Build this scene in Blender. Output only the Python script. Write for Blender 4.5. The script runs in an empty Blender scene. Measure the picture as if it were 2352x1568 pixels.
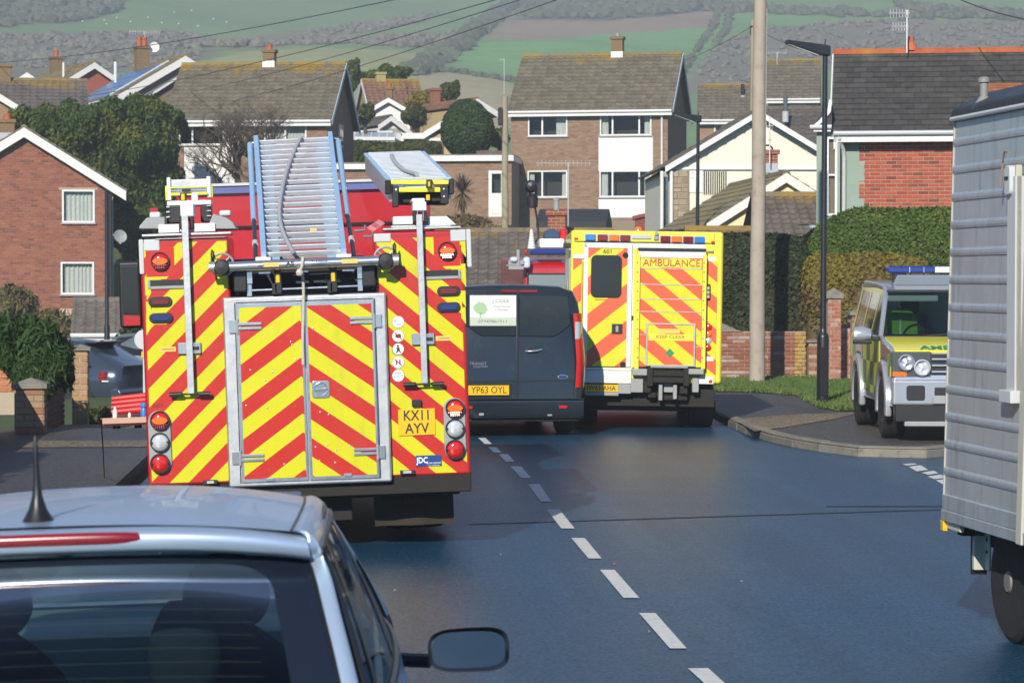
import bpy, bmesh, math, random
import numpy as np
from mathutils import Vector, Matrix, Euler
SC = bpy.context.scene
COL = SC.collection
R = math.radians
random.seed(7); NR = np.random.default_rng(7)

# ------------------------------------------------------------------ camera
# photograph coordinates are given on a 2352 x 1568 grid ("V"); F is the focal length on that grid
F, CX, CY = 5960.0, 1176.0, 784.0
CAMZ = 2.05
cam_d = bpy.data.cameras.new('camera'); cam = bpy.data.objects.new('camera', cam_d); COL.objects.link(cam)
cam.location = (0, 0, CAMZ)
cam.rotation_euler = (R(90 - 1.384), 0, R(-3.868))
cam_d.sensor_width = 36; cam_d.lens = 36 * F / 2352
cam_d.clip_start = 0.1; cam_d.clip_end = 6000
cam_d.dof.use_dof = True; cam_d.dof.focus_distance = 22; cam_d.dof.aperture_fstop = 10
SC.camera = cam
CR = cam.rotation_euler.to_matrix()
def ray(px, py): return CR @ Vector(((px - CX) / F, (CY - py) / F, -1.0))
def P(px, py, Y):
    d = ray(px, py); t = Y / d.y
    return Vector((0, 0, CAMZ)) + d * t
def G(px, py, z=0.0):
    d = ray(px, py); t = (z - CAMZ) / d.z
    return Vector((0, 0, CAMZ)) + d * t
def pix(v):
    c = CR.transposed() @ (Vector(v) - Vector((0, 0, CAMZ)))
    return (CX + F * c.x / -c.z, CY - F * c.y / -c.z)

# ------------------------------------------------------------------ light
SUN_AZ, SUN_EL = 18.0, 28.0          # sun stands behind the camera, a little to its left
W = bpy.data.worlds.new('World'); SC.world = W; W.use_nodes = True
wn = W.node_tree; wn.nodes.clear()
sky = wn.nodes.new('ShaderNodeTexSky'); sky.sky_type = 'NISHITA'; sky.sun_disc = False
sky.sun_elevation = R(SUN_EL); sky.sun_rotation = R(180 + SUN_AZ)
sky.air_density = 0.9; sky.dust_density = 0.0; sky.ozone_density = 10.0
bg = wn.nodes.new('ShaderNodeBackground'); bg.inputs[1].default_value = 0.12
wo = wn.nodes.new('ShaderNodeOutputWorld')
wn.links.new(sky.outputs[0], bg.inputs[0]); wn.links.new(bg.outputs[0], wo.inputs[0])
sd = bpy.data.lights.new('sun', 'SUN'); sun = bpy.data.objects.new('sun', sd); COL.objects.link(sun)
sd.energy = 5.0; sd.angle = R(0.5); sd.color = (1.0, 0.93, 0.80)
sdir = Vector((math.sin(R(SUN_AZ)) * math.cos(R(SUN_EL)), math.cos(R(SUN_AZ)) * math.cos(R(SUN_EL)), -math.sin(R(SUN_EL))))
sun.rotation_euler = sdir.to_track_quat('-Z', 'Y').to_euler(); sun.location = (-20, -50, 30)
vs = SC.view_settings
SC.display_settings.display_device = 'sRGB'
vs.view_transform = 'Standard'; vs.look = 'None'; vs.gamma = 1; vs.use_curve_mapping = False; vs.exposure = 0.30
SC.cycles.use_denoising = True
SC.cycles.max_bounces = 6; SC.cycles.transparent_max_bounces = 12; SC.cycles.volume_bounces = 0
SC.cycles.caustics_reflective = False; SC.cycles.caustics_refractive = False

# ------------------------------------------------------------------ node helpers
class NT:
    def __init__(s, name):
        s.m = bpy.data.materials.new(name); s.m.use_nodes = True
        s.t = s.m.node_tree; s.t.nodes.clear()
        s.out = s.n('ShaderNodeOutputMaterial')
    def n(s, typ, **kw):
        x = s.t.nodes.new(typ)
        for k, v in kw.items(): setattr(x, k, v)
        return x
    def L(s, a, b): s.t.links.new(a, b); return b
    def val(s, sock, v):
        if hasattr(v, 'links') or hasattr(v, 'is_linked'): s.L(v, sock)
        else: sock.default_value = v
    def math(s, op, a, b=0.0, c=0.0, clamp=False):
        x = s.n('ShaderNodeMath', operation=op); x.use_clamp = clamp
        s.val(x.inputs[0], a); s.val(x.inputs[1], b)
        if len(x.inputs) > 2: s.val(x.inputs[2], c)
        return x.outputs[0]
    def mix(s, f, a, b, typ='MIX'):
        x = s.n('ShaderNodeMix', data_type='RGBA', blend_type=typ)
        s.val(x.inputs[0], f)
        for i, v in ((6, a), (7, b)):
            if hasattr(v, 'is_linked'): s.L(v, x.inputs[i])
            else: x.inputs[i].default_value = (*v[:3], 1)
        return x.outputs[2]
    def pos(s, world=True):
        if world: return s.n('ShaderNodeNewGeometry').outputs['Position']
        return s.n('ShaderNodeTexCoord').outputs['Object']
    def sep(s, v):
        x = s.n('ShaderNodeSeparateXYZ'); s.L(v, x.inputs[0]); return x.outputs
    def scale(s, v, sc, off=(0, 0, 0)):
        x = s.n('ShaderNodeMapping'); s.L(v, x.inputs[0]); x.inputs['Scale'].default_value = sc; x.inputs['Location'].default_value = off
        return x.outputs[0]
    def noise(s, v, scale, detail=4, rough=.55):
        x = s.n('ShaderNodeTexNoise'); s.L(v, x.inputs['Vector'])
        x.inputs['Scale'].default_value = scale; x.inputs['Detail'].default_value = detail; x.inputs['Roughness'].default_value = rough
        return x.outputs['Fac']
    def ramp(s, f, lo, hi, smooth=True):
        x = s.n('ShaderNodeMapRange', interpolation_type='SMOOTHSTEP' if smooth else 'LINEAR')
        s.val(x.inputs[0], f); x.inputs[1].default_value = lo; x.inputs[2].default_value = hi
        return x.outputs[0]
    def rnd(s):
        a = s.n('ShaderNodeObjectInfo').outputs['Random']; b = s.n('ShaderNodeNewGeometry').outputs['Random Per Island']
        return s.math('FRACT', s.math('ADD', s.math('MULTIPLY', a, 7.31), b))
    def bump(s, h, strength=.3, dist=.01):
        x = s.n('ShaderNodeBump'); s.L(h, x.inputs['Height']); x.inputs['Strength'].default_value = strength; x.inputs['Distance'].default_value = dist
        return x.outputs[0]
    def bsdf(s, col, rough=.5, metal=0.0, normal=None, spec=.5, coat=0, **kw):
        b = s.n('ShaderNodeBsdfPrincipled')
        if hasattr(col, 'is_linked'): s.L(col, b.inputs['Base Color'])
        else: b.inputs['Base Color'].default_value = (*col[:3], 1)
        s.val(b.inputs['Roughness'], rough); s.val(b.inputs['Metallic'], metal)
        b.inputs['Specular IOR Level'].default_value = spec; b.inputs['Coat Weight'].default_value = coat
        b.inputs['Coat Roughness'].default_value = .04
        for k, v in kw.items(): s.val(b.inputs[k.replace('_', ' ')], v)
        if normal is not None: s.L(normal, b.inputs['Normal'])
        s.L(b.outputs[0], s.out.inputs[0]); return b
MATS = {}
def mat(name, col, rough=.5, metal=0.0, var=.12, vs=3.0, isl=0.0, bump=0.0, bs=40.0, spec=.5, coat=0, dirt=0.0, dirtcol=(.05, .045, .035)):
    """plain surface with mottling, optional per-piece variation, fine relief and patchy dirt"""
    if name in MATS: return MATS[name]
    t = NT(name); p = t.pos()
    n = t.noise(p, vs, 5)
    c = t.mix(n, [x * (1 - var) for x in col], [min(1, x * (1 + var)) for x in col])
    if isl:
        r = t.rnd(); c = t.mix(r, c, t.mix(1.0, c, (1 + isl,) * 3, 'MULTIPLY'))
        c = t.mix(t.math('FRACT', t.math('MULTIPLY', r, 5.7)), t.mix(1.0, c, (1 - isl,) * 3, 'MULTIPLY'), c)
    if dirt:
        d = t.ramp(t.noise(p, vs * 2.3, 6, .65), .5, .75)
        c = t.mix(t.math('MULTIPLY', d, dirt), c, dirtcol)
    rr = t.math('ADD', t.math('MULTIPLY', t.math('SUBTRACT', n, .5), .15), rough, clamp=True)
    nm = t.bump(t.noise(p, bs, 4), bump, .01) if bump else None
    t.bsdf(c, rr, metal, nm, spec, coat)
    MATS[name] = t.m; return t.m

# ------------------------------------------------------------------ mesh helpers
class MB:
    def __init__(s): s.v = []; s.f = []; s.mi = []; s.m = 0; s.X = None
    def add(s, vs_, fs):
        o = len(s.v)
        if s.X is not None: vs_ = [s.X @ Vector(v) for v in vs_]
        s.v.extend([tuple(v) for v in vs_]); s.f.extend([tuple(i + o for i in f) for f in fs]); s.mi.extend([s.m] * len(fs)); return s
    def box(s, x0, x1, y0, y1, z0, z1):
        return s.add([(x0, y0, z0), (x1, y0, z0), (x1, y1, z0), (x0, y1, z0), (x0, y0, z1), (x1, y0, z1), (x1, y1, z1), (x0, y1, z1)],
                     [(0, 3, 2, 1), (4, 5, 6, 7), (0, 1, 5, 4), (1, 2, 6, 5), (2, 3, 7, 6), (3, 0, 4, 7)])
    def quad(s, a, b, c, d): return s.add([a, b, c, d], [(0, 1, 2, 3)])
    def poly(s, pts): return s.add(pts, [tuple(range(len(pts)))])
    def prism(s, pts, axis, a, b):
        """pts are 2D; extruded along axis between a and b. axis x: pts=(y,z); y: (x,z); z: (x,y)"""
        def mk(p, h): return {'x': (h, p[0], p[1]), 'y': (p[0], h, p[1]), 'z': (p[0], p[1], h)}[axis]
        n = len(pts); vs_ = [mk(p, a) for p in pts] + [mk(p, b) for p in pts]
        fs = [tuple(range(n))[::-1], tuple(range(n, 2 * n))] + [(i, (i + 1) % n, n + (i + 1) % n, n + i) for i in range(n)]
        area = sum(pts[i][0] * pts[(i + 1) % n][1] - pts[(i + 1) % n][0] * pts[i][1] for i in range(n))
        flip = (area < 0) ^ (b < a) ^ (axis == 'y')
        if flip: fs = [f[::-1] for f in fs]
        return s.add(vs_, fs)
    def ring(s, c, u, v, r, n): return [tuple(Vector(c) + u * (r * math.cos(2 * math.pi * i / n)) + v * (r * math.sin(2 * math.pi * i / n))) for i in range(n)]
    def tube(s, pts, r, n=8, caps=True):
        pts = [Vector(p) for p in pts]; rs = r if isinstance(r, (list, tuple)) else [r] * len(pts)
        vs_ = []; 
        t0 = (pts[1] - pts[0]).normalized()
        u = t0.orthogonal().normalized()
        for i, p in enumerate(pts):
            t = (pts[min(i + 1, len(pts) - 1)] - pts[max(i - 1, 0)]).normalized()
            u = (u - t * u.dot(t)); u = u.normalized() if u.length > 1e-6 else t.orthogonal().normalized()
            vs_ += s.ring(p, u, t.cross(u), rs[i], n)
        k = len(pts)
        fs = [(i * n + j, i * n + (j + 1) % n, (i + 1) * n + (j + 1) % n, (i + 1) * n + j) for i in range(k - 1) for j in range(n)]
        if caps: fs += [tuple(range(n))[::-1], tuple(range((k - 1) * n, k * n))]
        return s.add(vs_, fs)
    def cyl(s, a, b, r, n=16, r2=None): return s.tube([a, b], [r, r if r2 is None else r2], n)
    def lathe(s, prof, c=(0, 0, 0), axis='z', n=20):
        """prof: (radius, height) list along axis"""
        vs_ = []
        for (r, h) in prof:
            for i in range(n):
                a = 2 * math.pi * i / n; p, q = r * math.cos(a), r * math.sin(a)
                vs_.append({'z': (c[0] + p, c[1] + q, c[2] + h), 'y': (c[0] + q, c[1] + h, c[2] + p), 'x': (c[0] + h, c[1] + p, c[2] + q)}[axis])
        k = len(prof)
        fs = [(i * n + j, i * n + (j + 1) % n, (i + 1) * n + (j + 1) % n, (i + 1) * n + j) for i in range(k - 1) for j in range(n)]
        if prof[0][0] > 1e-5: fs.append(tuple(range(n))[::-1])
        if prof[-1][0] > 1e-5: fs.append(tuple(range((k - 1) * n, k * n)))
        return s.add(vs_, fs)
    def grid(s, fn, nu, nv, wrap=False):
        vs_ = [fn(i / nu, j / nv) for j in range(nv + 1) for i in range(nu + 1)]
        return s.add(vs_, [(j * (nu + 1) + i, j * (nu + 1) + i + 1, (j + 1) * (nu + 1) + i + 1, (j + 1) * (nu + 1) + i) for j in range(nv) for i in range(nu)])
    def mesh(s, name, mats, smooth=False):
        me = bpy.data.meshes.new(name); me.from_pydata(s.v, [], s.f)
        for m in (mats if isinstance(mats, (list, tuple)) else [mats]): me.materials.append(m)
        if any(s.mi): me.polygons.foreach_set('material_index', s.mi)
        if smooth: me.polygons.foreach_set('use_smooth', [True] * len(s.f))
        me.update(); return me
    def build(s, name, mats, parent=None, loc=None, smooth=False, bevel=0, sharp=35, rot=None, seg=2):
        me = s.mesh(name, mats, smooth or bevel > 0)
        if smooth or bevel: me.set_sharp_from_angle(angle=R(sharp))
        o = link(name, me, parent, loc, rot)
        if bevel:
            b = o.modifiers.new('bevel', 'BEVEL'); b.width = bevel; b.segments = seg; b.limit_method = 'ANGLE'; b.angle_limit = R(30); b.harden_normals = True
        return o
def link(name, me, parent=None, loc=None, rot=None):
    o = bpy.data.objects.new(name, me); COL.objects.link(o)
    if parent is not None: o.parent = parent
    if loc is not None: o.location = loc
    if rot is not None: o.rotation_euler = rot
    return o
def tag(o, label=None, cat=None, group=None, kind=None):
    for k, v in (('label', label), ('category', cat), ('group', group), ('kind', kind)):
        if v: o[k] = v
    return o
def thing(name, label, cat, loc=(0, 0, 0), rot=(0, 0, 0), group=None):
    o = bpy.data.objects.new(name, None); COL.objects.link(o); o.empty_display_size = .2
    o.location = loc; o.rotation_euler = rot if isinstance(rot, (tuple, list)) else (0, 0, rot)
    return tag(o, label, cat, group)
def dup(root, loc, rotz, label, group=None):
    r = root.copy(); COL.objects.link(r); r.location = loc; r.rotation_euler.z = rotz; r['label'] = label
    if group: r['group'] = group
    for ch in list(root.children):
        c = ch.copy(); COL.objects.link(c); c.parent = r
        for g in list(ch.children):
            d = g.copy(); COL.objects.link(d); d.parent = c
    return r
def pieces(parent, name, mesh, mats_, xf, limit=300, stuff=None, key=None):
    """place copies of `mesh` with local matrices xf; the first `limit` are parts, the rest one joined part"""
    if key: xf = sorted(xf, key=key)
    for M in xf[:limit]:
        o = bpy.data.objects.new(name, mesh[M[1]] if isinstance(M, tuple) else mesh); COL.objects.link(o); o.parent = parent
        o.matrix_local = M[0] if isinstance(M, tuple) else M
    rest = xf[limit:]
    if rest:
        V_, F_, off = [], [], 0
        for M in rest:
            me = mesh[M[1]] if isinstance(M, tuple) else mesh
            X = np.array(M[0] if isinstance(M, tuple) else M)
            co = np.empty(len(me.vertices) * 3, 'f'); me.vertices.foreach_get('co', co); co = co.reshape(-1, 3)
            V_.append(co @ X[:3, :3].T + X[:3, 3]); F_ += [tuple(i + off for i in p.vertices) for p in me.polygons]; off += len(co)
        me = bpy.data.meshes.new(stuff or name); me.from_pydata(np.concatenate(V_).tolist(), [], F_); me.materials.append(mats_); me.update()
        o = link(stuff or name, me, parent); o['kind'] = 'stuff'
def text(name, body, size, m, parent=None, loc=(0, 0, 0), rot=(math.pi / 2, 0, 0), align='CENTER', sx=1.0, ext=0.0008, bold=0.0):
    cu = bpy.data.curves.new(name, 'FONT'); cu.body = body; cu.size = size; cu.align_x = align; cu.align_y = 'CENTER'; cu.extrude = ext; cu.offset = bold; cu.resolution_u = 3
    tmp = bpy.data.objects.new('tmp', cu); me = bpy.data.meshes.new_from_object(tmp)
    bpy.data.objects.remove(tmp); bpy.data.curves.remove(cu)
    me.materials.clear(); me.materials.append(m)
    if sx != 1:
        for v in me.vertices: v.co.x *= sx
    return link(name, me, parent, loc, rot)
def rrect(x0, x1, z0, z1, r, n=5):
    pts = []
    for (cx, cz, a0) in ((x1 - r, z0 + r, -90), (x1 - r, z1 - r, 0), (x0 + r, z1 - r, 90), (x0 + r, z0 + r, 180)):
        for i in range(n + 1):
            a = R(a0 + 90 * i / n); pts.append((cx + r * math.cos(a), cz + r * math.sin(a)))
    return pts
def leafmesh(name, pts, nrm, size, m, parent=None, aspect=1.6, jitter=.9, tri=False, up=0.0):
    """many small leaf quads at pts (N,3), facing roughly nrm"""
    n = len(pts); pts = np.asarray(pts, float); nrm = np.asarray(nrm, float) + NR.normal(0, jitter, (n, 3))
    nrm /= np.linalg.norm(nrm, axis=1, keepdims=True) + 1e-9
    a = NR.normal(0, 1, (n, 3)); a[:, 2] += up; t = np.cross(nrm, a); t /= np.linalg.norm(t, axis=1, keepdims=True) + 1e-9
    if up:  # make long axis follow up-ish direction
        t = a - nrm * np.sum(a * nrm, 1, keepdims=True); t /= np.linalg.norm(t, axis=1, keepdims=True) + 1e-9
    b = np.cross(nrm, t)
    sz = (np.asarray(size) * (0.6 + .8 * NR.random(n)))[:, None] if np.ndim(size) == 0 else np.asarray(size)[:, None]
    t = t * sz * aspect * .5; b = b * sz * .5
    bend = nrm * sz * .18
    V_ = np.stack([pts - t, pts - b + bend, pts + t, pts + b + bend], 1).reshape(-1, 3)
    me = bpy.data.meshes.new(name)
    me.vertices.add(4 * n); me.vertices.foreach_set('co', V_.astype('f').ravel())
    me.loops.add(4 * n); me.loops.foreach_set('vertex_index', np.arange(4 * n, dtype='i'))
    me.polygons.add(n); me.polygons.foreach_set('loop_start', np.arange(0, 4 * n, 4, dtype='i')); me.polygons.foreach_set('loop_total', np.full(n, 4, 'i'))
    me.materials.append(m); me.update(calc_edges=True); me.validate()
    return link(name, me, parent)
# ------------------------------------------------------------------ materials
def asphalt(name, col, rough=.38, spec=.5, wet=.0):
    t = NT(name); p = t.pos()
    n1 = t.noise(p, .35, 4); n2 = t.noise(p, 9, 5, .7); n3 = t.noise(p, 130, 3, .8); n4 = t.noise(p, 34, 5, .9)
    st = t.noise(t.scale(p, (1.1, .12, 1)), 1.2, 5, .6)
    c = t.mix(n1, [x * .8 for x in col], [x * 1.25 for x in col])
    c = t.mix(t.math('MULTIPLY', t.ramp(n3, .55, .75), .5), c, [x * 2.6 for x in col]); c = t.mix(t.ramp(n4, .42, .72), [x * .35 for x in col] if False else t.mix(1.0, c, (.30, .30, .30), 'MULTIPLY'), t.mix(1.0, c, (3.0, 2.9, 2.8), 'MULTIPLY')); c = t.mix(t.math('MULTIPLY', t.ramp(n2, .58, .75), .5), c, [x * 2.2 for x in col])
    c = t.mix(t.math('MULTIPLY', t.ramp(st, .50, .78), .55), c, [x * .40 for x in col]); trk = t.ramp(t.noise(t.scale(p, (.9, .03, 1)), 1.6, 3, .5), .45, .65); c = t.mix(t.math('MULTIPLY', trk, .4), c, t.mix(1.0, c, (1.7, 1.6, 1.5), 'MULTIPLY')); oil = t.ramp(t.noise(p, 1.3, 6, .75), .66, .74); c = t.mix(t.math('MULTIPLY', oil, .6), c, [x * .3 for x in col])
    h = t.math('ADD', t.math('MULTIPLY', n4, .6), t.math('MULTIPLY', n3, .4))
    rr = t.math('ADD', rough - .06, t.math('MULTIPLY', n1, .16))
    bs_ = t.bsdf(c, rr, 0, t.bump(h, wet or .35, .006), spec)
    if wet: t.L(t.math('MULTIPLY', t.math('ADD', t.math('MULTIPLY', t.math('ADD', n1, t.math('MULTIPLY', trk, .35)), t.ramp(t.math('ADD', t.math('MULTIPLY', n4, .7), t.math('MULTIPLY', n2, .3)), .38, .66)), .16), spec * 1.7), bs_.inputs['Specular IOR Level'])
    return t.m
M_ROAD = asphalt('asphalt', (.005, .046, .098), .35, .62, .24)  # blue of the reflected sky is put into the base colour
M_PAVE = asphalt('pavement_asphalt', (.060, .058, .056), .55, .4)
M_PATCH = asphalt('old_tarmac', (.17, .145, .105), .8, .2)
M_KERB = mat('kerb_stone', (.20, .185, .15), .8, 0, .3, 4, .15, .3, 60, dirt=.6)
M_LINE = mat('road_paint', (.62, .62, .58), .6, 0, .12, 8, 0, .3, 120, dirt=.55, dirtcol=(.12, .13, .14))
M_BLACK = mat('black_plastic', (.012, .012, .014), .45, 0, .3, 6)
M_RUBBER = mat('tyre_rubber', (.014, .014, .015), .8, 0, .35, 9, 0, .25, 80, dirt=.35, dirtcol=(.06, .055, .05))
M_UNDER = mat('chassis_grime', (.016, .014, .012), .85, 0, .5, 8, 0, .3, 30)
M_ALU = mat('brushed_aluminium', (.52, .53, .53), .42, .75, .16, 7, 0, .12, 30, dirt=.25, dirtcol=(.2, .19, .17))
M_ALUL = mat('ladder_aluminium', (.66, .70, .73), .35, .55, .12, 9, dirt=.2, dirtcol=(.25, .25, .24))
M_STEEL = mat('bright_steel', (.66, .66, .65), .22, .9, .1, 10)
M_CHROME = mat('chrome', (.8, .8, .8), .16, .8, .03, 4)
M_GREYP = mat('grey_plastic', (.30, .31, .31), .5, 0, .12, 6)
M_LGREY = mat('pale_grey_plastic', (.52, .54, .54), .5, 0, .08, 6)
M_WHITE = mat('white_upvc', (.72, .72, .70), .4, 0, .05, 2, dirt=.10, dirtcol=(.45, .44, .38))
M_WPAINT = mat('white_paint', (.72, .72, .69), .5, 0, .08, 1.5, dirt=.15, dirtcol=(.4, .38, .3))
M_RED = mat('fire_red_paint', (.42, .012, .018), .3, 0, .1, 1.5, coat=.5)
M_BLUEP = mat('blue_paint', (.10, .13, .32), .4, 0, .1, 3)
M_YEL = mat('marker_yellow', (.78, .80, .03), .45, 0, .06, 5)
M_AMBER = mat('amber_lens', (.80, .16, .015), .12, 0, .12, 90, spec=.8)
M_RLENS = mat('red_lens', (.55, .015, .012), .12, 0, .25, 90, spec=.8)
M_RLENSD = mat('dark_red_lens', (.20, .012, .015), .1, 0, .25, 60, spec=.8)
M_BLENS = mat('blue_lens', (.012, .035, .23), .1, 0, .3, 60, spec=.8)
M_BLENSL = mat('light_blue_lens', (.03, .20, .55), .1, 0, .25, 60, spec=.8)
M_CLENS = mat('clear_lens', (.62, .64, .65), .12, .3, .15, 70, spec=.8)
M_PLATE = mat('yellow_number_plate', (.80, .47, .01), .35, 0, .06, 10, dirt=.12, dirtcol=(.4, .25, .03))
M_INK = mat('black_ink', (.015, .015, .014), .5)
M_WST = mat('white_sticker', (.80, .80, .78), .4, 0, .05, 20)
M_ROPE = mat('rope_fibre', (.52, .48, .40), .9, 0, .25, 60, 0, .5, 90)
M_SKIRT = mat('grey_gravel_paint', (.33, .33, .31), .7)

def glassy(name, tint, refl=.12, rough=.03, fk=1.0):
    """thin window pane: mostly clear, darkened by its tint, with a fresnel sheen"""
    t = NT(name); tr = t.n('ShaderNodeBsdfTransparent'); tr.inputs[0].default_value = (*tint, 1)
    gl = t.n('ShaderNodeBsdfGlossy'); gl.inputs['Roughness'].default_value = rough; gl.inputs[0].default_value = (.95, .97, 1, 1)
    fr = t.n('ShaderNodeFresnel'); fr.inputs[0].default_value = 1.5
    f = t.math('ADD', t.math('MULTIPLY', fr.outputs[0], fk), refl, clamp=True)
    mx = t.n('ShaderNodeMixShader'); t.L(f, mx.inputs[0]); t.L(tr.outputs[0], mx.inputs[1]); t.L(gl.outputs[0], mx.inputs[2]); t.L(mx.outputs[0], t.out.inputs[0])
    return t.m
M_PANE = glassy('window_pane', (.86, .9, .9), .0, fk=.6)
M_CARGLASS = glassy('car_glass', (.70, .88, .84), .0, fk=.5)
M_DARKGLASS = mat('dark_tinted_glass', (.012, .014, .016), .06, 0, .1, 3, spec=.6)
M_PANEL_GLASS = mat('solar_cells', (.05, .15, .36), .22, 0, .15, 1.5, .12, spec=.8)
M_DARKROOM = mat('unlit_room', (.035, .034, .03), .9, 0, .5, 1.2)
M_CURT = mat('net_curtain', (.55, .56, .52), .9, 0, .25, 14)

def chevron(name, mode, slope, period, c1, c2, phase=0.0, border=None):
    """diagonal reflective stripes printed in the object's own x/z plane; mode +1 '/', -1 '\\', 0 inverted V"""
    t = NT(name); o = t.sep(t.pos(False)); x = o[0]
    if mode == 0: x = t.math('ABSOLUTE', x); k = slope
    else: k = -slope * mode
    v = t.math('ADD', t.math('DIVIDE', t.math('ADD', o[2], t.math('MULTIPLY', x, k)), period), phase + 100)
    f = t.math('GREATER_THAN', t.math('FRACT', v), .5)
    p = t.pos(); n = t.noise(p, 6, 5)
    a = t.mix(n, [q * .93 for q in c1], [min(1, q * 1.05) for q in c1]); b = t.mix(n, [q * .92 for q in c2], [min(1, q * 1.07) for q in c2])
    c = t.mix(f, a, b)
    dirt = t.ramp(t.noise(t.scale(p, (3, 3, .8)), 2.2, 6, .7), .5, .8); c = t.mix(t.math('MULTIPLY', dirt, .22), c, (.20, .15, .08)); c = t.mix(t.math('MULTIPLY', t.ramp(t.noise(p, 40, 4, .7), .62, .72), .35), c, (.30, .26, .16))
    t.bsdf(c, .42, 0, None, .4, .25); return t.m
CY1, CR1 = (.60, .575, .004), (.49, .016, .009)
AY1, AR1 = (.66, .63, .02), (.72, .115, .045)
M_CHL = chevron('chevron_left', 1, .97, .279, CY1, CR1, .60)
M_CHR = chevron('chevron_right', -1, .82, .279, CY1, CR1, .32)
M_CHD = chevron('chevron_door', 0, .71, .279, CY1, CR1, .42)
M_AML = chevron('amb_chevron_left', 1, .80, .56, AY1, AR1, .22)
M_AMR = chevron('amb_chevron_right', -1, .80, .50, AY1, AR1, .10)

def bricks(name, a, b, c, world=True):
    """colours for individually built bricks: each piece gets its own burn"""
    t = NT(name); r = t.rnd(); p = t.pos()
    r2 = t.math('FRACT', t.math('MULTIPLY', r, 13.7))
    col = t.mix(r, a, b); col = t.mix(t.math('MULTIPLY', t.ramp(r2, .62, 1.0), .8), col, c)
    n = t.noise(p, 14, 5, .7); col = t.mix(t.math('MULTIPLY', t.ramp(n, .45, .8), .45), col, [x * .55 for x in a])
    big = t.noise(p, .7, 4); col = t.mix(t.math('MULTIPLY', t.ramp(big, .5, .8), .3), col, [min(1, x * 1.3) for x in b])
    t.bsdf(col, .88, 0, t.bump(n, .35, .006), .25); return t.m
M_BR_RED = bricks('red_brick', (.33, .070, .038), (.42, .105, .055), (.15, .045, .032))
M_BR_L1 = bricks('orange_brick', (.27, .090, .058), (.34, .130, .080), (.17, .07, .05))
M_BR_BUFF = bricks('buff_brick', (.26, .165, .105), (.33, .225, .15), (.25, .115, .075))
M_BR_GARDEN = bricks('garden_brick', (.24, .085, .055), (.30, .125, .075), (.42, .36, .29))
M_BR_PIER = bricks('weathered_brick', (.33, .095, .06), (.38, .16, .10), (.46, .38, .30))
M_STONE_P = bricks('pier_stone', (.30, .22, .12), (.36, .24, .15), (.28, .10, .055))
M_MORTAR = mat('mortar', (.40, .33, .26), .95, 0, .15, 5, 0, .3, 60)
M_MORTARD = mat('dark_mortar', (.26, .20, .15), .95, 0, .15, 5, 0, .3, 60)
def bricktex(name, c1, c2, mortar, sx=4.2):
    t = NT(name); p = t.pos(False); o = t.sep(p); cm = t.n('ShaderNodeCombineXYZ'); t.L(t.math('ADD', o[0], o[1]), cm.inputs[0]); t.L(o[2], cm.inputs[1])
    b = t.n('ShaderNodeTexBrick'); t.L(cm.outputs[0], b.inputs[0]); b.inputs['Scale'].default_value = 1
    b.inputs['Brick Width'].default_value = .225; b.inputs['Row Height'].default_value = .075; b.inputs['Mortar Size'].default_value = .008
    for k, v in (('Color1', c1), ('Color2', c2), ('Mortar', mortar)): b.inputs[k].default_value = (*v, 1)
    n = t.noise(t.pos(), 3, 5); c = t.mix(t.math('MULTIPLY', t.ramp(n, .5, .75), .6), b.outputs[0], (.30, .17, .04))
    t.bsdf(c, .9, 0, t.bump(b.outputs['Fac'], -.4, .008), .2); return t.m
M_CHIM = bricktex('chimney_brick', (.21, .115, .055), (.17, .12, .06), (.24, .2, .13))
M_CHIMR = bricktex('red_chimney_brick', (.30, .07, .04), (.24, .06, .04), (.33, .26, .2))
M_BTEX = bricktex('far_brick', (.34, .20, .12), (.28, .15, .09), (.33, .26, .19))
M_BTEXD = bricktex('gable_brick', (.20, .135, .10), (.16, .105, .08), (.2, .16, .13))  # darker copy of the wall brick, gable shade put into its colour
M_BTEXR = bricktex('far_red_brick', (.36, .07, .04), (.30, .055, .035), (.33, .2, .15))
M_POT = mat('terracotta', (.46, .11, .05), .8, 0, .2, 9)

def tiles(name, a, b, lich=(.29, .19, .03), zr=None, amount=.5, patch=.62):
    """roof covering with weathering; lichen gathers along the ridge (zr = ridge height) and in patches"""
    t = NT(name); p = t.pos(); r = t.rnd(); n = t.noise(p, 5, 6, .7); n2 = t.noise(p, 1.1, 5, .65)
    c = t.mix(r, a, b); c = t.mix(t.math('MULTIPLY', t.ramp(n, .4, .75), .55), c, [x * .5 for x in a])
    if zr is not None:
        z = t.sep(p)[2]; d = t.ramp(t.math('SUBTRACT', z, zr), -.75, .10)
        f = t.math('ADD', t.math('MULTIPLY', d, .42), t.math('ADD', t.math('MULTIPLY', t.math('SUBTRACT', n2, .5), 1.5), t.math('MULTIPLY', t.math('SUBTRACT', n, .5), .8)))
        c = t.mix(t.math('MULTIPLY', t.ramp(f, patch - .40, patch - .02), amount), c, lich)
    moss = t.ramp(t.noise(p, 2.4, 5, .7), .62, .78); c = t.mix(t.math('MULTIPLY', moss, .35), c, (.10, .10, .035))
    t.bsdf(c, .9, 0, t.bump(n, .4, .012), .2); return t.m
TG, TG2 = (.145, .125, .090), (.205, .178, .130)

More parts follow.
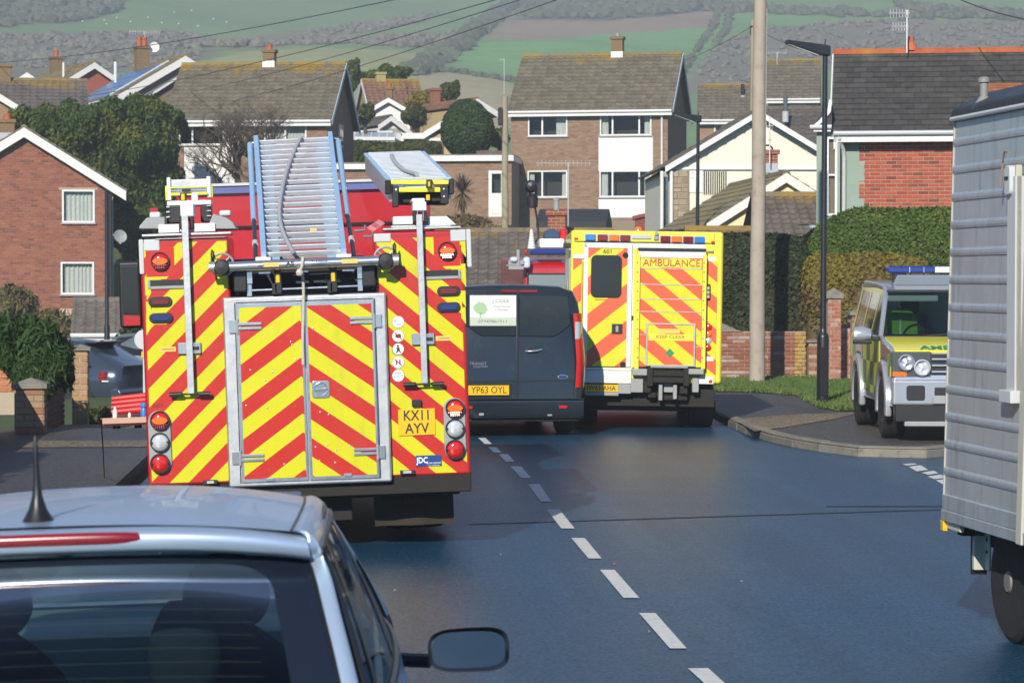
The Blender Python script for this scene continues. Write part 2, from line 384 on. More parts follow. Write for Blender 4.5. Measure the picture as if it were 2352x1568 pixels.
def leaves(name, a, b, c=None, trans=.25, zr=None):
    t = NT(name); r = t.rnd(); p = t.pos(); n = t.noise(p, .9, 4)
    col = t.mix(r, a, b)
    if c is not None: col = t.mix(t.ramp(t.math('ADD', n, t.math('MULTIPLY', r, .25)), .58, .88), col, c)
    bs = t.bsdf(col, .65, 0, None, .25)
    if trans:
        tl = t.n('ShaderNodeBsdfTranslucent'); t.L(col, tl.inputs[0]); mx = t.n('ShaderNodeMixShader'); mx.inputs[0].default_value = trans
        t.L(bs.outputs[0], mx.inputs[1]); t.L(tl.outputs[0], mx.inputs[2]); t.L(mx.outputs[0], t.out.inputs[0])
    return t.m
M_CONIF = leaves('cypress_leaves', (.034, .074, .018), (.070, .118, .022), (.17, .17, .022))
M_YEW = leaves('bush_leaves', (.026, .062, .018), (.046, .095, .025), (.06, .11, .025))
M_IVY = leaves('ivy_leaves', (.022, .034, .014), (.040, .056, .020), (.075, .060, .030), .1)
M_HEDGEG = leaves('hedge_leaves', (.060, .110, .018), (.095, .155, .026), (.15, .18, .035))
M_HEDGEY = leaves('golden_hedge_leaves', (.17, .145, .02), (.26, .21, .03), (.18, .115, .05))
M_HEDGEB = leaves('bare_hedge_twigs', (.10, .075, .036), (.15, .115, .05), (.13, .13, .035), .1)
M_LAUR = leaves('shrub_leaves', (.035, .055, .013), (.075, .095, .022), (.12, .13, .03))
M_GRASS = leaves('grass_blades', (.070, .125, .025), (.115, .185, .04), (.19, .20, .075), .3)
M_PURPLE = leaves('cordyline_leaves', (.085, .05, .04), (.12, .07, .055), None, .2)
M_DRYLEAF = leaves('dry_leaves', (.16, .11, .05), (.22, .17, .08), None, .2)
M_BARK = mat('bark', (.085, .07, .055), .95, 0, .35, 8, 0, .5, 30)
M_BRANCH = mat('bare_branch', (.10, .078, .06), .95, 0, .35, 3)
M_POLE = mat('weathered_pole_wood', (.36, .31, .25), .9, 0, .22, 2.0, 0, .45, 35, dirt=.5, dirtcol=(.20, .12, .085))
M_POLEG = mat('mossy_pole_wood', (.30, .265, .18), .9, 0, .25, 3, 0, .4, 35)
M_LAMPP = mat('black_lamp_paint', (.012, .013, .016), .35, 0, .2, 4)
M_WIRE = mat('wire', (.05, .05, .055), .7)
M_AERIAL = mat('aerial_metal', (.62, .62, .60), .4, .4)
M_CREAM = mat('cream_cladding', (.74, .71, .58), .6, 0, .04, 2)
M_YCREAM = mat('yellow_render', (.74, .66, .38), .75, 0, .06, 2)
M_SAGE = mat('sage_render', (.26, .33, .27), .85, 0, .08, 1.4, 0, .2, 40, dirt=.2, dirtcol=(.22, .25, .2))
M_RENDW = mat('white_render', (.74, .74, .72), .7, 0, .06, 1.5)
M_FLATROOF = mat('roofing_felt', (.20, .18, .15), .95, 0, .3, 2)
M_LEAD = mat('lead_flashing', (.42, .44, .47), .6)
M_HORN = mat('weathered_timber', (.14, .10, .075), .9, 0, .3, 4)
# ------------------------------------------------------------------ ground and hills
TP = [(-200, 0), (60, 0), (110, 4.0), (150, 6.6), (220, 11), (350, 20), (500, 36), (1000, 111), (1700, 217), (2200, 235)]
_ty = np.array([p[0] for p in TP], float); _tz = np.array([p[1] for p in TP], float)
def sstep(a, b, x):
    t = np.clip((x - a) / (b - a), 0, 1); return t * t * (3 - 2 * t)
def terr(x, y):
    x = np.asarray(x, float); y = np.asarray(y, float)
    z = np.interp(y, _ty, _tz) - .05
    z = z - 2.6 * sstep(-3.5, -7, x) * sstep(40, 62, y) * (1 - sstep(88, 116, y))
    k = sstep(230, 520, y)
    z = z + k * (5 * np.sin(x / 95 + y / 210) + 3.0 * np.sin(x / 41 - y / 87 + 1) + 1.3 * np.sin(x / 17 + y / 33))
    z = z + k * .016 * (y - 230) * np.sin(x / 260 + .6)
    return z
def inpoly(px, py, poly):
    c = np.zeros(px.shape, bool); n = len(poly)
    for i in range(n):
        x1, y1 = poly[i]; x2, y2 = poly[(i + 1) % n]
        if y1 == y2: continue
        c ^= ((y1 > py) != (y2 > py)) & (px < (x2 - x1) * (py - y1) / (y2 - y1) + x1)
    return c
CRn = np.array(CR)
def npix(x, y, z):
    v = np.stack([x, y, z - CAMZ], -1) @ CRn
    return CX + F * v[..., 0] / -v[..., 2], CY - F * v[..., 1] / -v[..., 2]
FIELDS = [  # (polygon as seen, base colour of what grows there)
    ([(-900, 60), (0, 80), (420, 70), (500, 95), (460, 140), (420, 160), (-900, 240)], (.085, .080, .062)),
    ([(440, 152), (560, 118), (700, 110), (900, 116), (985, 128), (930, 160), (820, 178), (400, 178)], (.165, .165, .075)),
    ([(470, 110), (640, 75), (760, 60), (880, 45), (1010, 28), (980, 52), (870, 72), (800, 85), (640, 110), (540, 118)], (.105, .095, .055)),
    ([(820, 92), (1060, 76), (1050, 112), (900, 112)], (.12, .105, .065)),
    ([(1120, 88), (1165, 42), (1400, 46), (1560, 32), (1655, 24), (1635, 62), (1400, 80), (1250, 92)], (.155, .112, .082)),
    ([(1060, 102), (1250, 92), (1400, 80), (1638, 62), (1560, 190), (1400, 260), (1100, 190), (960, 168)], (.085, .165, .060)),
    ([(900, 164), (1030, 168), (1180, 184), (1180, 300), (800, 300), (820, 180)], (.19, .155, .095)),
    ([(1660, 24), (1800, 34), (1930, 40), (1900, 62), (1700, 70), (1620, 130), (1560, 190), (1640, 62)], (.085, .155, .058)),
    ([(1560, 190), (1640, 110), (1740, 66), (1900, 52), (3000, 40), (3000, 160), (1900, 160), (1640, 230)], (.098, .086, .068)),
    ([(1930, 6), (3000, -20), (3000, 24), (2100, 30), (1900, 30)], (.09, .135, .06)),
    ([(-900, -60), (300, -20), (260, 34), (180, 52), (90, 56), (-900, 90)], (.045, .055, .035)),
    ([(1190, 46), (1230, -60), (1660, -60), (1645, 26), (1560, 34), (1400, 48)], (.05, .055, .04)),
]
xs = np.arange(-720, 1120, 4.0); ys = np.concatenate([np.arange(-90, 220, 6.0), np.arange(220, 2100, 5.5)])
GX, GY = np.meshgrid(xs, ys); GZ = terr(GX, GY)
col = np.empty(GX.shape + (4,), 'f'); col[..., :3] = (.085, .13, .055); col[..., 3] = 1
far = GY > 240
px_, py_ = npix(GX, np.maximum(GY, 5), GZ)
for pl, c in FIELDS:
    m = inpoly(px_, py_, pl) & far; col[m, :3] = c
col[~far, :3] = (.026, .036, .016)
ny, nx = GX.shape
idx = np.arange(ny * nx).reshape(ny, nx)
fa = np.stack([idx[:-1, :-1], idx[:-1, 1:], idx[1:, 1:], idx[1:, :-1]], -1).reshape(-1, 4)
me = bpy.data.meshes.new('hills'); n = ny * nx
me.vertices.add(n); me.vertices.foreach_set('co', np.stack([GX, GY, GZ], -1).astype('f').ravel())
me.loops.add(fa.size); me.loops.foreach_set('vertex_index', fa.astype('i').ravel())
me.polygons.add(len(fa)); me.polygons.foreach_set('loop_start', np.arange(0, fa.size, 4, dtype='i')); me.polygons.foreach_set('loop_total', np.full(len(fa), 4, 'i'))
me.update(calc_edges=True)
at = me.color_attributes.new('field', 'FLOAT_COLOR', 'POINT'); at.data.foreach_set('color', col.ravel())
t = NT('hill_fields'); a = t.n('ShaderNodeVertexColor'); a.layer_name = 'field'; p = t.pos()
n1 = t.noise(p, .035, 6, .7); n2 = t.noise(p, .35, 5, .7); n3 = t.noise(t.scale(p, (.02, .25, .1)), 1.0, 4)
c = t.mix(1.0, a.outputs[0], t.mix(n1, (2.1, 2.3, 2.15), (3.4, 3.5, 3.2)), 'MULTIPLY')  # fields lifted: part of the haze's paleness is put into their colour
c = t.mix(1.0, c, t.mix(n2, (.72, .72, .72), (1.28, 1.28, 1.28)), 'MULTIPLY')
c = t.mix(t.math('MULTIPLY', n3, .25), c, (.14, .12, .07))
t.bsdf(c, .95, 0, None, .1)
me.materials.append(t.m); me.polygons.foreach_set('use_smooth', [True] * len(fa))
tag(link('hills', me), kind='structure')
# woods, scrub and hedge lines: each clump its own lump of crown, read as a mass at this distance
def hill_hit(px, py):
    px = np.asarray(px, float); py = np.asarray(py, float)
    d = np.stack([(px - CX) / F, (CY - py) / F, -np.ones_like(px)], -1) @ CRn.T
    yy = np.arange(235, 2050, 2.5); hit = np.full(px.shape, np.nan); X = np.zeros_like(px)
    tt = yy[None, :] / d[:, 1:2]; xx = d[:, 0:1] * tt; zz = CAMZ + d[:, 2:3] * tt
    below = zz < terr(xx, np.broadcast_to(yy, xx.shape)); i = below.argmax(1); ok = below.any(1)
    return xx[np.arange(len(px)), i][ok], yy[i][ok]
def clumps(name, items, m, kind='stuff', flat=.75):
    V_, F_ = [], []; bm = bmesh.new(); bmesh.ops.create_icosphere(bm, subdivisions=1, radius=1)
    base = np.array([v.co[:] for v in bm.verts]); fac = [[v.index for v in f.verts] for f in bm.faces]; bm.free(); o = 0
    for (x, y, r) in items:
        b = base * (1 + NR.normal(0, .22, (len(base), 1))) * np.array([r * NR.uniform(.8, 1.4), r * NR.uniform(.8, 1.2), r * flat * NR.uniform(.7, 1.3)])
        V_.append(b + np.array([x, y, float(terr(x, y)) + r * .4])); F_ += [tuple(i + o for i in f) for f in fac]; o += len(base)
    me = bpy.data.meshes.new(name); me.from_pydata(np.concatenate(V_).tolist(), [], F_); me.materials.append(m); me.update()
    return tag(link(name, me), kind=kind)
M_WOOD = leaves('far_wood', (.10, .115, .072), (.165, .172, .105), None, 0)  # distance haze is partly mixed into these wood colours
M_SCRUB = leaves('far_scrub', (.19, .175, .135), (.27, .245, .19), (.20, .21, .14), 0)
def fill(poly, n, r0, r1):
    n, r0, r1 = int(n * 1.2), r0 * .45, r1 * .45
    q = np.array(poly); a = NR.uniform(q[:, 0].min(), q[:, 0].max(), n * 4); b = NR.uniform(q[:, 1].min(), q[:, 1].max(), n * 4)
    k = inpoly(a, b, poly); a, b = a[k][:n], b[k][:n]; x, y = hill_hit(a, b)
    return [(X, Y, NR.uniform(r0, r1) * (.5 + Y / 1100)) for X, Y in zip(x, y)]
def line(pts, n, w, r0, r1):
    n, w, r0, r1 = int(n * 1.3), w * .7, r0 * .6, r1 * .6
    pts = np.array(pts, float); u = NR.uniform(0, len(pts) - 1, n); i = u.astype(int).clip(0, len(pts) - 2); f = (u - i)[:, None]
    q = pts[i] * (1 - f) + pts[i + 1] * f + NR.normal(0, w, (n, 2)) * [1, .55]
    x, y = hill_hit(q[:, 0], q[:, 1]); return [(X, Y, NR.uniform(r0, r1) * (.5 + Y / 1100)) for X, Y in zip(x, y)]
wood = fill([(-60, -40), (300, -20), (265, 30), (180, 50), (90, 54), (-60, 70)], 420, 2.5, 4.5)
wood += fill([(1190, 42), (1235, -30), (1660, -30), (1650, 24), (1560, 32), (1400, 44)], 420, 2.5, 4.2)
wood += line([(1195, -20), (1170, 20), (1120, 55), (1080, 90), (1040, 120), (1000, 142), (950, 172)], 330, 9, 2, 3.6)
wood += line([(1655, 10), (1640, 60), (1600, 120), (1560, 175)], 90, 3, 1, 1.8)
wood += line([(1680, 20), (1670, 70), (1640, 110)], 45, 3, 1, 1.8)
wood += line([(1650, 22), (1780, 30), (1950, 36), (2400, 52)], 120, 8, 1.6, 3)
wood += line([(930, 165), (1040, 166), (1160, 186), (1200, 192)], 60, 2, 1, 1.7)
wood += line([(2050, 20), (2350, 40)], 40, 6, 2, 3)
clumps('hill_woodland', wood, M_WOOD)
_f = fill
def fill(poly, n, a, b): return _f(poly, int(n * .8), a * .7, b * .7)
scr = fill([(-60, 84), (420, 74), (480, 100), (455, 138), (400, 160), (-60, 160)], 520, 1.8, 3.4)
scr += fill([(640, 108), (700, 76), (800, 60), (1010, 30), (970, 52), (870, 72), (760, 82)], 200, 1.8, 3.2)
scr += fill([(820, 90), (1060, 74), (1045, 112), (920, 112)], 120, 1.8, 3)
scr += line([(470, 108), (640, 104), (800, 100), (980, 108)], 90, 4, 1.5, 2.6)
scr += fill([(960, 140), (1060, 105), (1030, 140), (950, 175)], 70, 1.6, 2.6)
scr += fill([(1580, 190), (1650, 105), (1740, 68), (1900, 54), (2400, 50), (2400, 120), (1900, 150), (1640, 220)], 420, 1.8, 3.2)
clumps('hill_scrub', scr, M_SCRUB)
sheep = MB(); sp = [(190, 57), (240, 53), (268, 48), (300, 58), (340, 47), (400, 35), (490, 50), (520, 58), (245, 63), (440, 30), (372, 60), (410, 62), (455, 66)]
for (a, b) in sp:
    x, y = hill_hit([a], [b])
    if len(x): sheep.lathe([(0, -.32), (.2, -.2), (.22, 0), (.18, .2), (0, .32)], (x[0], y[0], float(terr(x[0], y[0])) + .7), 'x', 8)
tag(sheep.build('sheep_flock', M_WST, smooth=True), kind='stuff')

# ------------------------------------------------------------------ sky haze (real air between here and the down)
hz = MB(); hz.box(-740, 1140, -110, 2120, -4, 330); t = NT('haze_air'); v = t.n('ShaderNodeVolumePrincipled')
v.inputs['Color'].default_value = (.80, .88, .94, 1); v.inputs['Density'].default_value = .00092; v.inputs['Anisotropy'].default_value = 0.0
t.L(v.outputs[0], t.out.inputs[1]); hzo = tag(hz.build('haze', t.m), kind='stuff')

# ------------------------------------------------------------------ road, pavements, markings
ROAD_L, ROAD_R = -1.95, 6.2
kerbR = [G(*q) for q in [(1623, 952), (1651, 972), (1688, 987), (1729, 999), (1770, 1017), (1823, 1034), (1884, 1046), (1965, 1058), (2047, 1060), (2088, 1054), (2169, 1046)]]
kerbR = [(q.x, q.y) for q in kerbR]
def crs(pts, n=5):
    out = []
    for i in range(len(pts) - 1):
        p0, p1, p2, p3 = [np.array(pts[max(0, min(len(pts) - 1, j))]) for j in (i - 1, i, i + 1, i + 2)]
        for k in range(n): u = k / n; out.append(tuple(.5 * (2 * p1 + (p2 - p0) * u + (2 * p0 - 5 * p1 + 4 * p2 - p3) * u * u + (3 * p1 - p0 - 3 * p2 + p3) * u ** 3)))
    return out + [pts[-1]]
kerbR = [(7.6, 70.0), (5.9, 50.0)] + [(5.62, 39.4), (5.44, 35.6), (5.42, 32.8), (5.62, 30.9), (6.05, 29.5), (6.7, 29.25), (7.4, 29.9)] + [(8.6, 31.2), (13.0, 31.9), (20.0, 32.2)]
kc = crs(kerbR[2:-2], 4); cum = [0.0]
for a_, b__ in zip(kc[:-1], kc[1:]): cum.append(cum[-1] + math.dist(a_, b__))
nk = round(cum[-1] / .92); kc = [tuple(np.interp(cum[-1] * i / nk, cum, [q[j] for q in kc]) for j in (0, 1)) for i in range(nk + 1)]
kerbR = kerbR[:2] + kc + kerbR[-2:]
road = MB()
pts = [(ROAD_L, -40), (20, -40)] + [(20.0, 32.2)] + kerbR[::-1][1:] + [(ROAD_L + 1.2, 70), (ROAD_L, 45)]
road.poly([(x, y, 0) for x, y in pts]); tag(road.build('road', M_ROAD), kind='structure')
pv = MB(); back = [(20, 60), (20, 32.2)]
pvp = kerbR[::-1] + [(9.0, 70), (9.0, 53), (24, 51), (24, 32.2)]
pv.poly([(x, y, .1) for x, y in pvp][::-1]); 
tag(pv.build('pavement', M_PAVE), kind='structure')
pl = MB(); pl.box(-4.3, ROAD_L - .14, -40, 34.2, -.3, .1); tag(pl.build('pavement', M_PAVE), kind='structure')
ss = MB(); ss.poly([(-16, 34.2, .012), (-1.95, 34.2, .012), (-1.0, 60, .012), (-5, 60, -.3), (-16, 60, -.9)]); tag(ss.build('driveway', M_PAVE), kind='structure')
pt = MB()
pt.poly([G(*q, .108) for q in [(1684, 962), (1802, 952), (1978, 946), (1925, 960), (1795, 982), (1733, 990)]][::-1])
pt.poly([(-3.7, 30.2, .108), (-2.2, 30.2, .108), (-2.2, 31.4, .108), (-3.7, 31.4, .108)])
pt.poly([(-4.2, 35, .02), (-1.95, 35.4, .02), (-1.95, 36.6, .02), (-4.0, 36.4, .02)])
tag(pt.build('pavement_patch', M_PATCH), kind='structure')
# kerbs, one stone at a time
kr = thing('kerb', None, None); kr['kind'] = 'structure'; del_keys = [k for k in ('label', 'category') if k in kr.keys()]
def kerb_run(par, line_, side, step=.92):
    for (a, b) in zip(line_[:-1], line_[1:]):
        a, b = Vector((*a, 0)), Vector((*b, 0)); L = (b - a).length
        if L > 12: continue
        k = max(1, round(L / step)); d = (b - a) / k
        for i in range(k):
            o = a + d * i; m = MB(); ln = d.length - .012
            m.prism([(0, -.12), (0, .075), (.025 * side, .118), (.15 * side, .122), (.15 * side, -.12)], 'x', 0, ln)
            m.build('kerb_stone', M_KERB, par, o + Vector((0, 0, random.uniform(-.006, .006))), bevel=.008, rot=(0, 0, math.atan2(d.y, d.x) + random.uniform(-.008, .008)), seg=1)
kerb_run(kr, kerbR[1:-1], 1)
kl = thing('kerb', None, None); kl['kind'] = 'structure'
kerb_run(kl, [(ROAD_L, 16.0), (ROAD_L, 34.0)], 1)
mk = thing('road_marking', None, None); mk['kind'] = 'structure'
def mark(quad, name='dash', z=.005):
    m = MB(); q = [G(776.4 + .4177 * x, 913.4 + .4177 * y) for x, y in quad]; m.poly([(v.x, v.y, z) for v in q][::-1]); return m.build(name, M_LINE, mk)
for q in [[(1925, 1490), (2035, 1488), (2215, 1650), (2105, 1655)], [(1655, 1185), (1745, 1185), (1918, 1380), (1825, 1380)], [(1440, 947), (1520, 947), (1657, 1102), (1570, 1102)],
          [(1282, 772), (1357, 772), (1450, 885), (1378, 885)], [(1148, 617), (1215, 613), (1302, 720), (1228, 720)], [(1043, 476), (1108, 476), (1173, 573), (1115, 573)],
          [(948, 378), (1007, 378), (1062, 442), (1008, 442)], [(882, 311), (935, 311), (970, 352), (922, 352)], [(824, 272), (868, 272), (900, 303), (858, 303)], [(770, 221), (810, 221), (846, 255), (808, 255)]]: mark(q)
def mark3(quad):
    m = MB(); q = [G(1552.8 + .4467 * x, 867.7 + .4467 * y) for x, y in quad]; m.poly([(v.x, v.y, .005) for v in q][::-1]); return m.build('give_way_dash', M_LINE, mk)
for q in [[(1163, 444), (1225, 440), (1240, 446), (1185, 452)], [(1195, 458), (1258, 450), (1298, 474), (1238, 482)], [(1262, 488), (1325, 478), (1350, 491), (1296, 500)], [(1292, 508), (1360, 498), (1395, 514), (1328, 522)], [(1335, 528), (1400, 519), (1440, 540), (1370, 548)], [(1378, 553), (1445, 543), (1485, 565), (1412, 572)]]: mark3(q)
M_TAR = mat('tar_seam', (.018, .018, .020), .5)
sm = MB()
for (a, b, w) in [((7.3, 36.4), (-1.9, 35.2), .05), ((6.1, 22.9), (1.1, 21.6), .035), ((6.2, 23.0), (4.4, 23.1), .05)]:
    d = (Vector((*b, 0)) - Vector((*a, 0))).normalized(); nrm = Vector((-d.y, d.x, 0)) * w
    A, B = Vector((*a, .004)), Vector((*b, .004)); sm.poly([A - nrm, A + nrm, B + nrm, B - nrm])
tag(sm.build('road_seam', M_TAR), kind='structure')
lt = MB()
for k in range(14):
    x, y = random.uniform(-1.8, 6), random.uniform(13.5, 22); r = random.uniform(.005, .012); lt.box(x, x + r * 1.6, y, y + r, .001, .012)
tag(lt.build('road_grit', mat('pale_grit', (.22, .18, .16), .9, 0, .4, 5)), kind='stuff')
# grass verge
def grass(poly, n, z, h=.12, name='grass_verge'):
    q = np.array(poly); a = NR.uniform(q[:, 0].min(), q[:, 0].max(), n * 3); b = NR.uniform(q[:, 1].min(), q[:, 1].max(), n * 3)
    k = inpoly(a, b, poly); a, b = a[k][:n], b[k][:n]
    pts = np.stack([a, b, np.full_like(a, z) + h * .35 * NR.random(len(a))], 1)
    o = leafmesh(name, pts, np.tile([.2, -1, .3], (len(a), 1)), h * .33, M_GRASS, aspect=4.0, jitter=.5, up=2.5); return tag(o, kind='stuff')
vp = [G(1598.5 + .4078 * x, 456.7 + .4078 * y, .1) for x, y in [(60, 1085), (340, 1092), (560, 1108), (690, 1178), (800, 1196), (1400, 1200), (1400, 1040), (800, 1030), (560, 1005), (250, 1022), (60, 1030)]]
vp = [(v.x, v.y) for v in vp]
vb = MB(); vb.poly([(x, y, .112) for x, y in vp]); tag(vb.build('verge_soil', mat('verge_soil', (.05, .065, .02), .95, 0, .4, 3)), kind='structure')
grass(vp, 20000, .12, .085)
# ------------------------------------------------------------------ fire engine seen from behind
def chev(name, mode, slope, period, c1, c2, x, z):
    v = (z + (slope * abs(x) if mode == 0 else -slope * mode * x)) / period
    return chevron(name, mode, slope, period, c1, c2, (.5 - v) % 1.0)
EY, ES, EROLL = 19.54, 305.0, R(-1.85)
EX = (705 - 773) / ES
def E(px, py):
    a, b = (px - 705) / ES, (1266 - py) / ES
    return a * math.cos(EROLL) - b * math.sin(EROLL), a * math.sin(EROLL) + b * math.cos(EROLL)
eng = thing('fire_engine', 'red and yellow chevroned fire engine with ladders on its roof, plate KX11 AYV', 'fire engine', (EX, EY, 0), (0, EROLL, 0))
def ebox(m, x0, x1, y0, y1, ya, yb):
    """box from photograph rectangle (x0..x1, y0..y1 downwards) and local depth ya..yb"""
    a, t_ = E((x0 + x1) / 2, y0); _, b_ = E((x0 + x1) / 2, y1); w = (x1 - x0) / ES / 2; a, _ = E((x0 + x1) / 2, (y0 + y1) / 2)
    return m.box(a - w, a + w, ya, yb, b_, t_)
SPLIT = ('bellows', 'slat_edge', 'roof_tray', 'lift_post', 'door_frame', 'white_band', 'hinge_plate', 'lift_bracket', 'lift_arm', 'door_catch', 'side_bracket', 'bar_foot', 'vent_slats', 'side_lamp_lens', 'roof_lamp', 'gantry_bar', 'plate_frame', 'lift_step', 'bellows_rib', 'step_lamp', 'step_lamp_lens', 'gantry_hinge', 'mirror_cover')
def epart(name, m, rects, par=None, bevel=.004):
    if name in SPLIT and len(rects) > 1: return [epart(name, m, [r], par, bevel) for r in rects][0]
    b = MB()
    for r in rects: ebox(b, *r)
    return b.build(name, m, par or eng, bevel=bevel)
def cylpart(name, m, px, py, r, y0, y1, par=None, n=24, dome=0):
    x, z = E(px, py); b = MB()
    if dome: b.lathe([(r, y1 - y0), (r, dome), (r * .75, dome * .35), (r * .4, dome * .08), (0, 0)], (x, y0, z), 'y', n)
    else: b.lathe([(0, 0), (r, 0), (r, y1 - y0)], (x, y0, z), 'y', n)
    return b.build(name, m, par or eng, smooth=True, sharp=40)
zb = E(705, 1100)[1]
b = MB(); b.box(-1.215, 1.215, .85, 5.2, .55, 2.22); b.box(-1.21, 1.21, 5.2, 7.7, .5, 2.15)
b.prism([(5.2, 2.15), (5.2, 2.93), (5.35, 2.98), (7.2, 2.95), (7.75, 2.2), (7.75, 2.15)], 'x', -1.2, 1.2)
b.build('body', M_RED, eng, bevel=.03)
epart('roof_trim', M_BLUEP, [(320, 1100, 360, 366, 5.15, 5.19)])
b = MB(); b.box(-1.19, 1.19, 5.15, 5.2, 2.88, 2.95); b.build('cab_stripe', M_BLUEP, eng)
b = MB(); b.box(-1.2, 1.2, 5.13, 5.18, 2.95, 2.975); b.build('cab_edge', M_LGREY, eng)
b = MB(); b.box(-1.16, 1.16, 5.16, 5.2, 2.55, 2.57); b.build('cab_seam', M_UNDER, eng)
M_CL = chev('chevron_left', 1, .97, .279, CY1, CR1, *E(340, 897)); M_CR = chev('chevron_right', -1, .87, .279, CY1, CR1, *E(901, 965)); M_CD = chev('chevron_door', 0, .71, .279, CY1, CR1, E(704, 788)[0] - .0, E(704, 788)[1])
# side columns
xl0, xl1, xr0, xr1 = E(335, 850)[0], E(538, 850)[0], E(868, 850)[0], E(1074, 850)[0]
zt_l, zt_r, zbl, zbr = E(430, 552)[1], E(970, 527)[1], E(430, 1112)[1], E(970, 1094)[1]
zt = (zt_l + zt_r) / 2; zbm = (zbl + zbr) / 2
b = MB(); b.box(xl0, xl1, .0, .9, zbm, zt); lc = b.build('left_column', M_RED, eng, bevel=.02)
b = MB(); b.box(xr0, xr1, .0, .9, zbm, zt); rc = b.build('right_column', M_RED, eng, bevel=.02)
def panel(name, m, x0, x1, z0, z1, y, parent, cut=[]):
    b = MB(); b.box(x0, x1, y - .003, y, z0, z1); return b.build(name, m, parent)
panel('chevron_panel', M_CL, xl0 + .028, xl1 - .02, zbm + .02, zt - .03, -.001, lc)
panel('chevron_panel', M_CR, xr0 + .02, xr1 - .028, zbm + .02, zt - .05, -.001, rc)
# plain red squares behind the top lamps
for (px, py, w, h) in ((372, 602, 32, 34), (1026, 578, 30, 34)):
    x, z = E(px, py); b = MB(); b.box(x - w / ES, x + w / ES, -.006, -.003, z - h / ES, z + h / ES); b.build('lamp_plate', mat('sticker_red', (.52, .018, .010), .4), eng)
M_EDGEY = mat('edge_yellow', CY1, .42, 0, .06, 6)
for sg, xe, items in ((-1, 337, ((578, 618), (632, 690), (693, 735), (735, 770))), (1, 1071, ((552, 592), (606, 660), (668, 706), (706, 745)))):
    for (ya, yb) in items:
        (xA, zA), (_, zB) = E(xe, ya), E(xe, yb); q = xA + (.008 if sg < 0 else -.008); w_ = .034 * -sg; k = .15 * -sg
        b = MB(); pts = [(q, zA), (q, zB), (q + w_, zB + .05), (q + w_, zA - .036), (q + k, zA - .036), (q + k * 1.25, zA)]; b.prism(pts, 'y', -.0058, -.003); b.build('yellow_edging', M_EDGEY, eng)
# grey corner cappings
for (px, py, sgn, hgt) in ((331, 551, -1, 80), (1073, 527, 1, 88)):
    x, z = E(px, py); b = MB()
    b.prism(rrect(min(x - sgn * .01, x + sgn * .026), max(x - sgn * .01, x + sgn * .026), z - hgt / ES, z, .012), 'y', -.012, .5)
    x2 = x - sgn * .13
    b.box(min(x - sgn * .012, x2), max(x - sgn * .012, x2), -.012, .05, z - .09, z - .002)
    b.build('corner_capping', M_LGREY, eng, bevel=.008)
x, z = E(878, 548); b = MB(); b.box(x - .065, x + .065, -.012, .05, z - .03, z + .035); b.build('corner_capping', M_LGREY, eng, bevel=.008)
# lamps
def ring_lamp(px, py, r, m2, inner=None):
    o = cylpart('lamp', m2, px, py, r, -.035, 0, dome=.02)
    x, z = E(px, py); b = MB(); b.lathe([(r * 1.13, .03), (r * 1.13, 0), (r, 0), (r, .03)], (x, -.03, z), 'y', 28); b.build('bezel', M_BLACK, o, smooth=True)
    for dx in (-.93, .93):
        b = MB(); b.lathe([(0, 0), (.008, 0), (.008, .02)], (x + r * dx, -.036, z), 'y', 8); b.build('screw', M_BLACK, o)
    if inner:
        b = MB(); pts = [(x + r * .9 * math.cos(a), z + r * .42 * math.sin(a) * 1.0) for a in np.linspace(0, 2 * math.pi, 20, False)]
        b.prism(pts, 'y', -.0395, -.02); b.build('indicator', inner, o)
        b = MB()
        for k in range(7):
            for q in range(3):
                if (k - 3) ** 2 / 9 + q * .25 <= 1.0: b.lathe([(0, 0), (.0075, .002), (.0075, .02)], (x + (k - 3) * r * .24, -.041, z - r * (.52 + q * .17)), 'y', 6)
        b.build('led_cluster', M_RLENSD, o)
    return o
ring_lamp(372, 601, .062, M_RLENS, M_AMBER); ring_lamp(1026.6, 577, .062, M_RLENS, M_AMBER)
for (x0, x1, y0, y1, cx, ys_) in ((345, 396, 941, 1085, 370.5, (963.5, 1013, 1061)), (1019, 1069, 914, 1056, 1044, (938, 984, 1032))):
    (xa, za), w, h = E((x0 + x1) / 2, (y0 + y1) / 2), (x1 - x0) / ES / 2, (y1 - y0) / ES / 2
    b = MB(); b.prism(rrect(xa - w, xa + w, za - h, za + h, w * .98, 8), 'y', -.022, -.003); b.build('lamp_mount', M_GREYP, eng, bevel=.006)
    for yy, m2, inn in zip(ys_, (M_RLENS, M_CLENS, M_RLENS), (M_AMBER, None, None)):
        o = ring_lamp(cx, yy, .064, m2, inn); o.location.y = -.02
for (px, py, m2) in ((372, 693, M_RLENSD), (374, 730, M_BLENS), (1030, 669, M_RLENSD), (1030, 706, M_BLENS)):
    x, z = E(px, py); b = MB(); b.prism(rrect(x - .088, x + .088, z - .037, z + .037, .036, 8), 'y', -.022, -.003); o = b.build('strobe_lamp', M_BLACK, eng, bevel=.005)
    b = MB(); b.prism(rrect(x - .066, x + .066, z - .022, z + .022, .02, 6), 'y', -.032, -.02); b.build('lens', m2, o, bevel=.004)
    b = MB()
    for k in range(9): b.box(x - .058 + k * .0135, x - .054 + k * .0135, -.0335, -.031, z - .018, z + .018)
    b.build('lens_rib', M_BLACK, o)
for (x0, x1, y0, y1) in ((350, 428, 643, 664), (974, 1052, 621, 642)):
    o = epart('grab_recess', M_BLACK, [(x0, x1, y0, y1, -.008, -.003)]); epart('recess_lip', M_GREYP, [(x0, x1, y1 - 7, y1, -.016, -.004), (x0 - 6 if x0 < 700 else x1, x0 if x0 < 700 else x1 + 6, y0, y1, -.014, -.003)], o)
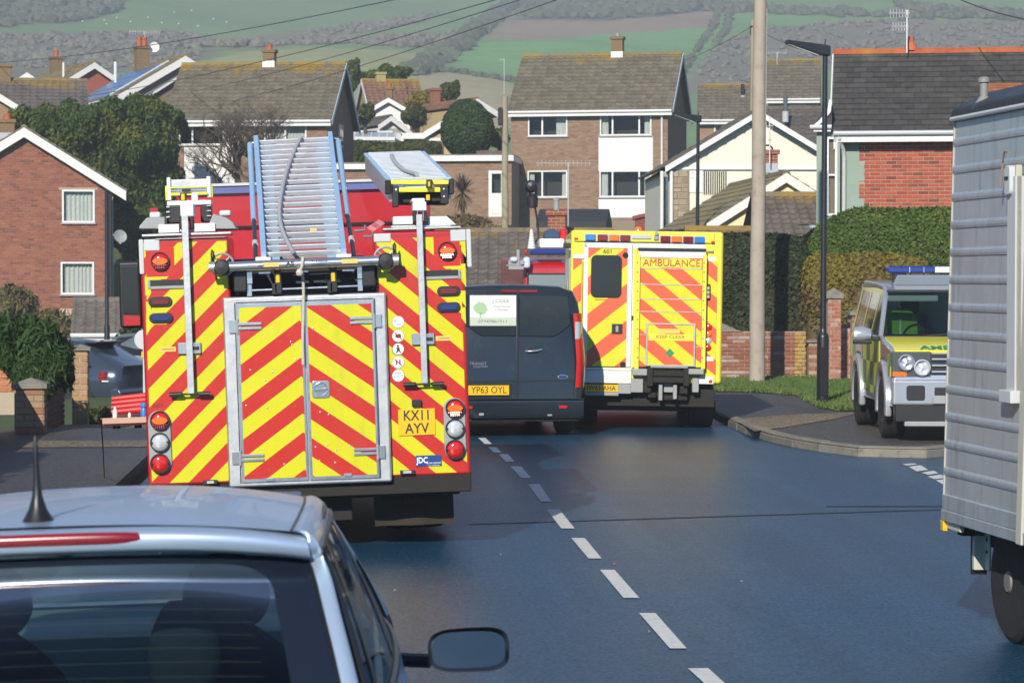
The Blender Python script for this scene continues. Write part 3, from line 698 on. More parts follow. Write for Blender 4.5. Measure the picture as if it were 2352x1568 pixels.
# ladder pull bars with latch and T handle
for (xa, xb, y0, y1, lx, ly, hx0, hx1, hy) in ((428, 443, 497, 902, 438, 799, 393, 486, 903), (961, 975, 494, 880, 971, 779, 925, 1019, 882)):
    o = epart('pull_bar', M_ALU, [(xa, xb, y0, y1, -.075, -.045)], bevel=.003)
    epart('latch', M_STEEL, [(lx - 26, lx + 26, ly - 13, ly + 13, -.03, -.003)], o); epart('latch_bolt', M_BLACK, [(lx - 4, lx + 22, ly - 4, ly + 4, -.045, -.03)], o)
    (xA, zA), (xB, zB) = E(hx0, hy + 1), E(hx1, hy - 1); b = MB(); xm, zm = (xA + xB) / 2, (zA + zB) / 2
    b.tube([(xA, -.06, zA), (xA + .09, -.06, zA), (xA + .1, -.06, zm), (xB - .1, -.06, zm), (xB - .09, -.06, zB), (xB, -.06, zB)], [.017, .017, .008, .008, .017, .017], 10); b.build('t_handle', M_BLACK, o, smooth=True)
# rear locker: frame, two doors, hinges, latch
fx0, fx1 = E(520, 890)[0], E(893, 890)[0]; fz1, fz0 = E(705, 677)[1], E(705, 1112)[1]
d0, d1 = E(550, 890)[0], E(864, 890)[0]; mid = E(704, 890)[0]
b = MB(); b.box(fx0, fx1, -.055, .9, fz0, fz1); lk = b.build('rear_locker', M_ALU, eng, bevel=.018)
for (a, c) in ((d0, mid - .004), (mid + .004, d1)):
    b = MB(); b.box(a, c, -.07, -.05, fz0 + .035, fz1 - .05); dr = b.build('locker_door', M_STEEL, eng, bevel=.004)
    b = MB(); b.box(a + .022, c - .018, -.0735, -.069, fz0 + .062, fz1 - .082); b.build('chevron_panel', M_CD, dr)
    b = MB(); b.box(a - .012, a - .004, -.0565, -.054, fz0 + .03, fz1 - .045) if a == d0 else b.box(c + .004, c + .012, -.0565, -.054, fz0 + .03, fz1 - .045); b.box(a, c, -.0565, -.054, fz1 - .049, fz1 - .041); b.build('door_seal', M_BLACK, dr)
    b = MB()
    for k in range(9):
        rx, rz = random.uniform(a + .05, c - .05), random.uniform(fz0 + .1, fz1 - .1); b.lathe([(0, 0), (.007, .001), (.008, .004)], (rx, -.0765, rz), 'y', 7)
    b.build('rivet', M_STEEL, dr)
for (x0, x1, y0, y1, lft) in ((529, 603, 735, 765, 1), (803, 876, 722, 752, 0), (535, 608, 1035, 1064, 1), (812, 884, 1022, 1052, 0)):
    k = x0 + 18 if lft else x1 - 18
    o = epart('hinge', M_STEEL, [(x0, k, y0, y1, -.072, -.055)] if lft else [(k, x1, y0, y1, -.072, -.055)])
    (ha, hb) = (k, x1) if lft else (x0, k)
    b = MB()
    for q in (5, 15): ebox(b, ha, hb, y0 + q, y0 + q + 7, -.086, -.07)
    b.build('hinge_leaf', M_STEEL, o, bevel=.004)
    xx, zz0 = E(k, y0); _, zz1 = E(k, y1); b = MB(); b.cyl((xx, -.08, zz0 + .006), (xx, -.08, zz1 - .006), .011, 10); b.build('hinge_pin', M_GREYP, o, smooth=True)
x, z = E(737, 893); b = MB(); b.prism(rrect(x - .066, x + .066, z - .066, z + .066, .02), 'y', -.082, -.07); o = b.build('door_latch', M_STEEL, eng, bevel=.005)
b = MB(); b.lathe([(.056, .012), (.052, -.004), (.046, 0), (.03, .006), (0, .008)], (x, -.084, z), 'y', 28); b.build('latch_bowl', M_CHROME, o, smooth=True)
b = MB(); b.box(x - .045, x + .045, -.094, -.08, z - .008, z + .01); b.build('latch_grip', M_STEEL, o, bevel=.004)
epart('door_catch', M_STEEL, [(612, 632, 1094, 1102, -.085, -.07), (789, 808, 1085, 1093, -.085, -.07)]); epart('step_lamp', M_BLACK, [(468, 501, 1100, 1110, -.03, -.003), (918, 952, 1080, 1089, -.03, -.003)])
epart('step_lamp_lens', M_CLENS, [(477, 493, 1102, 1108, -.036, -.03), (925, 944, 1081, 1087, -.036, -.03)])
# plates, stickers, writing
o = epart('number_plate', M_PLATE, [(914, 999, 939.5, 1000, -.014, -.003)])
x, z = E(957, 955); text('plate_text', 'KX11', .108, M_INK, o, (x, -.0146, z), sx=.82, bold=.0015); x, z = E(957, 985); text('plate_text', 'AYV', .108, M_INK, o, (x, -.0146, z), sx=.88, bold=.0015)
epart('parking_sensor', M_BLACK, [(945, 967, 918, 933, -.04, -.003)])
M_BSTK = mat('blue_sticker', (.010, .05, .20), .4)
o = epart('maker_sticker', M_BSTK, [(954, 1014, 1046, 1072, -.008, -.003)]); x, z = E(969, 1058); text('sticker_text', 'JDC', .062, M_WST, o, (x, -.009, z), sx=.8, bold=.0015); x, z = E(996, 1064); text('sticker_text', 'JOHN DENNIS', .018, M_WST, o, (x, -.009, z), sx=.95); x, z = E(996, 1069.5); text('sticker_text', 'COACHBUILDERS', .011, M_WST, o, (x, -.009, z))
for i, py in enumerate((740, 772, 802, 832.5, 863)):
    x, z = E(914, py); b = MB(); b.lathe([(0, 0), (.047, 0), (.047, .003)], (x, -.007, z), 'y', 26); o = b.build('round_sticker', M_INK if i in (2,) else mat('sticker_edge', (.32, .32, .32)), eng)
    b = MB(); b.lathe([(0, 0), (.0425, 0), (.0425, .002)], (x, -.0085, z), 'y', 26); b.build('sticker_face', M_WST, o)
    b = MB()
    if i == 0: b.quad((x - .03, -.0092, z + .012), (x - .03, -.0092, z + .008), (x - .008, -.0092, z + .004), (x - .008, -.0092, z + .008)); b.quad((x - .012, -.0092, z - .016), (x - .012, -.0092, z - .021), (x + .02, -.0092, z - .021), (x + .02, -.0092, z - .016))
    if i == 1:
        b.m = 0; b.prism([(x - .022, z + .004), (x - .016, z + .014), (x + .01, z + .016), (x + .022, z + .006), (x + .02, z - .01), (x, z - .016), (x - .02, z - .01)], 'y', -.0095, -.0088)
        b.m = 1; b.prism([(x - .03, z + .024), (x - .024, z + .03), (x + .03, z - .024), (x + .024, z - .03)], 'y', -.0102, -.0088)
    if i == 2:
        b.lathe([(0, 0), (.008, 0), (.008, .001)], (x - .002, -.0095, z + .024), 'y', 12); b.prism([(x - .012, z + .014), (x + .008, z + .015), (x + .013, z - .012), (x + .024, z - .03), (x + .014, z - .03), (x + .002, z - .014), (x - .01, z - .03), (x - .02, z - .03), (x - .01, z - .01)], 'y', -.0095, -.0088)
    if i == 3:
        b.m = 0; b.box(x - .018, x - .008, -.0095, -.0088, z - .018, z + .016); b.box(x + .008, x + .018, -.0095, -.0088, z - .014, z + .02)
        b.m = 1; b.prism([(x - .03, z + .024), (x - .024, z + .03), (x + .03, z - .024), (x + .024, z - .03)], 'y', -.0102, -.0088)
    if i == 4: b.quad((x - .036, -.0092, z - .004), (x - .036, -.0092, z - .008), (x + .036, -.0092, z - .008), (x + .036, -.0092, z - .004)); b.quad((x - .025, -.0092, z + .02), (x - .025, -.0092, z + .015), (x + .025, -.0092, z + .015), (x + .025, -.0092, z + .02))
    b.build('sticker_mark', [M_INK, M_RLENS], o)
M_WARN = mat('warning_sticker', (.75, .52, .12), .45)
for (x0, x1, y0, y1) in ((369, 407, 796, 807), (1000, 1036, 772, 783)):
    o = epart('warning_label', M_WARN, [(x0, x1, y0, y1, -.006, -.003)]); x, z = E((x0 + x1) / 2, (y0 + y1) / 2); text('label_text', '! WARNING', .018, M_INK, o, (x, -.0068, z))
x, z = E(365, 930); text('unit_number', '8669', .04, mat('faded_ink', (.16, .02, .012), .5), eng, (x, -.0055, z))
# chassis below, mudflaps, wheels
b = MB(); b.box(-1.1, 1.17, .12, 7.4, .38, .56); b.box(-1.0, -.4, .2, .3, .2, .5); b.box(.1, .35, .25, .6, .2, .5); b.box(-.35, -.1, .7, 1.6, .25, .5); b.box(-.6, .62, 1.3, 1.55, .35, .55)
for k in range(9): b.box(.02 + k * .035, .045 + k * .035, .3, .34, .22 - k * .004, .5)
b.build('chassis', M_UNDER, eng, bevel=.01)
b = MB(); b.box(xl0 + .03, fx0 + .02, .02, .5, zbm - .1, zbm + .01); b.box(fx0, xr1 - .0, .01, .6, zbr - .13, zbr + .02); b.build('rear_valance', M_UNDER, eng, bevel=.01)
for (x0, x1) in ((.52, 1.13), (-1.15, -.55)):
    b = MB(); b.grid(lambda u, v: (x0 + (x1 - x0) * u, .42 + .02 * math.sin(u * 9) * (1 - v), .13 + .36 * v), 10, 4); b.grid(lambda u, v: (x0 + (x1 - x0) * u, .44 + .02 * math.sin(u * 9) * (1 - v), .13 + .36 * v), 10, 4)
    o = b.build('mudflap', mat('mudflap_rubber', (.028, .020, .014), .85, 0, .4, 6), eng, smooth=True)
text('mudflap_text', 'JDC', .09, mat('faded_red', (.06, .018, .014), .8), eng, (.84, .405, .34), sx=1.1)
def tyre(parent, x0, x1, y, r, name='wheel', hub=None, hubx=None):
    b = MB(); c = (x1 - x0)
    b.lathe([(r * .58, 0), (r * .9, 0), (r * .985, c * .1), (r, c * .22), (r, c * .78), (r * .985, c * .9), (r * .9, c), (r * .58, c)], (x0, y, r), 'x', 40)
    for k in range(4): b.lathe([(r * 1.004, c * (.26 + .14 * k)), (r * 1.004, c * (.33 + .14 * k))], (x0, y, r), 'x', 40)
    o = b.build(name, M_RUBBER, parent, smooth=True, sharp=30)
    if hub:
        b = MB(); s = -1 if hubx == x0 else 1; e = -s * .035
        b.lathe([(r * .6, 0), (r * .6, e * .1), (r * .52, e), (r * .3, e * .9), (r * .22, e * .2), (0, e * .2)], (hubx, y, r), 'x', 30); h = b.build('rim', hub, o, smooth=True)
        b = MB()
        for k in range(5):
            a = 2 * math.pi * k / 5 + .3; ca, sa = math.cos(a), math.sin(a)
            b.prism([(y + r * .12 * ca - r * .07 * sa, r + r * .12 * sa + r * .07 * ca), (y + r * .57 * ca - r * .05 * sa, r + r * .57 * sa + r * .05 * ca), (y + r * .57 * ca + r * .05 * sa, r + r * .57 * sa - r * .05 * ca), (y + r * .12 * ca + r * .07 * sa, r + r * .12 * sa - r * .07 * ca)], 'x', hubx - s * .004, hubx - s * .03)
        b.build('spoke', hub, o, bevel=.006)
    return o
for (x0, x1) in ((.58, 1.12), (-1.12, -.58)): tyre(eng, x0, x1, 1.55, .48)
for (x0, x1) in ((.82, 1.12), (-1.12, -.82)): tyre(eng, x0, x1, 6.4, .48)
# recess above the locker: deck, rail, brackets, rod
b = MB(); b.box(xl1, xr0, .3, .9, fz1 - .02, E(705, 668)[1] + .0); b.box(xl1 - .01, xr0 + .01, .8, .86, fz1, 2.2); b.build('recess_back', mat('dark_blue_recess', (.02, .03, .05), .5, 0, .3, 4), eng)
b = MB(); b.box(xl1, xr0, .02, .6, 2.10, 2.13); b.build('deck_plate', M_UNDER, eng)
(xa, za), (xb, zb_) = E(492, 615), E(912, 598)
bar = MB(); bar.cyl((xa + .08, -.16, za), (xb - .08, -.16, zb_), .037, 20); bar = bar.build('roller_bar', M_STEEL, eng, smooth=True)
M_RING = mat('roller_ring', (.55, .56, .56), .3, .6)
for (px, py) in ((514, 614), (885, 599)):
    x, z = E(px, py); b = MB(); n = 26
    b.tube([(x + .085 * math.cos(a), -.1, z + .015 + .085 * math.sin(a)) for a in np.linspace(0, 2 * math.pi, n)], .009, 8, False); o = b.build('guide_wheel', M_RING, eng, smooth=True)
    b = MB()
    for k in range(4):
        a = math.pi / 4 + k * math.pi / 2; b.tube([(x, -.1, z + .015), (x + .085 * math.cos(a), -.1, z + .015 + .085 * math.sin(a))], .007, 6)
    b.build('wheel_spoke', M_RING, o)
    s = -1 if px < 700 else 1
    b = MB(); b.lathe([(0, 0), (.05, .004), (.062, .03), (.062, .1), (.03, .13), (0, .13)], (x, -.215, z - .005), 'y', 22); b.build('end_cap', M_BLACK, o, smooth=True)
    b = MB(); b.cyl((x + s * .05, -.16, z), (x + s * .095, -.16, z), .04, 16); b.build('bar_collar', M_ALU, o, smooth=True)
    b = MB(); b.tube([(x + s * .075, -.12, z + .02), (x + s * .075, -.12, z + .11), (x + s * .072, -.12, z + .13), (x + s * .06, -.12, z + .11), (x + s * .062, -.12, z + .02)], .007, 6); b.build('hook', M_BLACK, o)
    b = MB(); b.box(x - .035, x + .03, -.14, -.13, z - .085, z - .065); b.build('wheel_tag', M_YEL, o)
    b = MB(); b.box(x - s * .13 - .05, x - s * .13 + .05, -.1, .1, z - .19, z + .02); b.build('wheel_bracket', M_BLACK, o, bevel=.012)
for px, py in ((625, 609), (803, 601)):
    o = epart('bar_label', M_WARN, [(px - 18, px + 18, py - 5, py + 5, -.1985, -.197)]); 
x, z = E(668, 607); text('bar_text', 'AS', .04, M_INK, eng, (x, -.1985, z), sx=1.3, bold=.002); x, z = E(733, 603); text('bar_text', 'FIRE & RESCUE', .020, M_INK, eng, (x, -.197, z + .006)); x, z = E(733, 607); text('bar_text', 'EQUIPMENT', .020, M_INK, eng, (x, -.199, z - .005)); x, z = E(603, 612); text('bar_text', '5099', .024, M_INK, eng, (x, -.199, z))
(xa, za), (xb, zb_) = E(566, 668), E(850, 656); b = MB(); b.cyl((xa, -.05, za), (xb, -.05, zb_), .009, 10); b.build('shaft', M_STEEL, eng, smooth=True)
for (px, py) in ((640, 640), (766, 637)):
    o = epart('strap_bracket', M_BLACK, [(px - 8, px + 8, py - 22, py + 34, -.09, -.03), (px - 14, px - 2, py + 12, py + 36, -.09, -.02)]); epart('strap_tag', M_PLATE, [(px - 5, px + 4, py - 12, py + 10, -.1, -.09)], o)
for (px, py) in ((575, 645), (827, 633)): epart('side_bracket', M_STEEL, [(px - 7, px + 7, py - 20, py + 8, -.08, -.02), (px - 6, px + 6, py + 8, py + 36, -.06, .0)])
for (px, py) in ((610, 628), (695, 625), (800, 622)): epart('bar_foot', M_STEEL, [(px - 14, px + 14, py - 3, py + 2, -.12, -.03)])
epart('vent_slats', M_GREYP, [(745, 815, 634 + 5 * k, 636 + 5 * k, .28, .3) for k in range(5)])
b = MB(); x, z = E(560, 640); b.tube([(x - .02, -.05, z + .08), (x - .035, -.06, z), (x - .01, -.06, z - .07), (x - .045, -.05, z - .12)], .011, 8); x, z = E(848, 628); b.tube([(x - .0, -.05, z + .08), (x + .02, -.06, z), (x + .045, -.06, z - .07), (x + .02, -.05, z - .12)], .011, 8); b.build('air_hose', M_BLACK, eng, smooth=True)
# left ladder gantry (empty) with its bellows, plates, floodlamps
def V7(x, y): return 301.4 + x * .2447, 382.2 * 0 + 301.4 + y * .2447
g = []
def z7(x0, x1, y0, y1, ya, yb): return (301.4 + x0 * .2447, 301.4 + x1 * .2447, 301.4 + y0 * .2447, 301.4 + y1 * .2447, ya, yb)
gan = epart('ladder_gantry', M_WPAINT, [z7(312, 350, 420, 640, .5, .62), z7(690, 730, 408, 612, .5, .62), z7(350, 695, 640, 690, .45, .7), z7(320, 740, 645, 690, .4, .6)], bevel=.008)
epart('gantry_roller', M_ALU, [z7(350, 695, 436, 512, .52, .58)], gan); epart('gantry_bar', M_YEL, [z7(340, 700, 512, 522, .5, .56), z7(345, 700, 566, 590, .47, .52), z7(296, 318, 500, 640, .52, .6), z7(728, 745, 490, 610, .52, .6)], gan, .003); epart('gantry_tube', M_STEEL, [z7(350, 690, 535, 548, .5, .54), z7(350, 690, 555, 562, .5, .54)], gan, .002)
epart('gantry_strap', M_BLACK, [z7(440, 500, 570, 660, .44, .46), z7(460, 540, 530, 560, .44, .46)], gan); epart('strap_tag', M_PLATE, [z7(452, 486, 580, 640, .43, .44)], gan); epart('gantry_box', M_WST, [z7(550, 612, 570, 645, .42, .46), z7(468, 592, 680, 805, .1, .35)], gan, .01)
epart('bellows', M_BLACK, [z7(328, 462, 692, 860, .35, .6), z7(640, 740, 680, 850, .35, .6)], gan, .01); epart('bellows_rib', M_LGREY, [z7(318, 352, 700 + 48 * k, 714 + 48 * k, .33, .36) for k in range(3)] + [z7(700, 742, 690 + 48 * k, 700 + 48 * k, .33, .36) for k in range(3)], gan, .003)
epart('gantry_hinge', M_BLACK, [z7(470, 505, 805, 920, -.02, .1), z7(560, 600, 805, 920, -.02, .1), z7(505, 560, 820, 850, -.02, .08)], gan, .006)
epart('roof_tray', M_WPAINT, [z7(272, 466, 880, 962, .0, .35), z7(604, 800, 870, 950, .0, .35), z7(466, 604, 925, 950, .02, .2)], None, .006)
epart('roof_lip', M_ALU, [z7(120, 950, 962, 985, -.02, .4), z7(240, 900, 1002, 1014, -.02, .02)], None, .005)
for s, x0, x1 in ((1, 92, 330), (-1, 745, 1000)):
    b = MB(); (A, zA) = E(301.4 + x0 * .2447, 301.4 + 925 * .2447); (B_, zB) = E(301.4 + x1 * .2447, 301.4 + 925 * .2447)
    zt2 = zA + .085; b.prism([(A, zA), (B_, zB), (B_, zt2 if s > 0 else zA + .03), (B_ - .05 if s < 0 else B_, zt2), (A + .06, zt2), (A, zA + .02)] if s > 0 else [(A, zA), (B_, zB), (B_ - .03, zA + .05), (B_ - .08, zt2), (A + .03, zt2 + .03), (A, zA + .05)], 'y', .02, .5)
    b.build('roof_cowl', M_GREYP, eng, bevel=.01)
epart('roof_lamp', M_LGREY, [z7(180, 285, 762, 822, .1, .3), z7(830, 940, 745, 800, .1, .3)], None, .015)
b = MB(); x, z = E(345, 490); b.box(x - .03, x + .03, .6, .7, z - .08, z + .05); b.build('roof_marker', M_RED, eng)
# right gantry carrying the short ladder
def z4(x0, x1, y0, y1, ya, yb): return (803.8 + x0 * .1573, 803.8 + x1 * .1573, 319.7 + y0 * .1573, 319.7 + y1 * .1573, ya, yb)
gr = epart('ladder_gantry', M_WPAINT, [z4(930, 1130, 905, 1045, .2, .5), z4(915, 1115, 850, 905, .3, .9)], bevel=.01)
epart('gantry_hinge', M_BLACK, [z4(918, 965, 1045, 1220, -.02, .2), z4(1075, 1130, 1045, 1220, -.02, .2), z4(965, 1075, 1050, 1090, .0, .2)], gr, .006); epart('hinge_plate', M_STEEL, [z4(975, 990, 1060, 1200, -.03, -.01), z4(1060, 1075, 1060, 1200, -.03, -.01)], gr, .002)
epart('roof_tray', M_WPAINT, [z4(632, 920, 1130, 1252, .05, .4), z4(1130, 1430, 1130, 1252, .05, .4)], None, .006)
b = MB(); (A, zA), (B_, _) = E(1029, 517), E(1042, 517); b.prism([(A - .01, zA), (B_ + .02, zA), (A, zA + .06)], 'y', .05, .4); b.build('tray_gusset', M_WPAINT, eng)
epart('roof_lip', M_ALU, [z4(480, 1620, 1290, 1322, -.02, .4), z4(600, 1480, 1255, 1290, .03, .4)], None, .005)
b = MB(); pts = [(E(835, 543)[0], .3, E(835, 543)[1]), (E(855, 542)[0], .3, E(855, 542)[1]), (E(862, 520)[0], .28, E(862, 520)[1]), (E(858, 517)[0], .2, E(858, 517)[1])]; b.tube(pts, .01, 8); b.tube([(E(815, 530)[0], .32, E(815, 530)[1]), (E(838, 528)[0], .32, E(838, 528)[1]), (E(840, 516)[0], .32, E(840, 516)[1])], .009, 8); b.build('latch_rod', M_STEEL, eng, smooth=True)
M_PINK = mat('pink_tape', (.62, .22, .25), .6); b = MB(); x, z = E(864, 528); b.grid(lambda u, v: (x - .05 + .1 * u + .02 * math.sin(v * 5), .1 + .03 * math.sin(u * 7), z - .03 + .05 * v + .06 * u), 6, 4); b.build('tape_bow', M_PINK, eng, smooth=True)
# mirror on its arm, marker lamp, fold-down step with gear
b = MB(); b.box(-1.86, -1.64, 6.3, 6.5, 1.62, 2.28); mr = b.build('wing_mirror', M_BLACK, eng, bevel=.03); b = MB(); b.box(-1.83, -1.67, 6.292, 6.3, 1.76, 2.22); b.build('mirror_glass', M_DARKGLASS, mr); b = MB(); b.prism([(-1.82, 1.645), (-1.66, 1.645), (-1.66, 1.735), (-1.82, 1.75)], 'y', 6.285, 6.3); b.build('mirror_red_reflection', M_RED, mr)  # red slab is a modelled reflection of the body in the glass
b = MB(); b.tube([(-1.2, 6.6, 2.2), (-1.7, 6.45, 2.2)], .02); b.tube([(-1.2, 6.6, 1.7), (-1.7, 6.45, 1.7)], .02); b.build('mirror_arm', M_BLACK, mr)
b = MB(); x, z = E(322, 590); b.box(x - .02, x + .03, .4, .5, z - .05, z + .05); b.build('marker_lamp', M_AMBER, eng, bevel=.01)
st = thing('fold_down_step', None, None); st.parent = eng
for k in list(st.keys()): del st[k]
def S(px, py, Y=1.6):  # point on the left side of the engine at local depth Y
    s = F / (EY + Y); X = (px - 773) / s - EX; Z = 2.05 - (py - 640) / s; return X * math.cos(-EROLL) + Z * math.sin(-EROLL) * 0 + Z * .032, Z + X * -.0
sx0, sz0 = S(250, 938); sx1, sz1 = S(345, 946)
b = MB(); b.box(sx0, -1.2, 1.2, 2.6, sz1 - .03, sz1); b.build('step_tray', M_RED, st); b = MB(); b.box(sx0, -1.2, 1.17, 1.2, sz1 - .012, sz0 + .004); b.build('step_edge', mat('cream_edge', (.52, .33, .24), .5), st)
b = MB(); b.cyl((sx0 + .1, 1.3, sz1 - .06), (sx0 + .1, 1.3, sz1 - .03), .03); b.cyl((sx0 + .27, 1.3, sz1 - .06), (sx0 + .27, 1.3, sz1 - .03), .03); b.build('step_foot', M_BLACK, st)
def world(o, x, y, z): return o.matrix_basis @ Vector((x, y, z))
hz_ = MB()
for k in range(4): hz_.tube([(-.22, .02 * k, .05 + .035 * k), (.0, .0 + .02 * k, .07 + .035 * k), (.2, .02 * k, .085 + .035 * k)], [.02, .028, .024], 8)
w = world(eng, sx0 + .24, 1.75, sz0 - .035); tag(hz_.build('hose_bundle', mat('red_hose', (.45, .02, .02), .5, 0, .3, 9), None, w, smooth=True), 'red hose flaked on the fold-down step of the fire engine', 'hose')
w = world(eng, sx0 + .085, 1.35, sz0 - .02); b = MB(); b.lathe([(0, 0), (.034, 0), (.036, .13), (.02, .16), (.016, .19), (0, .19)], (0, 0, 0), 'z', 16); o = tag(b.build('bottle', M_WST, None, w, smooth=True), 'white plastic bottle standing on the red fold-down step', 'bottle'); o.scale = (.55,) * 3
w = world(eng, sx0 + .31, 1.4, sz0 - .02); b = MB(); b.lathe([(0, 0), (.05, 0), (.055, .12), (.04, .17), (.06, .19), (.055, .25), (0, .25)], (0, 0, 0), 'z', 16); o = tag(b.build('canister', mat('blue_canister', (.03, .22, .6), .4), None, w, smooth=True), 'blue canister standing on the red fold-down step', 'canister'); o.scale = (.5,) * 3
w = world(eng, sx0 + .2, 1.35, sz0 - .02); b = MB(); b.lathe([(0, 0), (.022, 0), (.022, .07), (.01, .09), (0, .09)], (0, 0, 0), 'z', 12); o = tag(b.build('bottle', M_WST, None, w, smooth=True), 'small white bottle beside the blue canister on the step', 'bottle'); o.scale = (.6,) * 3
gp = G(240, 1103, .03); w = world(eng, sx0 - .01, 1.18, sz0); b = MB(); b.tube([w, w.lerp(gp, .5) + Vector((.0, .02, 0)), gp], .006, 6); b.m = 1; b.tube([gp + Vector((-.05, 0, 0)), gp + Vector((.06, .03, .01))], .018, 8)
tag(b.build('pull_cord', [mat('cord_red', (.30, .09, .07), .7), M_WST], None), 'thin red cord with a white toggle hanging from the step to the ground', 'cord')

# ------------------------------------------------------------------ ladders and rope (carried by the engine)
def rail(m, a, b_, w, h, up):
    a, b_ = Vector(a), Vector(b_); d = (b_ - a).normalized(); sd_ = d.cross(up).normalized() * (w / 2); u = sd_.cross(d).normalized() * (h / 2)
    vs_ = [a - sd_ - u, a + sd_ - u, a + sd_ + u, a - sd_ + u, b_ - sd_ - u, b_ + sd_ - u, b_ + sd_ + u, b_ - sd_ + u]
    m.add(vs_, [(0, 1, 2, 3), (7, 6, 5, 4), (4, 5, 1, 0), (5, 6, 2, 1), (6, 7, 3, 2), (7, 4, 0, 3)])
def lad(o, nL0, nR0, nL1, nR1, n, w, h, rr, m_rail, m_rung, name='rung', flat=True, off=0.0, first=.5):
    c = (nL0 + nR0) / 2; d = ((nL1 + nR1) / 2 - c).normalized(); right = (nR0 - nL0).normalized(); up = right.cross(d).normalized()
    for A, B_ in ((nL0, nL1), (nR0, nR1)):
        m = MB(); rail(m, A + up * off, B_ + up * off, w, h, up); m.build('rail', m_rail, o, bevel=.004)
    for k in range(n):
        f = (k + first) / n; A = nL0.lerp(nL1, f) + up * off; B_ = nR0.lerp(nR1, f) + up * off
        m = MB(); rail(m, A + right * .01, B_ - right * .01, rr, rr * .8, d) if flat else m.cyl(A, B_, rr / 2, 8); m.build(name, m_rung, o, bevel=.004)
    return right, d, up
M_LB = mat('ladder_rail_blue', (.34, .52, .72), .35, .2, .1, 6)
L1_ = thing('ladder', 'long silver extension ladder lying up the middle of the fire engine roof', 'ladder')
Yb, Yt = EY + .15, EY + 3.4
a0, a1, c0, c1 = P(606, 592, Yb), P(790, 585, Yb), P(588, 322, Yt), P(758, 313, Yt)
rt, dd, up = lad(L1_, a0, a1, c0, c1, 21, .042, .09, .036, M_LB, M_ALUL)
# inner section a little lower, set slightly inwards
i0, i1, j0, j1 = a0.lerp(a1, .12), a0.lerp(a1, .88), c0.lerp(c1, .12), c0.lerp(c1, .88)
for A, B_ in ((i0, j0), (i1, j1)): m = MB(); rail(m, A - up * .1, B_ - up * .1, .10, .05, up); m.build('inner_rail', M_LB, L1_)
for k in range(14): 
    f = (k + .8) / 14.5; m = MB(); rail(m, i0.lerp(j0, f) - up * .13, i1.lerp(j1, f) - up * .13, .03, .03, dd); m.build('inner_rung', M_ALUL, L1_)
for (q0, q1, q2) in (((574, 332), (583, 506), (588, 600)), ((777, 326), (798, 495), (814, 592))):
    m = MB(); A, B_, C_ = P(*q0, Yt - .1), P(*q1, Yb + 1.15), P(*q2, Yb - .02)
    m.tube([A, B_], .024, 12); m.build('stay_tube', M_LB, L1_, smooth=True); m = MB(); m.tube([B_, C_], .017, 12); m.m = 1; m.tube([B_.lerp(C_, .55), B_.lerp(C_, .62)], .024, 12); m.build('stay_tube_lower', [mat('anodised_dark', (.03, .045, .07), .35, .5), M_LGREY], L1_, smooth=True)
for q in ((607, 595), (792, 588)): m = MB(); v = P(*q, Yb); m.box(v.x - .065, v.x + .05, v.y - .05, v.y + .05, v.z - .02, v.z + .015); m.build('foot_pad', M_WST, L1_, bevel=.006)
m = MB(); v = P(597, 327, Yt); w = P(775, 318, Yt); m.cyl(P(570, 330, Yt), P(590, 327, Yt), .012); m.cyl(P(760, 318, Yt), P(778, 320, Yt), .014); m.build('head_roller', M_STEEL, L1_)
m = MB(); v = P(720, 533, Yb + .7); m.box(v.x - .025, v.x + .025, v.y - .06, v.y - .05, v.z - .03, v.z + .03); m.build('maker_label', M_WARN, L1_)
hp = [P(692, 333, Yt - .1), P(678, 362, Yt - .4), P(655, 428, Yt - 1.3), P(643, 500, Yb + 1.1), P(650, 550, Yb + .5), P(673, 598, Yb - .05)]
def smooth_path(pts, n=6):
    out = []
    for i in range(len(pts) - 1):
        p0, p1, p2, p3 = pts[max(i - 1, 0)], pts[i], pts[i + 1], pts[min(i + 2, len(pts) - 1)]
        for k in range(n):
            u = k / n; out.append(.5 * ((2 * p1) + (p2 - p0) * u + (2 * p0 - 5 * p1 + 4 * p2 - p3) * u * u + (3 * p1 - p0 - 3 * p2 + p3) * u ** 3))
    return out + [pts[-1]]
m = MB(); m.tube(smooth_path([q + up * .07 for q in hp]), .017, 10); tag(m.build('halyard_rope', mat('grey_rope', (.34, .37, .38), .8, 0, .2, 30)), 'grey halyard line lying down the rungs of the long ladder', 'rope')
L2_ = thing('ladder', 'short roof ladder with yellow end bands above the right rear column', 'ladder')
Ya, Yc = EY + .55, EY + 2.75
a0, a1, c0, c1 = P(897, 416, Ya), P(1030, 410, Ya), P(842, 354, Yc), P(969, 350, Yc)
rt, dd, up = lad(L2_, a0, a1, c0, c1, 22, .05, .02, .036, mat('ladder_cap_blue', (.45, .62, .76), .35, .2), M_ALUL)
for A, B_ in ((a0, c0), (a1, c1)): m = MB(); rail(m, A - up * .085, B_ - up * .085, .035, .15, up); m.build('side_rail', M_ALU, L2_)
def zl(m, x0, x1, y0, y1, Y, dpt=.05):
    A, B_ = P(803.8 + x0 * .1573, 319.7 + y1 * .1573, Y), P(803.8 + x1 * .1573, 319.7 + y0 * .1573, Y); m.box(A.x, B_.x, A.y, A.y + dpt, A.z, B_.z); return m
zl(MB(), 600, 1440, 602, 656, Ya - .06).build('end_band', M_YEL, L2_, bevel=.004); zl(MB(), 705, 1320, 706, 770, Ya - .03).build('end_band', M_YEL, L2_, bevel=.004)
for q in ((515, 600, 595, 800), (620, 712, 680, 990), (1322, 1442, 672, 945), (1450, 1520, 575, 800)): zl(MB(), *q, Ya - .05 if q[0] > 600 else Ya - .06, .12).build('end_block', M_BLACK if q[0] > 600 else M_UNDER, L2_, bevel=.008)
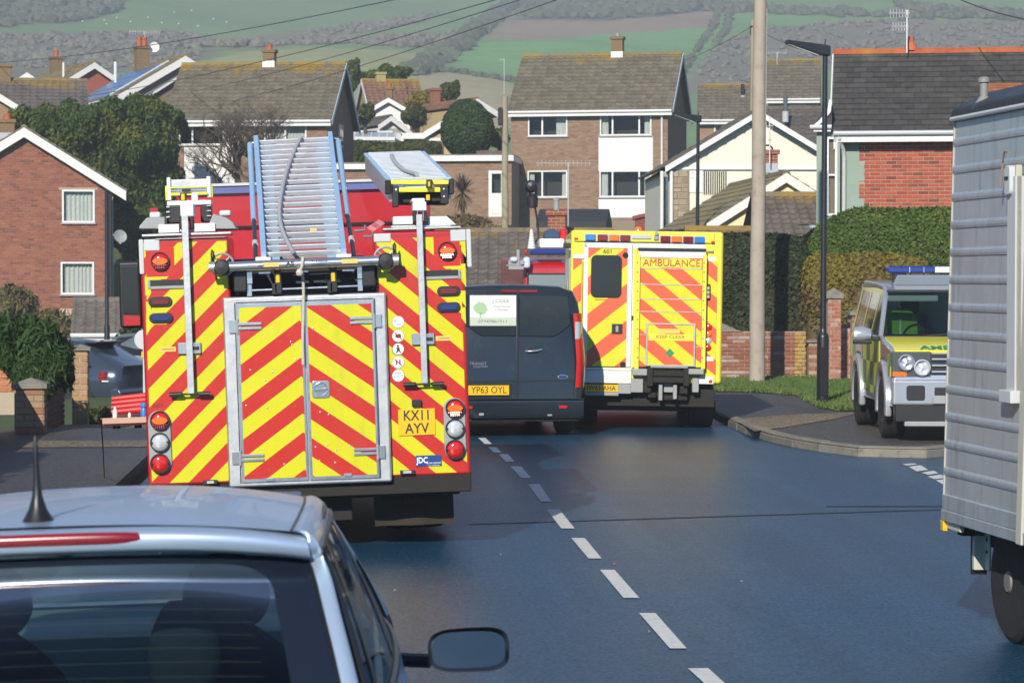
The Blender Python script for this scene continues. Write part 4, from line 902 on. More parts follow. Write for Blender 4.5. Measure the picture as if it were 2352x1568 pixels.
zl(MB(), 660, 686, 720, 748, Ya - .06, .02).build('bolt', M_WST, L2_); zl(MB(), 1360, 1382, 715, 735, Ya - .06, .02).build('bolt', M_WST, L2_); zl(MB(), 1362, 1384, 825, 845, Ya - .06, .02).build('bolt', M_WST, L2_)
zl(MB(), 1115, 1200, 590, 720, Ya - .1, .04).build('strap', M_BLACK, L2_); zl(MB(), 1142, 1170, 620, 690, Ya - .11, .02).build('strap_tag', M_PLATE, L2_); zl(MB(), 1112, 1165, 810, 890, Ya - .1, .02).build('strap_tag', M_PLATE, L2_)
zl(MB(), 800, 1110, 668, 705, Ya + .1, .6).build('inner_tray', M_ALUL, L2_); zl(MB(), 640, 1400, 770, 960, Ya + .5, .1).build('carriage', M_BLACK, L2_)
m = MB(); hp = [P(900, 368, Yc - .4), P(908, 384, Yc - 1), P(928, 402, Ya + .5), P(958, 412, Ya + .05)]
m.tube(smooth_path([q + up * .04 for q in hp]), .018, 10); tag(m.build('halyard_rope', mat('grey_rope', (.34, .37, .38))), 'grey halyard line curving over the short yellow-banded ladder', 'rope')
m = MB(); rp = [Vector((*E(697, 592)[:1], -.2, E(697, 592)[1])), Vector((E(695, 612)[0], -.215, E(695, 612)[1])), Vector((E(690, 627)[0], -.2, E(690, 627)[1])), Vector((E(697, 640)[0], -.13, E(697, 640)[1])), Vector((E(698, 700)[0], -.105, E(698, 700)[1])), Vector((E(696, 780)[0], -.1, E(696, 780)[1])), Vector((E(697, 836)[0], -.095, E(697, 836)[1]))]
m.tube([eng.matrix_basis @ q for q in smooth_path(rp, 8)], .0115, 10); m.X = Matrix.Translation(eng.matrix_basis @ rp[2]); m.lathe([(0, -.03), (.024, -.02), (.03, 0), (.02, .025), (0, .03)], (0, 0, 0), 'z', 12)
tag(m.build('tie_rope', M_ROPE, smooth=True), 'pale knotted rope hanging from the roller bar down the locker doors', 'rope')
# ------------------------------------------------------------------ dark van
def smallpart(root, name, m, b, bevel=.004, parent=None): return b.build(name, m, parent or root, bevel=bevel)
VY, VS, VX = 33.5, 178.0, 2.27
M_VAN = mat('dark_grey_paint', (.020, .028, .034), .26, .3, .12, 2, coat=.6, dirt=.25, dirtcol=(.06, .06, .055))
van = thing('van', 'dark grey panel van with a white tree sign on its back door, plate YP63 OYL', 'van', (VX, VY, 0), (0, 0, R(3.5)))
def loft(sections, n_mirror=True):
    """sections: list of (y, [(x,z)...]) right half profiles from bottom centre to top centre"""
    b = MB(); vs_ = []; k = None
    for y, pr in sections:
        full = [(x, y, z) for x, z in pr] + [(-x, y, z) for x, z in pr[::-1]]; k = len(full); vs_ += full
    n = len(sections)
    fs = [(i * k + j, i * k + (j + 1) % k, (i + 1) * k + (j + 1) % k, (i + 1) * k + j) for i in range(n - 1) for j in range(k)]
    fs += [tuple(range(k))[::-1], tuple(range((n - 1) * k, n * k))]
    return b.add(vs_, fs)
prof = [(0, .36), (.80, .36), (.90, .42), (.945, .55), (.955, .9), (.945, 1.15), (.91, 1.55), (.875, 1.75), (.80, 1.9), (.64, 1.955), (.3, 1.975), (0, 1.98)]
def pscale(sx, ztop, zb=None): return [(x * sx, (z if z < 1.0 else 1.0 + (z - 1.0) * (ztop - 1) / .98)) for x, z in prof]
loft([(0, pscale(.955, 1.925)), (.03, pscale(.98, 1.955)), (.12, pscale(1, 1.975)), (.6, pscale(1, 1.98)), (3.3, pscale(1, 1.96)), (4.25, pscale(.97, 1.22)), (4.8, pscale(.9, 1.02)), (4.92, pscale(.82, 1.0))]).build('body', M_VAN, van, smooth=True, sharp=50)
def Vp(zx, zy):  # zoom pixel of the van view -> local x, z
    px, py = 1068.7 + zx * .2447, 639.4 + zy * .2447; return (px - 773) / VS - VX, 2.05 - (py - 640) / VS
def vbox(b, x0, x1, y0, y1, ya, yb): (a, t_), (c, d_) = Vp(x0, y0), Vp(x1, y1); return b.box(a, c, ya, yb, d_, t_)
b = MB(); pts = [Vp(*q) for q in [(-165, 150), (484, 150), (484, 550), (150, 545), (90, 510), (20, 460), (-60, 440), (-190, 440)]]
b.prism([(x, z) for x, z in pts], 'y', -.012, .03); b.build('window_blank', M_VAN, van, bevel=.02)
b = MB(); pts = [Vp(*q) for q in [(502, 150), (975, 155), (1000, 440), (900, 520), (830, 555), (502, 550)]]; b.prism(pts, 'y', -.012, .03); b.build('window_blank', M_VAN, van, bevel=.02)
b = MB(); vbox(b, 484, 498, 90, 1180, -.018, .0); vbox(b, -205, 1040, 958, 970, -.008, .0); vbox(b, -205, 478, 1164, 1172, -.01, 0); vbox(b, 1022, 1028, 960, 1180, -.008, 0); b.build('panel_gap', M_BLACK, van)
o = smallpart(van, 'door_sign', M_WST, vbox(MB(), 38, 478, 158, 445, -.022, -.012)); 
smallpart(van, 'sign_band', mat('sign_green', (.52, .58, .46), .5), vbox(MB(), 38, 476, 362, 444, -.0235, -.021), 0, o)
def vtext(name, body, zx, zy, size, m, y, par, sx=1, al='CENTER'): x, z = Vp(zx, zy); return text(name, body, size, m, par, (x, y, z), sx=sx, align=al)
M_SGREY = mat('sign_grey', (.12, .13, .12), .5)
vtext('sign_text', 'J COLE', 330, 211, .062, M_SGREY, -.024, o, 1.15); vtext('sign_text', 'Fencing, Gardening', 340, 262, .028, M_SGREY, -.024, o); vtext('sign_text', '& Tree Surgeon', 340, 294, .028, M_SGREY, -.024, o); vtext('sign_text', '07747861511', 255, 404, .056, M_SGREY, -.0245, o, 1.25)
b = MB(); cx_, cz_ = Vp(138, 285); rr_ = random.Random(3)
b.prism([(cx_ + (.088 + rr_.uniform(-.012, .012)) * math.cos(a), cz_ + .01 + (.078 + rr_.uniform(-.012, .012)) * math.sin(a)) for a in np.linspace(0, 6.283, 30, False)], 'y', -.0245, -.023)
b.box(cx_ - .012, cx_ + .012, -.0245, -.023, cz_ - .12, cz_ - .05); b.build('sign_tree', mat('print_green', (.36, .52, .28), .5), o)
smallpart(van, 'number_plate', M_PLATE, vbox(MB(), 22, 410, 1002, 1096, -.03, -.01)); vtext('plate_text', 'YP63 OYL', 217, 1050, .125, M_INK, -.0315, van, .86)
b = MB(); vbox(b, -80, 420, 985, 1003, -.035, .0); b.build('plate_light_trim', M_BLACK, van, bevel=.004)
vtext('badge_text', 'TRANSIT', 118, 800, .05, M_CHROME, -.004, van, 1.15); vtext('badge_text', 'CUSTOM', 140, 829, .04, M_CHROME, -.004, van, 1.15)
x, z = Vp(922, 928); b = MB(); b.prism([(x + .068 * math.cos(a), z + .028 * math.sin(a)) for a in np.linspace(0, 6.283, 24, False)], 'y', -.012, .02); o = b.build('badge', M_CHROME, van, bevel=.003); b = MB(); b.prism([(x + .058 * math.cos(a), z + .022 * math.sin(a)) for a in np.linspace(0, 6.283, 24, False)], 'y', -.014, 0); b.build('badge_face', mat('badge_blue', (.02, .05, .16), .2), o)
b = MB(); (x, z) = Vp(645, 685); b.tube([(x - .11, -.01, z), (x - .08, -.03, z), (x + .03, -.035, z + .006), (x + .11, -.012, z + .025)], [.008, .011, .012, .01], 10); o = b.build('door_handle', M_CHROME, van, smooth=True); b = MB(); b.prism([(x - .06 + .13 * math.cos(a) * .6 + .05, z + .01 + .04 * math.sin(a)) for a in np.linspace(0, 6.283, 16, False)], 'y', -.008, .0); b.build('handle_cup', M_BLACK, o)
smallpart(van, 'high_brake_light', M_RLENSD, vbox(MB(), 330, 680, 106, 134, -.016, .02), .006)
for sgn in (1, -1):
    b = MB(); pr = [(.90, 1.62), (.885, 1.30), (.90, .98), (.925, .62)]
    for (xx, zz) in pr: pass
    b.grid(lambda u, v: (sgn * (.80 + .03 * (1 - abs(2 * v - .7)) + .14 * u ** .7 + .01 * (1 - v)), -.035 + .16 * u * u, .64 + .96 * v), 8, 12); o = b.build('tail_lamp', M_RLENS, van, smooth=True)
    b = MB(); b.grid(lambda u, v: (sgn * (.815 + .125 * u ** .7), -.042 + .15 * u * u, 1.27 + .22 * v), 6, 3); b.build('lamp_highlight', M_CLENS, o, smooth=True)  # pale sheet models the white highlight on the upper lamp
b = MB(); b.prism([(-.05, .50), (-.07, .47), (-.07, .30), (-.04, .24), (.1, .22), (.1, .5)], 'x', -.93, .93); b.build('bumper', M_VAN, van, bevel=.03)
for zx in (20, 918): smallpart(van, 'reflector', M_RLENS, vbox(MB(), zx - 38, zx + 38, 1196, 1222, -.08, -.05), .004)
b = MB(); b.box(-.88, .88, .0, 4.4, .2, .4); b.cyl((-.55, -.03, .22), (-.55, .5, .22), .03); b.build('underbody', M_UNDER, van, bevel=.02)
b = MB(); vbox(b, 120, 165, 1262, 1284, -.075, -.06); vbox(b, 770, 812, 1278, 1292, -.075, -.06); b.build('tow_eye', M_GREYP, van)
for x0, x1 in ((.70, .92), (-.92, -.70)):
    tyre(van, x0, x1, .95, .33, hub=M_ALU, hubx=x1 if x0 > 0 else x0); tyre(van, x0, x1, 3.9, .33, hub=M_ALU, hubx=x1 if x0 > 0 else x0)

# ------------------------------------------------------------------ box ambulance
AYY = 34.9; AS_ = F / AYY
AX = (1483 - 773) / AS_; AROLL = R(.85)
amb = thing('ambulance', 'yellow and orange box ambulance with a rear tail lift, plate HW61 AHA', 'ambulance', (AX, AYY, 0), (0, AROLL, R(-4)))
def A(zx, zy):
    px, py = 1278.8 + zx * .3030, 511.5 + zy * .3030; a, c = (px - 1483) / AS_, (640 + 2.05 * AS_ - py) / AS_
    return a * math.cos(AROLL) - c * math.sin(AROLL), a * math.sin(AROLL) + c * math.cos(AROLL)
def abox(b, x0, x1, y0, y1, ya=-.01, yb=.01): xm, zm = A((x0 + x1) / 2, (y0 + y1) / 2); w, h = (x1 - x0) * .303 / AS_ / 2, (y1 - y0) * .303 / AS_ / 2; return b.box(xm - w, xm + w, ya, yb, zm - h, zm + h)
def apart(name, m, rects, par=None, bevel=.004):
    if name in SPLIT and len(rects) > 1: return [apart(name, m, [r], par, bevel) for r in rects][0]
    b = MB(); [abox(b, *r) for r in rects]; return b.build(name, m, par or amb, bevel=bevel)
M_AY = mat('ambulance_yellow', (.80, .70, .06), .35, 0, .06, 2, coat=.3); M_AW = mat('ambulance_white', (.76, .76, .70), .45, 0, .06, 3, dirt=.25, dirtcol=(.45, .42, .34))
ax0, ax1 = -1.035, 1.03; az1 = A(670, 60)[1]; az0 = A(700, 1222)[1]
b = MB(); b.box(ax0, ax1, .0, 3.9, az0, az1); b.build('body', M_AY, amb, bevel=.05, seg=3)
b = MB(); b.prism([(3.9, .5), (3.9, 2.4), (4.4, 2.2), (5.1, 1.4), (5.9, 1.25), (6.0, .5)], 'x', -.97, .97); b.build('cab', M_AY, amb, bevel=.06)
apart('rear_header', M_AY, [(135, 1205, 62, 150, -.03, .02)], None, .02)
aml = chev('amb_chevron_left', 1, .80, .50, AY1, AR1, *A(222, 845)); amr = chev('amb_chevron_right', -1, .80, .42, AY1, AR1, *A(690, 490))
apart('side_pillar', aml, [(122, 188, 280, 1215, -.012, .01)]); apart('side_pillar', amr, [(1143, 1222, 290, 1218, -.012, .01)])
apart('door_frame', M_AW, [(205, 1140, 150, 195, -.02, .01), (205, 238, 150, 1215, -.02, .01), (538, 585, 195, 1112, -.02, .01)])
apart('white_band', M_AW, [(126, 222, 238, 272, -.028, .01), (1146, 1216, 258, 292, -.016, .01), (1126, 1200, 1018, 1052, -.016, .01)])
dr = apart('rear_door', aml, [(222, 540, 195, 1092, -.018, .0)])
b = MB(); xw0, zw1 = A(267, 243); xw1, zw0 = A(496, 570); b.prism(rrect(xw0, xw1, zw0, zw1, .07), 'y', -.03, -.015); wn_ = b.build('door_window', M_DARKGLASS, amb, bevel=.004)
x, z = A(394, 218); text('unit_number', '601', .085, M_INK, amb, (x, -.0195, z), bold=.001)
apart('door_handle', M_BLACK, [(424, 504, 768, 842, -.035, -.015)]); apart('handle_grip', M_GREYP, [(452, 474, 782, 830, -.045, -.035)])
for zx, zy in ((528, 246), (508, 1078)): x, z = A(zx, zy); b = MB(); b.lathe([(0, 0), (.035, 0), (.04, .015)], (x, -.035, z), 'y', 16); b.build('door_stop', M_UNDER, amb, smooth=True)
apart('sill_panel', M_AW, [(212, 572, 1098, 1220, -.03, .05)], None, .008); apart('sill_gap', M_UNDER, [(212, 570, 1094, 1099, -.033, -.02), (212, 570, 1120, 1123, -.033, -.02)])
apart('door_gap', M_UNDER, [(573, 577, 165, 1112, -.024, -.01), (196, 200, 290, 1100, -.015, .0), (205, 1140, 148, 152, -.033, -.02)])
apart('warning_text_strip', mat('orange_strip', (.7, .14, .04), .5), [(290, 440, 580, 588, -.021, -.018)])
cols = [M_BLENSL, M_RLENSD, M_AMBER, M_RLENSD]
for zx, m2 in list(zip((259, 352, 440, 524), cols)) + list(zip((830, 914, 1003, 1090), (M_RLENSD, M_AMBER, M_RLENSD, M_BLENSL))):
    dz = (zx - 259) * .0225; o = apart('light_unit', m2, [(zx - 38, zx + 38, 86 + dz, 134 + dz, -.07, -.03)], None, .012); apart('light_bezel', M_LGREY, [(zx - 43, zx + 43, 82 + dz, 138 + dz, -.045, -.03)], o, .006)
apart('work_lamp', M_CLENS, [(575, 722, 92, 122, -.05, -.03)], None, .006); apart('camera_pod', M_GREYP, [(742, 778, 95, 130, -.06, -.03), (750, 775, 68, 96, -.08, -.0)], None, .008)
b = MB(); x, z = A(634, 58); b.lathe([(.055, -.03), (.05, .03), (.035, .055), (0, .06)], (x, .3, z), 'z', 16); b.build('beacon', M_AMBER, amb, smooth=True)
b = MB(); (xa, za), (xb, zb_) = A(775, 62), A(915, 66); b.tube([(xa, .5, za), (xa + .04, .5, za + .02), (xb - .04, .5, zb_ + .03), (xb, .5, zb_)], .012); b.build('roof_rail', M_BLACK, amb)
# tail lift folded against the right-hand half
lift = apart('tail_lift', amr, [(636, 1105, 270, 1095, -.10, -.05)])
apart('lift_post', M_AY, [(598, 632, 235, 1110, -.13, -.04), (1106, 1138, 240, 1110, -.13, -.04), (585, 612, 195, 1100, -.03, .0)], lift, .006)
apart('lift_header', M_AW, [(625, 1138, 205, 268, -.11, -.03)], lift, .006); apart('lift_bar', M_BLACK, [(622, 1138, 192, 212, -.14, -.05)], lift, .006)
b = MB()
for zx in (615, 1122):
    for k in range(11): x, z = A(zx - (zx > 800) * k * 1.3, 300 + k * 72); b.lathe([(0, 0), (.012, .002), (.012, .02)], (x, -.142, z), 'y', 6)
b.build('post_rivet', M_GREYP, lift)
apart('slat_edge', M_ALU, [(630, 1108, y - 3, y + 3, -.106, -.09) for y in (348, 470, 580, 676)] + [(622, 690, 846, 851, -.106, -.09), (1052, 1090, 850, 855, -.106, -.09), (620, 690, 1024, 1029, -.106, -.09), (1050, 1082, 940, 945, -.106, -.09)], lift, .002)
apart('text_band', M_AY, [(640, 1104, 275, 340, -.104, -.09)], lift, .002)
x, z = A(876, 306); text('ambulance_text', 'AMBULANCE', .135, mat('sign_red', (.50, .06, .02), .5), lift, (x, -.110, z), sx=.98, ext=.004)
ramp_ = apart('bridge_plate', amr, [(690, 1048, 770, 1082, -.13, -.10)], None, .004); apart('plate_frame', M_ALU, [(682, 694, 765, 1085, -.14, -.1), (1044, 1056, 768, 1088, -.14, -.1), (682, 1056, 763, 773, -.14, -.1), (682, 1056, 1078, 1088, -.14, -.1)], ramp_, .004)
apart('text_band', M_AY, [(700, 1040, 845, 895, -.134, -.12)], ramp_, .002); x, z = A(866, 867); text('keep_clear_text', 'KEEP CLEAR', .064, mat('olive_ink', (.30, .22, .02), .5), ramp_, (x, -.136, z), sx=1.12, bold=.001)
apart('small_label', M_WARN, [(770, 940, 805, 840, -.135, -.12)], ramp_, .002); x, z = A(862, 988); b = MB(); r = .06; b.prism([(x - r, z), (x, z - r), (x + r, z), (x, z + r)], 'y', -.136, -.12); b.build('green_diamond', mat('diamond_green', (.02, .25, .10), .5), ramp_)
apart('lift_step', M_GREYP, [(578, 690, 1108, 1158, -.16, .0), (1000, 1120, 1108, 1150, -.16, .0), (715, 1000, 1080, 1102, -.17, -.05)], lift, .01)
apart('lift_arm', M_UNDER, [(690, 735, 1095, 1240, -.16, -.02), (965, 1010, 1095, 1240, -.16, -.02), (700, 1000, 1120, 1165, -.12, .0), (735, 965, 1172, 1215, -.18, -.05), (665, 720, 1200, 1290, -.1, .1), (940, 1000, 1240, 1300, -.1, .1), (700, 760, 1290, 1330, -.05, .1), (780, 1000, 1310, 1350, -.02, .2)], lift, .012)
apart('lift_bracket', M_GREYP, [(568, 662, 1180, 1290, -.06, .1), (778, 808, 1220, 1350, -.12, -.02), (888, 918, 1230, 1340, -.12, -.02), (820, 915, 1215, 1290, -.06, .02), (1036, 1086, 1180, 1290, -.06, .1)], lift, .01)
apart('bumper', M_GREYP, [(470, 570, 1225, 1300, -.06, .1), (215, 475, 1288, 1314, -.08, .1)], None, .012); apart('sill_panel', M_AW, [(1086, 1200, 1168, 1226, -.03, .05), (690, 1090, 1160, 1176, .0, .05)], None, .006)
pl_ = apart('number_plate', M_PLATE, [(212, 472, 1228, 1285, -.07, -.05)]); x, z = A(332, 1257); text('plate_text', 'HW61 AHA', .098, M_INK, pl_, (x, -.0715, z), sx=.86, bold=.001)
for zx, zy, m2 in ((1162, 792, M_RLENS), (1160, 846, M_AMBER), (1157, 896, M_CLENS), (1156, 948, M_RLENS), (1176, 1206, M_RLENS)):
    x, z = A(zx, zy); r = .045 if zy < 1100 else .032; b = MB(); b.lathe([(r, .03), (r, .01), (r * .6, .0), (0, -.004)], (x, -.035, z), 'y', 18); b.build('lamp', m2, amb, smooth=True)
apart('side_lamp', M_BLACK, [(1138, 1172, 465, 580, -.06, -.01)], None, .01); apart('side_lamp_lens', M_CLENS, [(1146, 1166, 485 + 32 * k, 508 + 32 * k, -.07, -.06) for k in range(3)], None, .005)
apart('hinge', M_BLACK, [(572, 588, 705, 738, -.04, -.015)]); x, z = A(1175, 222); text('nhs_text', 'NHS', .045, M_BLENS, amb, (x, -.016, z), bold=.001); apart('marker_arrow', M_RLENS, [(138, 166, 112, 130, -.034, -.03), (1180, 1206, 138, 156, -.034, -.03)])
b = MB(); b.box(-.9, .95, .1, 5.8, .32, .56); b.box(-.95, .98, .3, .45, .25, .4); b.build('chassis', M_UNDER, amb, bevel=.01)
b = MB(); (xa, za), (xb, zb_) = A(620, 1360), A(1115, 1452); b.box(xa, xb, .5, .53, zb_, za); b.box(-.98, -.4, .5, .53, zb_, za); b.build('mudflap', mat('muddy_flap', (.16, .135, .10), .9, 0, .3, 6), amb, bevel=.006)
b = MB()
for k in range(3): b.box(ax0 - .012, ax0 + .01, .35 + k * .42, .62 + k * .42, .75, 2.45)
b.build('side_shutter', M_ALU, amb, bevel=.006)
b = MB(); b.cyl((ax0 - .03, .12, .8), (ax0 - .03, .12, 2.3), .018); b.cyl((ax0 - .03, 1.4, .8), (ax0 - .03, 1.4, 2.3), .018); b.build('grab_rail', M_STEEL, amb, smooth=True)
b = MB(); b.box(ax0 - .10, ax0, .1, .18, 2.45, 2.52); b.build('side_marker', M_BLACK, amb, bevel=.01)
for x0, x1 in ((.62, .98), (-.98, -.62)): tyre(amb, x0, x1, .95, .35); tyre(amb, x0 + (.1 if x0 > 0 else 0), x1 - (0 if x0 > 0 else .1), 4.7, .35)

# ------------------------------------------------------------------ second fire engine, facing us beyond the van
QY, QS = 48.0, F / 48.0
def Q(zx, zy, Y=QY):
    px, py = 1032.2 + zx * .1165, 493.2 + zy * .1165; s = F / Y; return (px - 773) / s, 2.05 - (py - 640) / s
en2 = thing('fire_engine', 'red fire engine facing us behind the dark van, blue light bar on its cab', 'fire engine', (4.75, QY, 0))
def qbox(b, x0, x1, y0, y1, ya, yb): (a, t_), (c, d_) = Q(x0, y0), Q(x1, y1); return b.box(a - 4.75, c - 4.75, ya, yb, d_, t_)
def qpart(name, m, rects, bevel=.01, par=None):
    if name in SPLIT and len(rects) > 1: return [qpart(name, m, [r], bevel, par) for r in rects][0]
    b = MB(); [qbox(b, *r) for r in rects]; return b.build(name, m, par or en2, bevel=bevel)
b = MB(); xl, zt_ = Q(1470, 800); b.prism([(0, .4), (0, 1.95), (.12, 2.32), (.5, 2.42), (7, 2.5), (7, .4)], 'x', xl - 4.75, 1.2); b.build('body', M_RED, en2, bevel=.09, seg=3)
b = MB(); (xa, za), (xb, _) = Q(1560, 1170), Q(2700, 1170); b.box(xa - 4.75, 1.12, -.02, .1, 1.2, za); b.build('windscreen', mat('grey_windscreen', (.22, .26, .27), .12, 0, .1, 1, spec=.8), en2, bevel=.03)
qpart('screen_surround', M_BLACK, [(1530, 1560, 1170, 1420, -.025, .02), (1540, 2700, 1150, 1180, -.025, .02)], .006)
qpart('light_bar', M_BLENS, [(1612, 2700, 672, 770, .1, .4)], .02); qpart('light_bar_base', M_BLACK, [(1600, 2700, 765, 790, .1, .4)], .01); qpart('equipment_box', M_WST, [(1822, 2330, 458, 655, .5, 1.1)], .04)
b = MB(); x, z = Q(2340, 270); b.lathe([(.1, -.14), (.1, -.06), (.085, -.05), (.085, .03), (.05, .075), (0, .085)], (x - 4.75, .9, z - .06), 'z', 16); b.build('beacon', M_RLENS, en2, smooth=True)
o = qpart('mirror_arm', M_GREYP, [(1310, 1370, 690, 990, -.2, -.15), (1110, 1400, 985, 1012, -.2, -.15), (1150, 1460, 900, 980, -.18, -.14)], .006); qpart('mirror_cover', mat('pale_blue_cover', (.55, .62, .72), .4), [(1175, 1340, 830, 940, -.25, -.1), (1440, 1590, 830, 1060, -.15, -.05)], .05, o); qpart('mirror_tip', M_RED, [(1475, 1550, 680, 800, -.1, 0)], .03, o); qpart('mirror_foot', M_GREYP, [(1150, 1460, 1010, 1090, -.2, -.1)], .02, o)
for x0, x1 in ((.82, 1.12), (-1.12, -.82)): tyre(en2, x0, x1, 1.2, .48)
x, z = Q(1660, 660); b = MB(); b.lathe([(.075, 0), (.072, .03), (.066, .04), (.02, .36), (0, .37)], (0, 0, 0), 'z', 20)
for k in range(6): b.lathe([(.069 - .0075 * k, .04 + .05 * k), (.073 - .0075 * k, .05 + .05 * k), (.064 - .0075 * k, .075 + .05 * k)], (0, 0, 0), 'z', 20)
tag(b.build('traffic_cone', mat('white_cone', (.70, .69, .62), .6, 0, .08, 9), None, (x, QY + .5, z), smooth=True), 'white ribbed cone standing on the roof of the far fire engine', 'cone')
sp_ = thing('spotlight', 'black spotlight on a short mast above the far fire engine', 'spotlight', (Q(1700, 660)[0], QY + .8, Q(1700, 660)[1]))
b = MB(); b.lathe([(0, -.16), (.08, -.14), (.125, -.02), (.125, .06), (.09, .14), (0, .16)], (-.03, -.05, 1.17), 'y', 20); b.X = None; b.build('lamp_head', M_BLACK, sp_, smooth=True)
b = MB(); b.lathe([(0, -.16), (.1, -.14), (.11, .05), (.06, .12), (0, .12)], (.0, 0, .92), 'z', 16); b.build('pan_motor', M_BLACK, sp_, smooth=True); b = MB(); b.tube([(.05, 0, .8), (.1, 0, .5), (.12, 0, .2), (-.05, 0, 0)], .018); b.build('mast', M_BLACK, sp_, smooth=True)
x, z = Q(2100, 455); b = MB(); b.prism([(-.15, 0), (-.15, .1), (-.12, .15), (-.05, .17), (.0, .2), (.06, .17), (.11, .15), (.15, .1), (.15, 0)], 'y', -.1, .2); tag(b.build('equipment_bag', mat('navy_fabric', (.03, .06, .13), .8, 0, .2, 5), None, (x, QY + .9, z), bevel=.03), 'navy blue kit bag lying on the roof of the far fire engine', 'bag')

# ------------------------------------------------------------------ ambulance service four by four
M_SIL = mat('silver_paint', (.48, .50, .53), .24, .55, .05, 2, coat=.6); M_LRY = mat('vehicle_yellow', (.72, .66, .05), .3, 0, .05, 2, coat=.5)
lr = thing('emergency_car', 'yellow, green and silver ambulance four by four parked on the pavement', 'car', (7.72, 32.75, .1), (0, 0, R(174.6)))
b = MB(); b.prism([(-2.45, .42), (-2.5, 1.15), (-2.45, 1.24), (1.02, 1.24), (1.25, 1.20), (2.05, 1.13), (2.22, 1.06), (2.26, .80), (2.28, .42), (1.9, .40), (1.88, .75), (1.7, .95), (1.2, .95), (1.02, .75), (1.0, .4), (-.98, .4), (-1.0, .75), (-1.2, .95), (-1.7, .95), (-1.88, .75), (-1.9, .4)], 'x', -.90, .90); b.build('body', M_SIL, lr, bevel=.045, seg=3)
t = NT('battenburg_squares'); o_ = t.sep(t.pos(False)); ck = t.n('ShaderNodeTexChecker'); cm = t.n('ShaderNodeCombineXYZ'); t.L(t.math('DIVIDE', o_[1], .42), cm.inputs[0]); t.L(t.math('DIVIDE', t.math('ADD', o_[2], .0), .30), cm.inputs[1]); cm.inputs[2].default_value = .5
t.L(cm.outputs[0], ck.inputs[0]); ck.inputs['Scale'].default_value = 1; ck.inputs[1].default_value = (.66, .70, .03, 1); ck.inputs[2].default_value = (.02, .19, .12, 1); t.bsdf(ck.outputs[0], .35, 0, None, .4, .4)
for s in (1, -1):
    b = MB(); b.box(min(s * .902, s * .908), max(s * .902, s * .908), -.98, 1.0, .5, 1.20); b.box(min(s * .902, s * .908), max(s * .902, s * .908), 1.9, 2.18, .78, 1.04); b.box(min(s * .902, s * .908), max(s * .902, s * .908), -2.4, -1.9, .5, 1.18); b.build('side_graphics', t.m, lr)
    for y0 in (-1.44, 1.44):
        b = MB(); an = np.linspace(-.22, math.pi + .22, 20); pr_ = [(y0 + .545 * math.cos(a), .40 + .56 * math.sin(a)) for a in an] + [(y0 + .43 * math.cos(a), .40 + .44 * math.sin(a)) for a in an[::-1]]
        b.prism(pr_, 'x', s * .86, s * .95); b.build('wheel_arch', M_SIL, lr, bevel=.03)
        tyre(lr, *((.66, .93) if s > 0 else (-.93, -.66)), y0, .385, hub=M_STEEL, hubx=.93 * s)
    b = MB(); b.lathe([(0, -.14), (.07, -.11), (.105, 0), (.09, .1), (0, .13)], (s * 1.12, .98, 1.26), 'x', 18); o = b.build('door_mirror', M_SIL, lr, smooth=True); b = MB(); b.box(min(s * .9, s * 1.0), max(s * .9, s * 1.0), .95, 1.02, 1.18, 1.24); b.box(min(s * 1.0, s * 1.23), max(s * 1.0, s * 1.23), .93, 1.03, 1.14, 1.19); b.build('mirror_base', M_BLACK, o, bevel=.015)
    # side glazing and pillars
    def gx(z): return s * (.885 - .15 * (z - 1.24) / .62)
    def side(name, m, pts, off=0.0):
        b = MB(); q = [(gx(z) + s * off, y, z) for y, z in pts]; b.poly(q if s < 0 else q[::-1]); b.poly([(x - s * .02, y, z) for x, y, z in (q[::-1] if s < 0 else q)]); return b.build(name, m, lr)
    for a, c in (((.82, 1.27), (.05,)),): side('side_window', M_CARGLASS, [(.78, 1.27), (.30, 1.74), (-.05, 1.76), (-.05, 1.27)]); side('side_window', M_CARGLASS, [(-.17, 1.27), (-.17, 1.76), (-1.1, 1.78), (-1.1, 1.27)]); side('side_window', M_DARKGLASS, [(-1.25, 1.27), (-1.25, 1.80), (-2.2, 1.82), (-2.3, 1.27)])
    side('window_pillar', M_LRY, [(-.05, 1.24), (-.05, 1.78), (-.17, 1.78), (-.17, 1.24)], .004); side('window_pillar', M_LRY, [(-1.1, 1.24), (-1.1, 1.80), (-1.25, 1.80), (-1.25, 1.24)], .004); side('window_pillar', M_LRY, [(-2.2, 1.24), (-2.2, 1.84), (-2.36, 1.84), (-2.45, 1.24)], .004); side('roof_side', M_LRY, [(.30, 1.74), (.36, 1.80), (-2.38, 1.88), (-2.36, 1.80)], .003)
    b = MB(); b.tube([(s * .885, 1.0, 1.22), (s * .80, .62, 1.56), (s * .745, .34, 1.81), (s * .74, .2, 1.84)], .035, 8); b.build('windscreen_pillar', M_SIL, lr, smooth=True)
b = MB(); b.prism([(.40, 1.80), (.2, 1.86), (-.7, 1.90), (-2.3, 1.93), (-2.42, 1.86), (-2.4, 1.80)], 'x', -.745, .745); b.build('roof', M_SIL, lr, bevel=.03)
b = MB(); b.prism([(-.88, 1.2), (.88, 1.2), (.745, 1.88), (-.745, 1.88)], 'y', -2.47, -2.36); b.build('tailgate', M_SIL, lr, bevel=.03)
b = MB(); b.poly([(.86, 1.02, 1.24), (-.86, 1.02, 1.24), (-.72, .40, 1.80), (.72, .40, 1.80)]); b.build('windscreen', glassy('tinted_screen', (.36, .45, .44), .0, fk=.6), lr)
b = MB(); b.prism([(-.64, 1.86), (.64, 1.86), (.58, 2.0), (-.58, 2.0)], 'y', -.16, .12); b.build('roof_rack', mat('rack_grey', (.16, .19, .23), .4), lr, bevel=.02)
